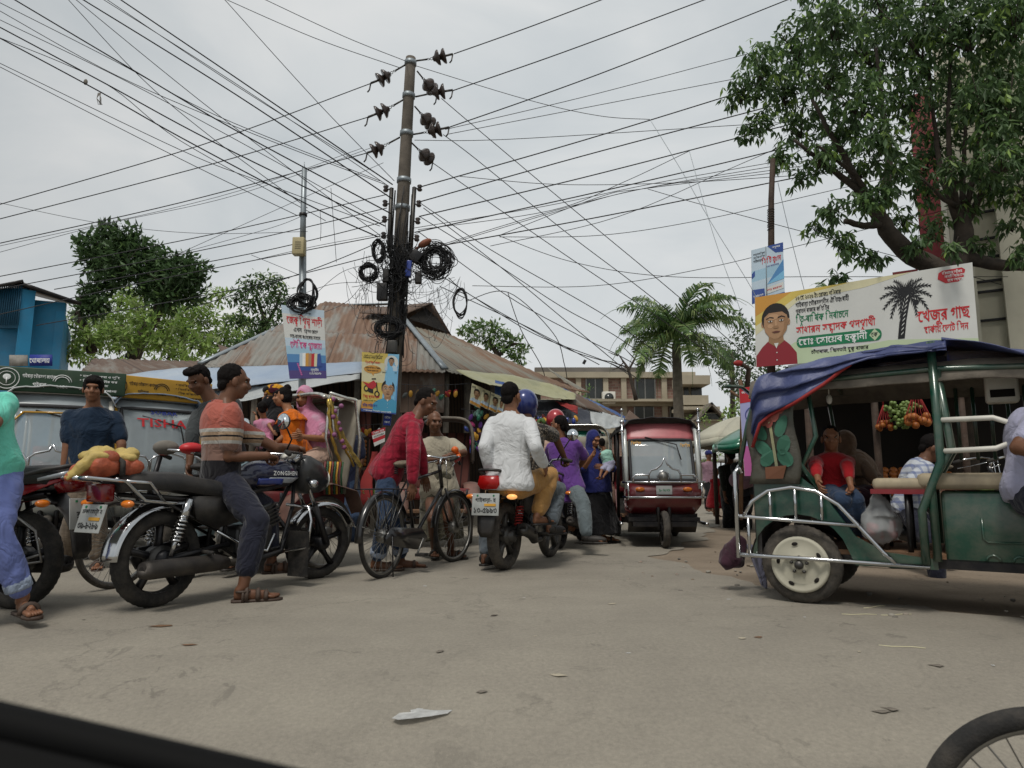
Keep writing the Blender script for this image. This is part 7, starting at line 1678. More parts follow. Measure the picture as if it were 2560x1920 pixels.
def portrait(m, fn, cx, cy, s, asp, shirt, skin='face_print', e=.003, sw=1.0):
    """printed head and shoulders; s = head height in v, asp = width over height of the sheet, sw = shoulder width"""
    g_ = lambda pts: [(min(.998, max(.002, cx + x * s / asp)), max(.0, cy + y * s)) for x, y in pts]
    S = lambda mat, pts, k: shape(m, mat, fn, g_(pts), e + k * .0013)
    S(shirt, [(-.95 * sw, -1.4), (.95 * sw, -1.4), (.92 * sw, -.95), (.62 * sw, -.7), (.24, -.55), (-.24, -.55), (-.62 * sw, -.7), (-.92 * sw, -.95)], 0)
    S('face_print2', [(-.2, -.3), (.2, -.3), (.23, -.58), (0, -.74), (-.23, -.58)], 1)
    S('hair_print', oval(0, .12, .42, .46), 1)
    S(skin, [(-.34, .18), (-.2, .3), (.2, .3), (.34, .18), (.36, -.05), (.32, -.26), (.2, -.42), (.07, -.49), (-.07, -.49), (-.2, -.42), (-.32, -.26), (-.36, -.05)], 2)
    for sg in (-1, 1): S(skin, oval(sg * .385, -.02, .05, .1), 1)
    S('face_print2', [(.36, .12), (.36, -.05), (.32, -.26), (.2, -.42), (.05, -.49), (.16, -.38), (.24, -.2), (.26, .1)], 3)
    S('face_light', oval(-.08, .17, .17, .09), 3); S('face_light', oval(-.17, -.1, .08, .07), 3); S('face_light', [(-.03, .08), (.02, .08), (.03, -.1), (-.03, -.1)], 4)
    for sg in (-1, 1):
        S('hair_print', [(sg * .06, .115), (sg * .18, .15), (sg * .29, .11), (sg * .29, .135), (sg * .18, .185), (sg * .06, .155)], 4)
        S('face_print2', oval(sg * .165, .05, .085, .05), 4); S('p_white', oval(sg * .165, .045, .06, .025), 5); S('hair_print', oval(sg * .165, .045, .026, .027), 6)
    S('face_print2', [(-.085, -.15), (-.05, -.18), (.05, -.18), (.085, -.15), (.05, -.1), (-.05, -.1)], 5)
    S('lip', [(-.13, -.275), (0, -.255), (.13, -.275), (.06, -.315), (-.06, -.315)], 5)
    if s > .2: S('p_white', [(-.07, -.62), (.07, -.62), (0, -.78)], 2); [S('p_white', oval(.01, -.9 - .22 * q, .02, .018), 3) for q in (0, 1)]
mk('face_light', 'b8926f', .6, var=.05)
def rgbmat(n, c): mk(n, c, .55, var=.04, scale=3, dirt=.08); return n
for n_, c_ in (('p_white', 'cfd0cb'), ('p_cream', 'd3cda8'), ('p_yellow', 'cdb65a'), ('p_gold', 'c8913c'), ('p_ltblue', '9dbfd2'), ('p_blue', '4f86b8'), ('p_deep', '2c4b92'), ('p_purple', '4b3c7a'), ('p_sky', '77b4d6'), ('p_pale', 'b9cbd8'), ('p_lav', 'a3a5cf'), ('p_pink', 'b9609e'), ('p_red', 'b5202b'), ('p_ltgreen', 'bccca8'), ('p_teal', '3f93b5'), ('p_shirt', '8a1f2b')): rgbmat(n_, c_)
# big election banner between the dark pole and the tree
bf = quad((1887, 744, 8.0), (2432, 655, 7.9), (2447, 872, 7.9), (1890, 918, 8.0), .007, 9)
def bdraw(m):
    f3 = lay(bf, .004)
    shape(m, 'p_gold', bf, [(0, 1), (.17, 1), (0, .72)], .0022); shape(m, 'p_yellow', bf, [(.17, 1), (.45, 1), (.2, .93), (0, .58), (0, .72)], .0018)
    shape(m, 'p_cream', bf, [(.45, 1), (.72, 1), (.5, .9), (.2, .86), (0, .45), (0, .58), (.2, .93)], .0016)
    shape(m, 'p_ltgreen', bf, [(0, 0), (1, 0), (1, .12), (.6, .2), (.3, .12), (.18, .3)], .0016)
    portrait(m, bf, .092, .6, .47, 3.1, 'p_shirt', e=.004, sw=.66)
    text(m, '১৬ মে ২০২৬ ইং রোজঃ শনিবার', f3, .185, .868, .085, 'ink', w=.21)
    text(m, 'গাইবান্ধা পৌরসভাধীন ঐতিহ্যবাহী', f3, .185, .77, .09, 'ink', w=.245); text(m, 'পুরাতন বাজার কমিটির', f3, .185, .685, .085, 'ink', w=.155)
    text(m, 'ত্রি-বার্ষিক নির্বাচনে', f3, .185, .555, .135, 'ink_green', w=.24); text(m, 'সাধারন সম্পাদক পদপ্রার্থী', f3, .185, .405, .14, 'ink_red', w=.36)
    pts = oval(.55, .285, .022, .075, -90, 90, 10) + oval(.205, .285, .02, .075, 90, 270, 10); shape(m, 'ink_green', bf, pts, .004)
    text(m, 'মোঃ সোয়েব হক্কানী', lay(bf, .006), .195, .245, .125, 'ink_white', w=.31); shape(m, 'p_ltgreen', bf, [(.515, .285), (.54, .36), (.565, .285), (.54, .21)], .0055); text(m, 'কে', lay(bf, .007), .525, .26, .08, 'ink', w=.028)
    text(m, 'চাঁদাবাজ, ছিনতাই মুক্ত বাজার', f3, .25, .115, .07, 'ink', w=.26)
    text(m, 'খেজুর গাছ', f3, .735, .375, .2, 'ink_red', w=.235); text(m, 'মার্কায় ভোট দিন', f3, .76, .235, .12, 'ink_red', w=.2)
    shape(m, 'p_red', bf, [(.84, .93), (.86, .955), (.95, .96), (.965, .93), (.955, .84), (.93, .8), (.87, .8), (.835, .86)], .004)
    for k in range(3): text(m, ('পরিবর্তনের অঙ্গীকার', 'আগামী দিনের সেবা', 'হবে আমার')[k], lay(bf, .006), .855 + .012 * k, .905 - .045 * k, .045, 'ink_white', w=.095 - .02 * (k > 1))
    # printed date palm
    cx, cy = .688, .76
    shape(m, 'ink', bf, [(.642, .2), (.672, .2), (.684, .42), (.708, .72), (.69, .76), (.675, .6), (.652, .4)], .004)
    for k in range(9): y_ = .24 + k * .055; x_ = .655 + .035 * (k / 9) ** 1.2; shape(m, 'p_white', bf, [(x_, y_), (x_ + .012, y_ + .03), (x_ + .013, y_ + .045), (x_ + .003, y_ + .02)], .006)
    shape(m, 'ink', bf, oval(.73, .62, .014, .035), .004); shape(m, 'ink', bf, oval(cx, cy, .026, .07), .0042)
    for a_, L_ in ((80, .17), (55, .25), (28, .32), (5, .33), (-22, .36), (-48, .32), (110, .22), (140, .28), (165, .33), (190, .34), (215, .36), (238, .36)):
        px_, py_ = cx, cy; ang = a_
        for st_ in range(7):
            nx, ny = px_ + L_ / 7 * math.cos(R(ang)) * .36, py_ + L_ / 7 * math.sin(R(ang)); 
            for sg in (-1, 1):
                b_ = ang + sg * 48; q = .075 * (1 - st_ / 9); shape(m, 'ink', bf, [(px_, py_), (nx, ny), (nx + q * math.cos(R(b_)) * .36, ny + q * math.sin(R(b_)))], .0045)
            px_, py_ = nx, ny; ang += (-7 if a_ < 90 else 7)
pprint('election_banner', 'wide white election banner with a printed palm and a man in red', 'banner', bf, ['p_white'] * 3, bdraw, 30, 12)
qf = quad((703, 762, 8.85), (810, 776, 8.85), (816, 946, 8.85), (724, 947, 8.85), .008, 4)
def sdraw(m):
    f3 = lay(qf, .004)
    text(m, 'স্টেশন রোডে শোরুম', f3, .33, .915, .03, 'ink', w=.36); text(m, 'জেক্স প্রিন্ট শাড়ী', f3, .1, .755, .15, 'ink_red', w=.84); text(m, 'এখন', f3, .24, .645, .09, 'ink', w=.2); text(m, 'স্টেশন রোডে', f3, .5, .645, .07, 'ink', w=.33)
    text(m, 'ডাচ-বাংলা ব্যাংকের সামনে', f3, .14, .555, .075, 'ink', w=.74); text(m, 'ভৌমিক প্লাজায়', f3, .13, .42, .13, 'ink_pink', w=.78)
    for k, c_ in enumerate(('p_pale', 'ink_white', 'p_gold', 'face_print', 'p_red', 'p_cream', 'p_deep')):
        x = .34 + k * .075; shape(m, c_, qf, [(x, .35), (x + .08, .36), (x + .1, .17), (x - .03, .17)], .003 + k * .0004)
    for k in range(7): shape(m, 'p_pink', qf, oval(.27 + .012 * k, .2 - k * .024, .025, .012), .004)
    text(m, 'প্রোপ্রাইটর', f3, .6, .105, .05, 'ink_white', w=.2); text(m, '০১৭১-৩৪৫৬৭৮', f3, .55, .055, .05, 'ink_white', w=.32)
pprint('poster', 'tall white and blue saree shop poster on the thin steel pole', 'poster', qf, ['p_purple', 'p_deep', 'p_blue', 'p_ltblue', 'p_pale', 'p_white', 'p_white', 'p_white', 'p_pale'], sdraw, 10, 18)
mf = quad((905, 880, 10.2), (998, 886, 10.2), (990, 1036, 10.15), (903, 1028, 10.15), .008, 4)
def mdraw(m):
    f3 = lay(mf, .005)
    shape(m, 'p_sky', mf, [(.55, .03), (1, .03), (1, 1), (.7, 1)], .002); shape(m, 'p_blue', mf, [(.8, .03), (1, .03), (1, .75)], .0025); shape(m, 'p_deep', mf, [(0, 0), (1, 0), (1, .05), (0, .05)], .003)
    text(m, 'আগামী ১৬ মে ২০২৬ রোজ শনিবার', f3, .06, .935, .03, 'ink', w=.5); text(m, 'গাইবান্ধা পৌর মার্কেট', f3, .04, .9, .035, 'ink', w=.5); text(m, 'ত্রি-বার্ষিক নির্বাচনে', f3, .1, .815, .05, 'ink_red', w=.4)
    shape(m, 'p_gold', mf, oval(.3, .715, .24, .07), .004); shape(m, 'p_gold', mf, [(.26, .66), (.34, .66), (.33, .6)], .004); text(m, 'আইন শালিস ও বিচার', lay(mf, .006), .1, .725, .04, 'ink', w=.4); text(m, 'বিষয়ক সম্পাদক পদে', lay(mf, .006), .14, .68, .035, 'ink', w=.32)
    shape(m, 'p_white', mf, oval(.8, .85, .19, .125), .004); portrait(m, mf, .8, .875, .115, .62, 'p_pale', e=.006)
    text(m, 'দোয়া ও ভোট প্রার্থী', f3, .56, .67, .03, 'ink', w=.4)
    for cx in (.14, .44): shape(m, 'ink', mf, oval(cx + .0, .385 - .08 * (cx > .3), .075, .055), .005); shape(m, 'p_yellow', mf, oval(cx, .385 - .08 * (cx > .3), .04, .03), .006)
    shape(m, 'p_red', mf, [(.03, .5), (.2, .47), (.34, .53), (.42, .48), (.4, .42), (.3, .38), (.2, .4)], .0065); shape(m, 'ink', mf, [(.17, .4), (.33, .38), (.34, .31), (.2, .33)], .006); shape(m, 'ink', mf, [(.4, .5), (.43, .5), (.47, .32), (.44, .31)], .006); shape(m, 'ink', mf, [(.28, .56), (.4, .57), (.4, .55), (.28, .545)], .006)
    portrait(m, mf, .74, .4, .27, .62, 'p_teal', e=.005); shape(m, 'p_teal', mf, [(.42, .05), (1, .05), (1, .18), (.85, .24), (.6, .2)], .0045)
    text(m, 'বিষ্ণু কুমার দাস', f3, .05, .235, .06, 'ink_red', w=.46); text(m, 'মটর সাইকেল', f3, .04, .085, .065, 'ink_blue', w=.42); text(m, 'মার্কায় ভোট দিন', f3, .06, .175, .03, 'ink', w=.4); text(m, 'সকলের নিকট দোয়া চাই', lay(mf, .006), .06, .012, .03, 'ink_white', w=.8)
pprint('poster', 'yellow and blue election poster with a red motorcycle on the tall pole', 'poster', mf, ['p_gold', 'p_yellow', 'p_yellow', 'p_cream', 'p_cream', 'p_yellow'], mdraw, 10, 12)
cf_ = quad((1878, 626, 8.25), (1958, 605, 8.2), (1962, 735, 8.2), (1880, 761, 8.25), .006, 3)
def cdraw(m):
    f3 = lay(cf_, .004); shape(m, 'p_deep', cf_, [(.5, 1), (1, 1), (1, .82), (.75, .84)], .002); shape(m, 'p_blue', cf_, [(.5, .3), (1, .68), (1, .3)], .002); shape(m, 'p_deep', cf_, [(0, 0), (1, 0), (1, .04), (.4, .06), (.38, .22), (0, .26)], .003); shape(m, 'p_sky', cf_, [(.45, .28), (1, .46), (1, .3)], .003); shape(m, 'p_deep', cf_, [(0, .55), (.1, .6), (.1, .5), (0, .46)], .003)
    text(m, 'সিটি স্ক্যান', f3, .32, .68, .14, 'ink_red', w=.6); text(m, 'ডায়াগনস্টিক', f3, .06, .88, .05, 'ink', w=.36); text(m, 'আধুনিক মেশিনে', f3, .06, .82, .05, 'ink', w=.36); text(m, 'গাইবান্ধায়', f3, .06, .75, .06, 'ink', w=.3); text(m, 'এখন হাতের কাছে', f3, .45, .6, .04, 'ink_blue', w=.4); text(m, 'পপুলার', lay(cf_, .005), .65, .93, .05, 'ink_white', w=.25); text(m, 'ডিজিটাল ল্যাব', lay(cf_, .006), .04, .1, .05, 'ink_white', w=.3); shape(m, 'p_white', cf_, [(.42, .1), (.97, .12), (.97, .24), (.42, .22)], .004); text(m, 'ডাঃ রহমান', lay(cf_, .006), .46, .15, .05, 'ink_red', w=.45)
    m.use('galv'); m.tube([cf_(.45, 0, .006), cf_(.45, 1, .006)], .006, 5)
pprint('poster', 'pale blue scan clinic poster on the dark pole', 'poster', cf_, ['p_pale', 'p_pale', 'p_ltblue', 'p_pale', 'p_pale'], cdraw, 8, 10)
rf = quad((1847, 970, 6.6), (1901, 964, 6.6), (1922, 1190, 6.6), (1862, 1190, 6.6), .008, 3)
def rdraw(m):
    f3 = lay(rf, .004); shape(m, 'p_red', rf, [(0, 1), (1, 1), (1, .84), (0, .82)], .002); text(m, 'ফলের দোকান', f3, .1, .93, .035, 'ink_white', w=.7); text(m, 'মিষ্টি ফল', f3, .4, .86, .05, 'ink_gold', w=.5); m.use('ink_blue')
    m.tube([lay(rf, .005)(*p) for p in oval(.62, .68, .42, .095)], .004, 4); text(m, 'কম', f3, .42, .7, .06, 'ink', w=.35); text(m, 'সলট', f3, .35, .64, .05, 'ink', w=.5); shape(m, 'p_teal', rf, oval(.6, .44, .4, .055), .003); shape(m, 'p_pale', rf, oval(.6, .46, .32, .04), .004); shape(m, 'p_red', rf, oval(.62, .465, .16, .022), .005); text(m, 'শ্রী', f3, .45, .27, .09, 'ink_blue', w=.4); text(m, 'মেলা', f3, .4, .16, .08, 'p_red', w=.5)
pprint('roll_banner', 'narrow red, lavender and pink roll banner left of the green three-wheeler', 'banner', rf, ['p_pink', 'p_pink', 'p_lav', 'p_lav', 'p_lav', 'p_lav'], rdraw, 5, 12)
m = MB('wood_mid'); m.tube([P(1852, 1300, 6.7), P(1856, 985, 6.75), P(1850, 950, 6.75)], .02, 7); m.tube([P(1826, 978, 6.7), P(1856, 998, 6.7)], .014, 6); m.use('cloth_red'); m.ell(P(1846, 908, 6.7), (.05, .03, .03)); m.use('wood_dark'); m.tube([P(1852, 908, 6.7), P(1872, 922, 6.75), P(1866, 990, 6.75)], .025, 7); obj_at(m, 'stall_post', 'rough stall post with a red knobbed branch above the roll banner', 'post', P(1852, 1100, 6.7))
for k, (x, y, w_, h_) in enumerate(((1180, 958, 26, 50), (1206, 970, 20, 44), (1228, 980, 22, 44), (1248, 990, 14, 40))):
    pf2 = quad((x, y, 11.2), (x + w_, y + w_ * .45, 11.3), (x + w_ - 6, y + w_ * .5 + h_, 11.25), (x - 6, y + h_, 11.15), .004)
    def pd(m, pf2=pf2): portrait(m, pf2, .55, .6, .42, .6, ('p_pale', 'p_lav', 'p_white', 'p_pale')[0], 'face_print2'); shape(m, 'p_gold', pf2, [(0, .02), (1, .02), (1, .16), (0, .16)], .004); text(m, 'ভোট', lay(pf2, .005), .05, .8, .14, 'ink', w=.35)
    pprint('poster', ('first and largest hanging candidate poster left of the white shirted man', 'second hanging candidate poster in the row under the market eave', 'third hanging candidate poster in the row, nearest the white shirted man', 'last narrow candidate poster of the row under the eave')[k], 'poster', pf2, ['p_cream', 'p_cream'], pd, 4, 4, 'candidate posters strung under the eave')
bf2 = quad((960, 1034, 10.25), (980, 1036, 10.25), (976, 1064, 10.25), (958, 1063, 10.25)); pprint('sign', 'small blue sign under the election poster on the tall pole', 'sign', bf2, ['ink_blue'], lambda m: (text(m, 'মৌন', lay(bf2, .004), .15, .6, .25, 'ink_white', w=.7), text(m, 'জেলা', lay(bf2, .004), .15, .2, .25, 'ink_white', w=.7)), 2, 2)
bf3 = quad((928, 1080, 10.2), (963, 1068, 10.2), (962, 1104, 10.2), (936, 1116, 10.2)); pprint('sign', 'tilted red and white sign behind the red shirted man', 'sign', bf3, ['p_white', 'p_red', 'p_white', 'p_red'], lambda m: (text(m, 'বিক্রয় হবে', lay(bf3, .004), .1, .78, .2, 'ink_white', w=.8), text(m, '০১৭২৩৪৫', lay(bf3, .004), .1, .55, .18, 'ink', w=.8)), 2, 4)

# ---------------------------------------------------------------- trees
def leaves(m, c, n, r, size, mats, droop=.3, flat=1.0, rng=None, whorl=0, shell=.55):
    for i in range(n):
        d_ = V((rng.gauss(0, 1), rng.gauss(0, 1), rng.gauss(0, 1) * flat)); d_.normalize()
        p = c + V((d_.x, d_.y, d_.z * flat)) * (r * rng.uniform(0, 1) ** shell * (1 + .25 * noise.noise(d_ * 2.2 + c)))
        m.use(mats[min(len(mats) - 1, int(abs(rng.gauss(0, .9)) if rng.random() < .75 else rng.random() * len(mats)))])
        ks = whorl or 1; a0 = rng.uniform(0, 6.3)
        ax_ = (d_ * .7 + V((rng.gauss(0, .4), rng.gauss(0, .4), rng.gauss(.2, .4)))).normalized(); x, y, z = frame_of(ax_)
        for k in range(ks):
            a = a0 + k * 2 * PI / ks + rng.gauss(0, .2)
            u = (x * math.cos(a) + y * math.sin(a) + z * rng.uniform(.1, .7) - V((0, 0, droop * rng.uniform(.4, 1.3)))).normalized(); s_ = size * rng.uniform(.65, 1.2)
            sd_ = u.cross(V((rng.gauss(0, .5), rng.gauss(0, .5), 1))).normalized() * s_ * .19; nn = u.cross(sd_).normalized() * s_ * .07
            t1 = p + u * s_ * .5 - V((0, 0, s_ * .02)); t2 = p + u * s_ - V((0, 0, s_ * .16 * droop))
            m.add([p, t1 + sd_ + nn, t2, t1 - sd_ + nn, t1], [(0, 4, 1), (4, 2, 1), (0, 3, 4), (4, 3, 2)], False)
def tree(name, label, base, trunk, clumps, n, size, mats, seed, droop=.3, flat=.9, whorl=0, bark='bark', cat='tree', group=None, twig=True, shell=.55):
    rng = random.Random(seed); b0 = V((base.x, base.y, 0)); root = empty(name, b0, label, cat, group)
    m = MB(bark)
    for pts, r0, r1 in trunk:
        q = [P(*p) - b0 for p in pts]; w = []
        for i in range(len(q) - 1):
            for t in range(4): w.append(q[i].lerp(q[i + 1], t / 4) + V((noise.noise(q[i] * 3 + V((t, 0, 0))), 0, noise.noise(q[i] * 3 + V((0, t, 9))))) * r0 * .35 * (t > 0))
        w.append(q[-1]); m.tube(w, [lerp(r0, r1, i / (len(w) - 1)) for i in range(len(w))], 9)
    m.build('trunk', root)
    m = MB(mats[0]); tw = m
    for px, py, rp, d_ in clumps:
        c = P(px, py, d_); r = rp * d_ / F
        leaves(m, c - b0, int(n * (rp / 60) ** 2), r, size, mats, droop, flat, rng, whorl, shell)
        if twig:
            for k in range(5):
                e = c - b0 + V((rng.gauss(0, .5), rng.gauss(0, .4), rng.uniform(-.2, .8))) * r; s_ = c - b0 - V((0, 0, r * .6)); m.use(bark); tw.tube([s_, s_.lerp(e, .5) + V((0, 0, .1 * r)), e], [.018 * r + .004, .012 * r + .003, .004], 5)
    m.build('crown', root)
    return root
TD = 8.6
cl_ = [(1900, 170, 80), (1850, 232, 55), (1990, 110, 90), (1960, 222, 80), (1905, 305, 52), (1862, 330, 30), (2080, 60, 90), (2070, 180, 90), (2000, 310, 68), (1955, 385, 42), (2180, 120, 110), (2150, 250, 88), (2100, 335, 72), (2050, 395, 50), (2300, 90, 120), (2270, 235, 96), (2200, 350, 72), (2245, 425, 58), (2420, 70, 120), (2400, 215, 100), (2350, 335, 72), (2530, 50, 110), (2510, 180, 90), (2480, 320, 66), (2550, 400, 55), (2160, 505, 48), (2080, 520, 40), (2045, 570, 36), (2115, 610, 46), (2180, 645, 36), (2255, 545, 42), (2320, 480, 46), (2095, 690, 28), (2450, 425, 50), (2415, 520, 40), (2530, 560, 36), (2545, 640, 30), (2200, 0, 100), (2050, -60, 90), (2350, -30, 120), (2550, -60, 120), (2640, 200, 110), (2660, 420, 90), (2520, 260, 80), (2450, 250, 70), (2500, 400, 66), (2570, 300, 70), (2560, 620, 40), (2380, 620, 30), (2330, 565, 44), (2290, 610, 34), (2385, 430, 56), (2305, 400, 64), (2480, 470, 54), (2560, 480, 54), (2445, 610, 34), (2150, 420, 50), (2210, 480, 40), (2000, 440, 36), (2200, -140, 130), (2420, -160, 130)]
rt_ = random.Random(5)
tree('large_tree', 'large broad leafed tree with forked limbs over the banner on the right', P(2395, 1200, TD),
     [([(2400, 1260, TD), (2395, 900, TD), (2385, 690, TD)], .2, .15), ([(2385, 700, TD), (2280, 640, TD - .1), (2215, 575, TD - .2), (2185, 515, TD - .2)], .14, .085), ([(2200, 560, TD - .2), (2140, 470, TD - .3), (2060, 410, TD - .4), (1985, 350, TD - .5)], .06, .02), ([(2185, 520, TD - .2), (2120, 410, TD - .2), (2080, 340, TD - .3), (2030, 250, TD - .3)], .06, .02), ([(2210, 510, TD - .2), (2225, 390, TD), (2205, 270, TD), (2190, 120, TD)], .06, .02), ([(2185, 515, TD - .2), (2140, 440, TD - .4), (2040, 360, TD - .6)], .04, .015), ([(2210, 560, TD - .2), (2160, 565, TD - .3), (2112, 553, TD - .35)], .05, .035),
      ([(2390, 690, TD), (2410, 600, TD), (2400, 520, TD)], .15, .09), ([(2395, 560, TD), (2350, 420, TD), (2335, 300, TD), (2320, 150, TD)], .045, .015), ([(2400, 550, TD), (2375, 420, TD - .1), (2370, 280, TD - .1), (2380, 100, TD)], .045, .015), ([(2405, 550, TD), (2410, 420, TD), (2415, 250, TD)], .045, .015), ([(2410, 550, TD), (2440, 420, TD), (2455, 260, TD)], .045, .015), ([(2415, 560, TD), (2480, 440, TD), (2530, 330, TD), (2580, 200, TD)], .05, .02), ([(2400, 640, TD), (2480, 660, TD - .2), (2560, 665, TD - .3), (2680, 640, TD - .4)], .09, .05), ([(2400, 520, TD), (2360, 500, TD - .2), (2300, 440, TD - .3)], .04, .012)],
     [(a, b, r, TD + rt_.uniform(-.9, .7)) for a, b, r in cl_], 86, .118, ['leaf_dark', 'leaf_mid', 'leaf_dark', 'leaf_light'], 21, 1.2, .95, 3, shell=.5)
tree('jackfruit_tree', 'dark dense jackfruit tree standing above the shed roof', P(380, 1200, 22), [([(330, 900, 22), (350, 850, 22), (385, 800, 22), (405, 750, 22), (408, 700, 22)], .24, .15), ([(230, 880, 21.6), (215, 830, 21.6), (195, 790, 21.6), (205, 740, 21.6)], .17, .08), ([(405, 740, 22), (350, 690, 22), (300, 640, 22)], .12, .05), ([(330, 880, 21.8), (312, 840, 21.8), (304, 815, 21.8)], .14, .1)],
     [(270, 620, 62, 22), (215, 612, 34, 22), (320, 605, 50, 22), (360, 640, 55, 22.3), (300, 665, 60, 21.6), (245, 660, 45, 22), (410, 665, 45, 22), (460, 668, 42, 22.3), (495, 680, 34, 22), (440, 705, 48, 21.6), (385, 705, 45, 22), (470, 730, 42, 22), (410, 745, 40, 21.8), (362, 725, 26, 22), (275, 700, 30, 21.7), (237, 725, 36, 21.6), (222, 775, 34, 21.6), (250, 760, 26, 21.5), (275, 580, 28, 22)], 620, .3, ['leaf_dark', 'leaf_deep', 'leaf_dark', 'leaf_mid'], 3, .1, 1.0)
tree('shade_tree', 'light green feathery tree behind the rusty shed', P(470, 1200, 27), [([(470, 930, 27), (450, 860, 27), (480, 800, 27)], .2, .1), ([(460, 880, 27), (400, 820, 27), (340, 790, 27)], .12, .05)],
     [(310, 790, 60, 27), (360, 840, 60, 26.5), (430, 800, 55, 27), (480, 840, 55, 27), (520, 790, 46, 27), (560, 830, 50, 27), (600, 850, 40, 27), (300, 860, 46, 26.8), (420, 870, 50, 26), (240, 850, 46, 27), (180, 862, 40, 26.5), (140, 865, 30, 26), (210, 890, 36, 26), (545, 735, 34, 28), (500, 760, 30, 28), (640, 870, 34, 27), (350, 740, 40, 28), (310, 735, 30, 28), (270, 820, 50, 28), (540, 870, 46, 27), (600, 800, 36, 28), (460, 900, 40, 26), (330, 910, 40, 26), (150, 830, 26, 27), (190, 800, 34, 26), (240, 790, 40, 26), (300, 750, 34, 26), (360, 770, 44, 26), (420, 760, 40, 26.5), (470, 780, 40, 26.5), (220, 840, 40, 21), (290, 830, 40, 21.2), (170, 880, 30, 21), (360, 800, 36, 21), (400, 850, 42, 21), (455, 820, 40, 21), (330, 850, 40, 21), (500, 860, 40, 21)], 400, .27, ['leaf_light', 'leaf_pale', 'leaf_mid', 'leaf_pale'], 8, .3, .75)
tree('shade_tree', 'olive green tree behind the thin steel pole', P(650, 1200, 25), [([(660, 940, 25), (650, 860, 25), (660, 790, 25), (640, 740, 25)], .16, .05), ([(655, 830, 25), (690, 770, 25), (700, 730, 25)], .08, .03)],
     [(615, 725, 36, 25), (650, 705, 34, 25), (690, 710, 36, 25), (700, 750, 34, 25), (660, 750, 36, 25), (620, 765, 28, 25), (690, 800, 38, 25), (650, 810, 38, 25), (610, 800, 26, 25), (670, 850, 40, 25), (715, 830, 26, 25), (590, 745, 22, 25), (630, 850, 34, 25), (580, 800, 24, 25), (720, 780, 26, 25), (600, 870, 34, 25)], 480, .23, ['leaf_dark', 'leaf_mid', 'leaf_mid', 'leaf_pale'], 12, .5, .9)
tree('rain_tree', 'spreading pale crowned tree beyond the market roof', P(1240, 1100, 40), [([(1260, 960, 40), (1245, 890, 40), (1220, 850, 40)], .25, .1), ([(1245, 890, 40), (1280, 860, 40), (1310, 860, 40)], .14, .06)],
     [(1160, 826, 26, 40), (1195, 815, 30, 40), (1230, 812, 26, 40), (1250, 835, 30, 40), (1215, 845, 28, 40), (1280, 850, 28, 40), (1305, 870, 24, 40), (1255, 870, 26, 40), (1285, 885, 24, 40), (1300, 900, 20, 40), (1225, 865, 22, 40), (1180, 845, 22, 40)], 520, .36, ['leaf_mid', 'leaf_mid', 'leaf_pale', 'leaf_dark'], 14, .2, .6)
tree('bare_tree', 'leafless twiggy tree left of the palm crown', P(1560, 1100, 30), [([(1590, 1000, 30), (1570, 920, 30), (1545, 885, 30)], .1, .02), ([(1570, 930, 30), (1590, 890, 30), (1600, 865, 30)], .06, .015), ([(1572, 920, 30), (1530, 905, 30), (1505, 900, 30)], .04, .012), ([(1545, 890, 30), (1520, 880, 30)], .03, .01), ([(1585, 895, 30), (1560, 870, 30)], .03, .01), ([(1560, 905, 30), (1545, 920, 30), (1530, 925, 30)], .03, .01)], [(1555, 900, 14, 30)], 20, .15, ['leaf_dark'], 4, twig=False)
for lab, cl2, mt, sd_, d_ in (('dark leafy tree mass right of the palm behind the porch house', [(1830, 880, 50), (1870, 840, 45), (1850, 930, 55), (1900, 900, 50), (1830, 960, 40), (1890, 970, 50), (1930, 940, 50), (1850, 800, 30), (1880, 1010, 40), (1810, 905, 36)], ['leaf_deep', 'leaf_dark', 'leaf_mid'], 31, 48),
                        ('paler bushy tree peeping over the roll banner', [(1860, 1010, 26), (1835, 1030, 24), (1880, 1040, 26), (1815, 1050, 16)], ['leaf_light', 'leaf_mid', 'leaf_pale'], 32, 30)):
    tree('background_tree', lab, P(cl2[0][0], 1190, d_), [([(cl2[0][0], 1200, d_), (cl2[0][0], cl2[0][1], d_)], .3, .1)], [(a, b, r, d_ + rt_.uniform(-3, 3)) for a, b, r in cl2], 300, .42 if d_ > 40 else .3, mt, sd_, .2, .9)
tree('roof_creeper', 'small bush growing from the wall of the brick block', P(1485, 1010, 36), [([(1490, 1030, 36), (1480, 1000, 36)], .05, .02)], [(1462, 985, 16, 36), (1470, 970, 12, 36), (1490, 1010, 14, 36), (1460, 1000, 12, 36)], 420, .22, ['leaf_mid', 'leaf_dark', 'leaf_light'], 17, twig=False, cat='bush')
tree('street_bush', 'leafy bush beside the far porch right of the red three-wheeler', P(1775, 1150, 20), [([(1775, 1180, 20), (1772, 1080, 20)], .06, .03)], [(1765, 1050, 16, 20), (1772, 1080, 18, 20), (1768, 1110, 16, 20), (1775, 1150, 20, 20), (1760, 1020, 10, 20), (1722, 1045, 12, 22), (1790, 1130, 16, 20)], 420, .14, ['leaf_light', 'leaf_mid', 'leaf_pale'], 18, twig=False, cat='bush')
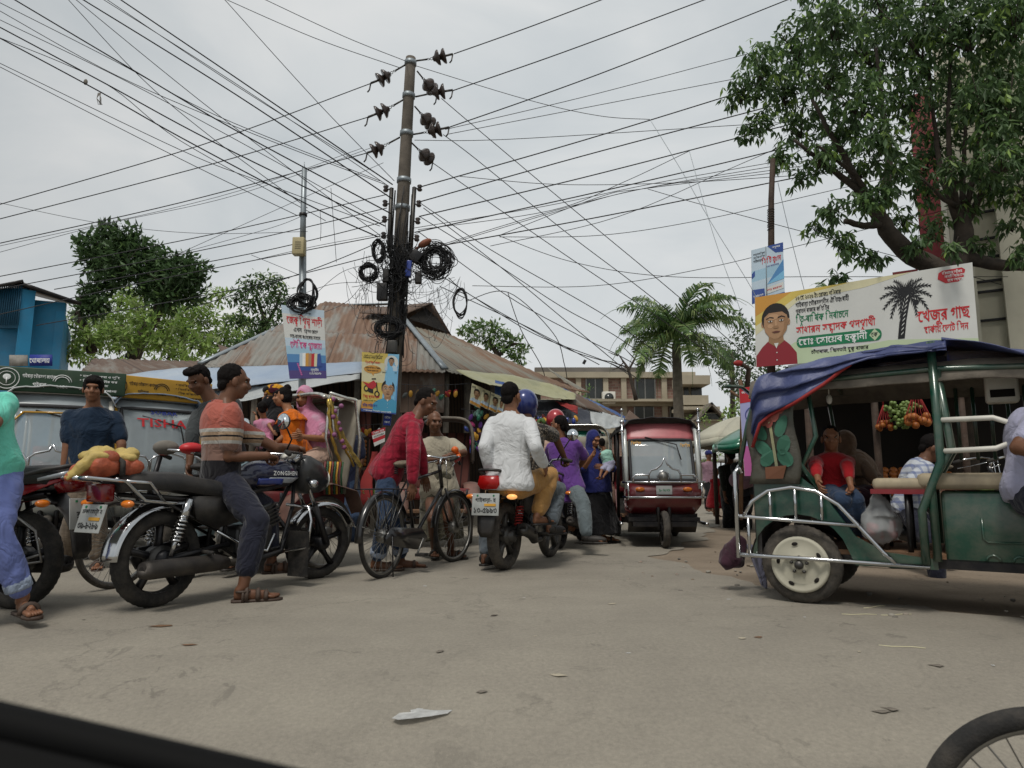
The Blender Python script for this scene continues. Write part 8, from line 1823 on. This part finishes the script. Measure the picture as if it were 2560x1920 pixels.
def palm(label, px, py, d_, base_py, L_, nf, seed, r0=.2, up=1.0):
    rng = random.Random(seed); c = P(px, py, d_); b0 = V((c.x, c.y, 0)); root = empty('palm_tree', b0, label, 'palm tree')
    m = MB('bark_grey'); m.tube([V((0, 0, 0)), V((0, 0, c.z * .5)), V((0, 0, c.z - .25 * r0 / .2))], [r0 * 1.15, r0, r0 * .85], 14); m.build('trunk', root)
    m = MB('leaf_mid'); m.tube([V((0, 0, c.z - .4 * r0 / .2)), V((0, 0, c.z + .4 * r0 / .2))], [r0 * .8, r0 * .3], 10); m.build('crown_shaft', root)
    for k in range(nf):
        az = k * 2.39996 + rng.gauss(0, .15); el = lerp(1.35, -.25, (k / nf) ** .9) * up + rng.gauss(0, .08); q = V((0, 0, c.z + .1)); dirh = V((math.cos(az), math.sin(az), 0)); e = el
        pts = [q]; n = 12; Lk = L_ * rng.uniform(.85, 1.1)
        for t in range(n): q = q + (dirh * math.cos(e) + V((0, 0, math.sin(e)))) * Lk / n; e -= (.075 + .06 * (t / n)) * (1.1 if el > .5 else 1.0) * 1.45; pts.append(q)
        m = MB('leaf_mid'); m.tube(pts, [lerp(.03, .006, i / n) * r0 / .2 for i in range(n + 1)], 5); side = V((-dirh.y, dirh.x, 0))
        for i in range(2, n * 5):
            u = i / (n * 5); x = u * n; j = min(int(x), n - 1); p = pts[j].lerp(pts[j + 1], x - j); td = (pts[j + 1] - pts[j]).normalized(); ll = Lk * .26 * math.sin(min(1, u * 1.15 + .12) * PI) ** .6 * rng.uniform(.8, 1.1)
            m.use(rng.choice(('leaf_dark', 'leaf_mid', 'leaf_dark', 'leaf_mid', 'leaf_pale')))
            for sg in (-1, 1):
                b = (td * .55 + side * sg * .75 + V((0, 0, rng.uniform(-.1, .35)))).normalized(); w = td * .022 * L_ / 2.4; t1 = p + b * ll * .55; t2 = t1 + (b * .5 - V((0, 0, .75))).normalized() * ll * .5
                m.add([p - w, p + w, t1 + w * .9, t1 - w * .9, t2], [(0, 1, 2, 3), (3, 2, 4)], False)
        m.build('frond', root)
palm('tall royal palm with a grey trunk behind the red three-wheeler', 1690, 845, 24, 0, 3.5, 24, 6, .18)
palm('small palm crown peeping over the election banner', 2078, 735, 26, 0, 1.1, 14, 9, .12, 1.0)
# ---------------------------------------------------------------- stalls and goods
st = empty('fruit_stall', P(2300, 1300, 8.3) * 1.0, 'dark fruit stall under a tarpaulin beyond the green three-wheeler', 'market stall'); st.location.z = 0; T0 = st.location.copy()
def stb(mb, name): mb.v = [v - T0 for v in mb.v]; return mb.build(name, st)
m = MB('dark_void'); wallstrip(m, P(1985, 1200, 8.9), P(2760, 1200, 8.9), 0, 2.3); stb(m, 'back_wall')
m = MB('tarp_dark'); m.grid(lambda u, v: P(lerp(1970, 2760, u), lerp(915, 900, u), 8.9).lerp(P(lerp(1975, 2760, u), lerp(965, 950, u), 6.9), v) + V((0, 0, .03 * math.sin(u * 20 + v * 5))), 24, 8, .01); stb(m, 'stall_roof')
for px in (2030, 2200, 2420, 2600):
    m = MB('wood_dark'); m.tube([V((P(px, 1200, 7.0).x, 7.0, 0)), V((P(px, 1200, 7.0).x, 7.0, 2.0))], .035, 8); stb(m, 'stall_pole')
m = MB('wood_mid'); a = P(2275, 1240, 7.6); m.box((a.x, 7.6, .62), (1.5, .9, .06), Matrix.Rotation(R(25), 3, 'X')); m.box((a.x, 7.6, .3), (1.4, .7, .5)); stb(m, 'counter')
rg = random.Random(3)
om = MB('orange_fruit').ell((0, 0, 0), .042, None, 12, 8); op = om.build('orange'); k = 0
for row in range(7):
    for colm in range(12):
        o = op if k == 0 else op.copy()
        if k: COL.objects.link(o)
        k += 1; o.location = (a.x - .55 + colm * .088 + (row % 2) * .04 + rg.uniform(-.01, .01), 7.25 + row * .075, .60 + row * .052 + rg.uniform(0, .012)); tag(o, 'orange in the heap on the fruit stall counter', 'orange', 'oranges heaped on the stall counter')
ap_ = MB('green_fruit').ell((0, 0, 0), .05, None, 12, 8).build('mango'); k = 0
for row in range(3):
    for colm in range(9):
        o = ap_ if k == 0 else ap_.copy()
        if k: COL.objects.link(o)
        k += 1; o.location = (a.x + .62 + colm * .1, 7.2 + row * .09, .62 + row * .05); tag(o, 'green mango on the stall counter beyond the checked shirt', 'mango', 'mangoes on the stall counter')
for lab, px, py, d_, rr_ in (('net bag of oranges hanging in the fruit stall', 2295, 1050, 6.6, .1), ('smaller net bag of oranges left of the grapes', 2212, 1066, 6.9, .07)):
    c = P(px, py, d_); root = empty('net_bag', c, lab, 'net bag'); m = MB('orange_fruit')
    for q in range(16): v = V((rg.gauss(0, 1), rg.gauss(0, 1), rg.gauss(0, .6))).normalized() * rr_ * .9; m.ell(V((v.x, v.y, v.z * .7)), rr_ * .36, None, 10, 7)
    m.build('fruit', root); m = MB('cloth_red')
    for q in range(14): an = q * PI / 7; m.tube([V((rr_ * 1.2 * math.cos(an), rr_ * 1.2 * math.sin(an), -.02)), V((rr_ * .9 * math.cos(an), rr_ * .9 * math.sin(an), rr_ * .8)), V((0, 0, rr_ * 3.2))], .003, 4)
    m.tube([V((0, 0, rr_ * 3.2)), V((0, 0, rr_ * 6))], .008, 5); m.build('net', root)
m = MB('green_fruit'); c = P(2258, 1030, 6.8)
for q in range(150): h = rg.uniform(0, 1); m.ell(c + V((rg.gauss(0, .11 * (1 - h * .6)), rg.gauss(0, .05), .1 - h * .26)), .02, None, 7, 5)
obj_at(m, 'grapes', 'bunches of green grapes hanging between the net bags', 'grapes', c)
mk('poly_white', 'bcbdbb', .35, alpha=.85, var=.2, scale=30, bmp=.5, bs=60)
# crates and hangings of the market front
cr = empty('fruit_crate', P(893, 1130, 11.2), 'wooden rack of oranges behind the tall pole', 'fruit rack'); m = MB('wood_dark'); m.box((0, .15, .0), (.3, .1, .5)); m.box((0, 0, -.27), (.34, .3, .04)); m.build('rack', cr); m = MB('orange_fruit')
for i in range(5):
    for j in range(7): m.ell(V((-.12 + i * .058, .06, -.2 + j * .062)), .03, None, 9, 6)
m.build('fruit', cr)
m = MB('cloth_red'); m.grid(lambda u, v: P(lerp(930, 945, u), 1130, 10.6).lerp(P(lerp(885, 925, u), 1262, 9.8), v) + V((.02 * math.sin(v * 9), 0, 0)), 6, 10, .01); obj_at(m, 'plastic_sheet', 'red plastic sheet leaning by the market stall', 'plastic sheet', P(920, 1200, 10.2))
bt = empty('vegetable_table', V((P(885, 1235, 10.2).x, 10.2, 0)), 'low wooden table with red fruit and leafy greens by the market', 'table'); m = MB('wood_grey'); m.box((0, 0, .56), (.75, .5, .05)); m.build('table_top', bt)
for sx in (-.32, .32):
    for sy in (-.2, .2): m = MB('wood_grey'); m.box((sx, sy, .27), (.05, .05, .54)); m.build('leg', bt)
m = MB('red_fruit'); c = V((bt.location.x - .12, 10.1, .62))
for q in range(26): m.use('red_fruit' if q % 3 else 'ink_gold'); m.ell(c + V((rg.uniform(-.14, .12), rg.uniform(-.1, .1), rg.uniform(0, .1))), .026, None, 8, 6)
obj_at(m, 'fruit_pile', 'little pile of red and yellow fruit on the low table', 'fruit', c)
m = MB('leaf_pale'); c = V((bt.location.x + .16, 10.1, .62)); leaves(m, c, 90, .14, .1, ['leaf_pale', 'leaf_light', 'leaf_mid'], .2, .5, rg); obj_at(m, 'leafy_greens', 'bundle of leafy greens beside the red fruit', 'vegetables', c)
for lab, px, py, cols, n_ in (('bunch of coloured sandals and toys hung at the stall beside the white shirted man', 1195, 1085, ('paint_blue', 'ink_pink', 'paint_greenbright', 'purple', 'maroon_cloth', 'ink_gold'), 46), ('teal plastic toy shape hanging above the sandals', 1196, 1022, ('paint_greenbright', 'mint'), 7), ('strings of red and yellow packets hung on the market shutter left of the tall pole', 878, 1085, ('ink_gold', 'cloth_red', 'poly_white', 'rick_red'), 30), ('row of small bottles and tins hung under the corner eave', 1075, 985, ('ink_gold', 'canvas_grey', 'paint_greenbright', 'cloth_red'), 18), ('hanging packets and greens under the far awning', 1365, 1050, ('leaf_mid', 'cloth_red', 'ink_gold', 'paint_blue'), 22), ('coloured bags and bottles hanging in the far dark stall', 1310, 1062, ('leaf_mid', 'maroon_cloth', 'canvas_grey', 'ink_gold'), 20)):
    c = P(px, py, 11.4); m = MB(cols[0]); sx, sz = (.12, .3) if n_ > 40 else ((.03, .12) if n_ < 10 else (.3, .06))
    for q in range(n_): m.use(cols[q % len(cols)]); e = c + V((rg.gauss(0, sx), rg.gauss(0, .06), rg.uniform(-sz, sz))); m.ell(e, (.035, .03, .06), Matrix.Rotation(rg.uniform(-.8, .8), 3, 'Y'), 8, 6); m.use('wire_grey'); m.tube([e, V((e.x, c.y, c.z + sz + .1))], .002, 4)
    m.use('wire_grey'); m.tube([c + V((-2.4 * sx, 0, sz + .12)), c + V((0, 0, sz + .08)), c + V((2.4 * sx, 0, sz + .12))], .004, 4); obj_at(m, 'hanging_goods', lab, 'hanging goods', c)
def umbrella(label, px, py, d_, r, cols, tilt=0):
    c = P(px, py, d_); root = empty('stall_umbrella', V((c.x, c.y, 0)), label, 'umbrella'); m = MB(cols[0]); n = 8
    for k in range(n):
        m.use(cols[k % len(cols)]); m.grid(lambda u, v, k=k: V((r * v * math.cos((k + u) * 2 * PI / n), r * v * math.sin((k + u) * 2 * PI / n), c.z - .42 * r * v ** 1.7 - .04 * r * math.sin(u * PI) * v)), 4, 6, .006)
        m.grid(lambda u, v, k=k: V((r * math.cos((k + u) * 2 * PI / n), r * math.sin((k + u) * 2 * PI / n), c.z - .42 * r - .04 * r * math.sin(u * PI) - .12 * r * v)), 4, 1, .006)
    m.build('canopy', root); m = MB('wood_grey'); m.tube([V((0, 0, 0)), V((0, 0, c.z))], .025, 8); m.build('pole', root)
umbrella('big cream stall umbrella beside the roll banner', 1862, 1040, 11.8, .95, ('cream_white',)); umbrella('green stall umbrella behind the cream one', 1908, 1058, 11.0, .8, ('paint_greenbright', 'mint'))
umbrella('far pale umbrella down the side street', 1800, 1110, 24, 1.1, ('white_sheet',))
m = MB('tarp_dark'); m.grid(lambda u, v: P(lerp(1765, 1880, u), 1118, 14).lerp(P(lerp(1760, 1885, u), 1108, 12.2), v) + V((0, 0, .05 * math.sin(u * PI))), 10, 4, .02)
for px in (1785, 1815, 1850): m.use('wood_dark'); m.tube([V((P(px, 1100, 13).x, 13, 0)), P(px, 1115, 13)], .04, 7); m.use('tarp_dark')
obj_at(m, 'street_stall', 'dark roofed street stall on posts under the cream umbrella', 'market stall', P(1820, 1200, 13))
m = MB('mauve'); t = MB(); c = P(1853, 1200, 11.5); t.ell(c, (.2, .12, .15)); t.ell(c + V((.1, 0, .02)), (.16, .12, .14)); o = remesh(t, 'shoulder_bag', 'mauve', None, .015, 4, .02, 9, loc=c); o.location = c; tag(o, 'mauve cloth bag hanging beside the man in grey', 'bag')
c = bz.translation if False else erK.location + Matrix.Rotation(yk, 3, 'Z') @ V((-.53, -.2, .25))
t = MB(); t.tube([c + V((.09, 0, .13)), c + V((.05, 0, .06)), c + V((.0, 0, -.01)), c + V((-.03, 0, -.06)), c + V((-.03, 0, -.1))], [.03, .075, .085, .06, .015], 14); o = remesh(t, 'cloth_bundle', 'maroon_cloth', None, .012, 4, .03, 9, loc=c); o.location = c; tag(o, 'maroon cloth bundle hanging behind the green three-wheeler', 'cloth')
c = erK.location + Matrix.Rotation(yk, 3, 'Z') @ V((-.45, -.1, .12))
m = MB('lav_grey'); m.grid(lambda u, v: c + V((lerp(.0, .16, u) * (1 - .5 * v) + .1 * v, .1 * u, .2 - v * .3 + .015 * math.sin(u * 5 + 1))) + V((0, -.012 * math.sin(u * 9 + v * 2), 0)), 12, 8, .01); obj_at(m, 'cloth_drape', 'lavender cloth trailing below the green three-wheeler', 'cloth', c)
c = P(2200, 1290, 4.55); t = MB(); t.ell(c - V((0, 0, .06)), (.13, .08, .12)); t.tube([c, c + V((0, 0, .16))], [.1, .015], 10); mk('poly_clear', 'b9bcbc', .25, alpha=.5); o = remesh(t, 'carrier_bag', 'poly_clear', None, .012, 3, .02, 11, loc=c); o.location = c; tag(o, 'clear plastic carrier bag of red goods held by the woman in the three-wheeler', 'bag')
m = MB('red_fruit')
for q in range(9): m.ell((rg.uniform(-.07, .07), rg.uniform(-.03, .03), -.08 + rg.uniform(-.06, .03)), .032, None, 9, 6)
m.build('contents', o)
# ---------------------------------------------------------------- litter, car sill
def ragged(name, label, px, py, pts, mat, cat, lift=.012):
    c = G(px, py); c = EYE + ray(px, py) * (c.y if c.y > 3.7 else c.y * 1.0)
    for _ in range(6): z = gz(c.x, c.y); c = G(px, py, z + .004)
    root_z = gz(c.x, c.y) + .006; m = MB(mat); q = [V((x, y, 0)) for x, y in pts]; ctr = sum(q, V()) / len(q)
    ring = [p + V((0, 0, lift * (.25 + .3 * noise.noise(p * 25)))) for p in q]; mid = [ctr.lerp(p, .55) + V((0, 0, lift * (.35 + .5 * noise.noise(p * 40 + V((3, 0, 0)))))) for p in q]; n = len(q)
    up_ = c + V((0, 0, root_z - c.z)); m.add([up_ + p for p in ring + mid + [ctr + V((0, 0, lift * .4))]], [(i, (i + 1) % n, n + (i + 1) % n, n + i) for i in range(n)] + [(n + i, n + (i + 1) % n, 2 * n) for i in range(n)], False)
    return obj_at(m, name, label, cat, V((c.x, c.y, root_z)))
rw = random.Random(9)
ragged('plastic_scrap', 'crumpled white plastic scrap on the road in the foreground', 1056, 1776, [(-.11, -.06), (-.08, -.085), (-.03, -.075), (.03, -.05), (.1, -.01), (.115, .03), (.07, .05), (.0, .045), (-.03, .06), (-.06, .04), (-.045, .005), (-.09, .0)], 'poly_white', 'litter', .02)
ragged('leaf_scrap', 'curled brown leaf scrap near the motorcycle rear wheel', 400, 1566, [(-.06, -.02), (.02, -.03), (.07, .0), (.05, .03), (-.02, .015)], 'wood_mid', 'litter')
for k in range(26):
    px, py = rw.choice(((rw.uniform(1200, 2500), rw.uniform(1480, 1800)), (rw.uniform(1780, 2500), rw.uniform(1420, 1640)), (rw.uniform(200, 1700), rw.uniform(1460, 1640)))); s_ = rw.uniform(.006, .03); an = rw.uniform(0, 6)
    ragged('litter_scrap', 'tiny dry scrap of leaf or paper lying on the road', px, py, [(s_ * math.cos(an + t) * rw.uniform(.7, 1.3) * (1.8 if t % 3.14 < .6 else .8), s_ * math.sin(an + t) * rw.uniform(.6, 1.2)) for t in (0, 1, 2.1, 3.2, 4.1, 5.2)], rw.choice(('wood_mid', 'poly_white', 'cream', 'bark', 'wood_grey')), 'litter', .006)['group'] = 'small scraps on the road'
for k in range(4):
    px, py = rw.uniform(1800, 2300), rw.uniform(1500, 1620); c = G(px, py); m = MB('p_cream'); an = rw.uniform(-.5, .5); m.tube([c + V((math.cos(an) * t * .1, math.sin(an) * t * .1 + .01 * math.sin(t * 4), .006 + gz(c.x, c.y))) for t in (-1, -.5, 0, .5, 1)], .002, 5); obj_at(m, 'straw', 'thin dry straw lying on the road near the green three-wheeler', 'straw', c, 'straws on the road')
sm = [MB('dirt_mat') for _ in range(3)]
for k in range(60):
    px, py = rw.choice(((rw.uniform(1540, 1960), rw.uniform(1360, 1450)), (rw.uniform(1700, 1900), rw.uniform(1400, 1480)), (rw.uniform(2150, 2560), rw.uniform(1450, 1545)), (rw.uniform(850, 960), rw.uniform(1260, 1330)))); c = G(px, py); r_ = rw.uniform(.006, .022); sm[0].use(rw.choice(('concrete', 'dirt_mat', 'concrete_light', 'brick'))); sm[0].ell(c + V((0, 0, r_ * .3)), (r_ * rw.uniform(.8, 1.5), r_, r_ * .6), Matrix.Rotation(rw.uniform(0, 3), 3, 'Z'), 7, 5)
tag(sm[0].build('rubble'), 'loose stones and brick bits along the dirt verge', 'rubble', None, 'stuff')
m = MB('leaf_pale')
for k in range(160): px, py = rw.uniform(850, 960), rw.uniform(1275, 1322); c = G(px, py); leaves(m, c + V((0, 0, .015)), 1, .01, .05, ['leaf_pale', 'leaf_light', 'p_cream'], .1, .2, rw)
tag(m.build('fallen_leaves'), 'trampled leaf scraps on the ground by the market', 'leaves', None, 'stuff')
dr = empty('car_door', P(300, 1900, .5), 'black car door sill blurred at the lower left corner', 'car door'); D0 = dr.location.copy()
A_, B_ = P(-420, 1660, .46), P(1060, 1998, .42); mk('sill_rubber', '060606', .75, var=.1, spec=.15); mk('sill_trim', '17181a', .5, .2)
nrm = (B_ - A_).cross(V((0, 0, 1))).normalized()
m = MB('sill_rubber'); m.tube([(A_.lerp(B_, t / 10) - V((0, 0, .012))) - D0 for t in range(11)], .012, 10); m.build('window_seal', dr)
m = MB('sill_trim'); m.tube([(A_.lerp(B_, t / 10) - V((0, .012, .022))) - D0 for t in range(11)], .005, 8); m.build('trim_strip', dr)
m = MB('sill_rubber'); m.grid(lambda u, v: A_.lerp(B_, u) + V((0, .008 - .06 * v, -.018 - .4 * v)) - D0, 8, 4, .03); m.build('door_panel', dr)
weld_all()
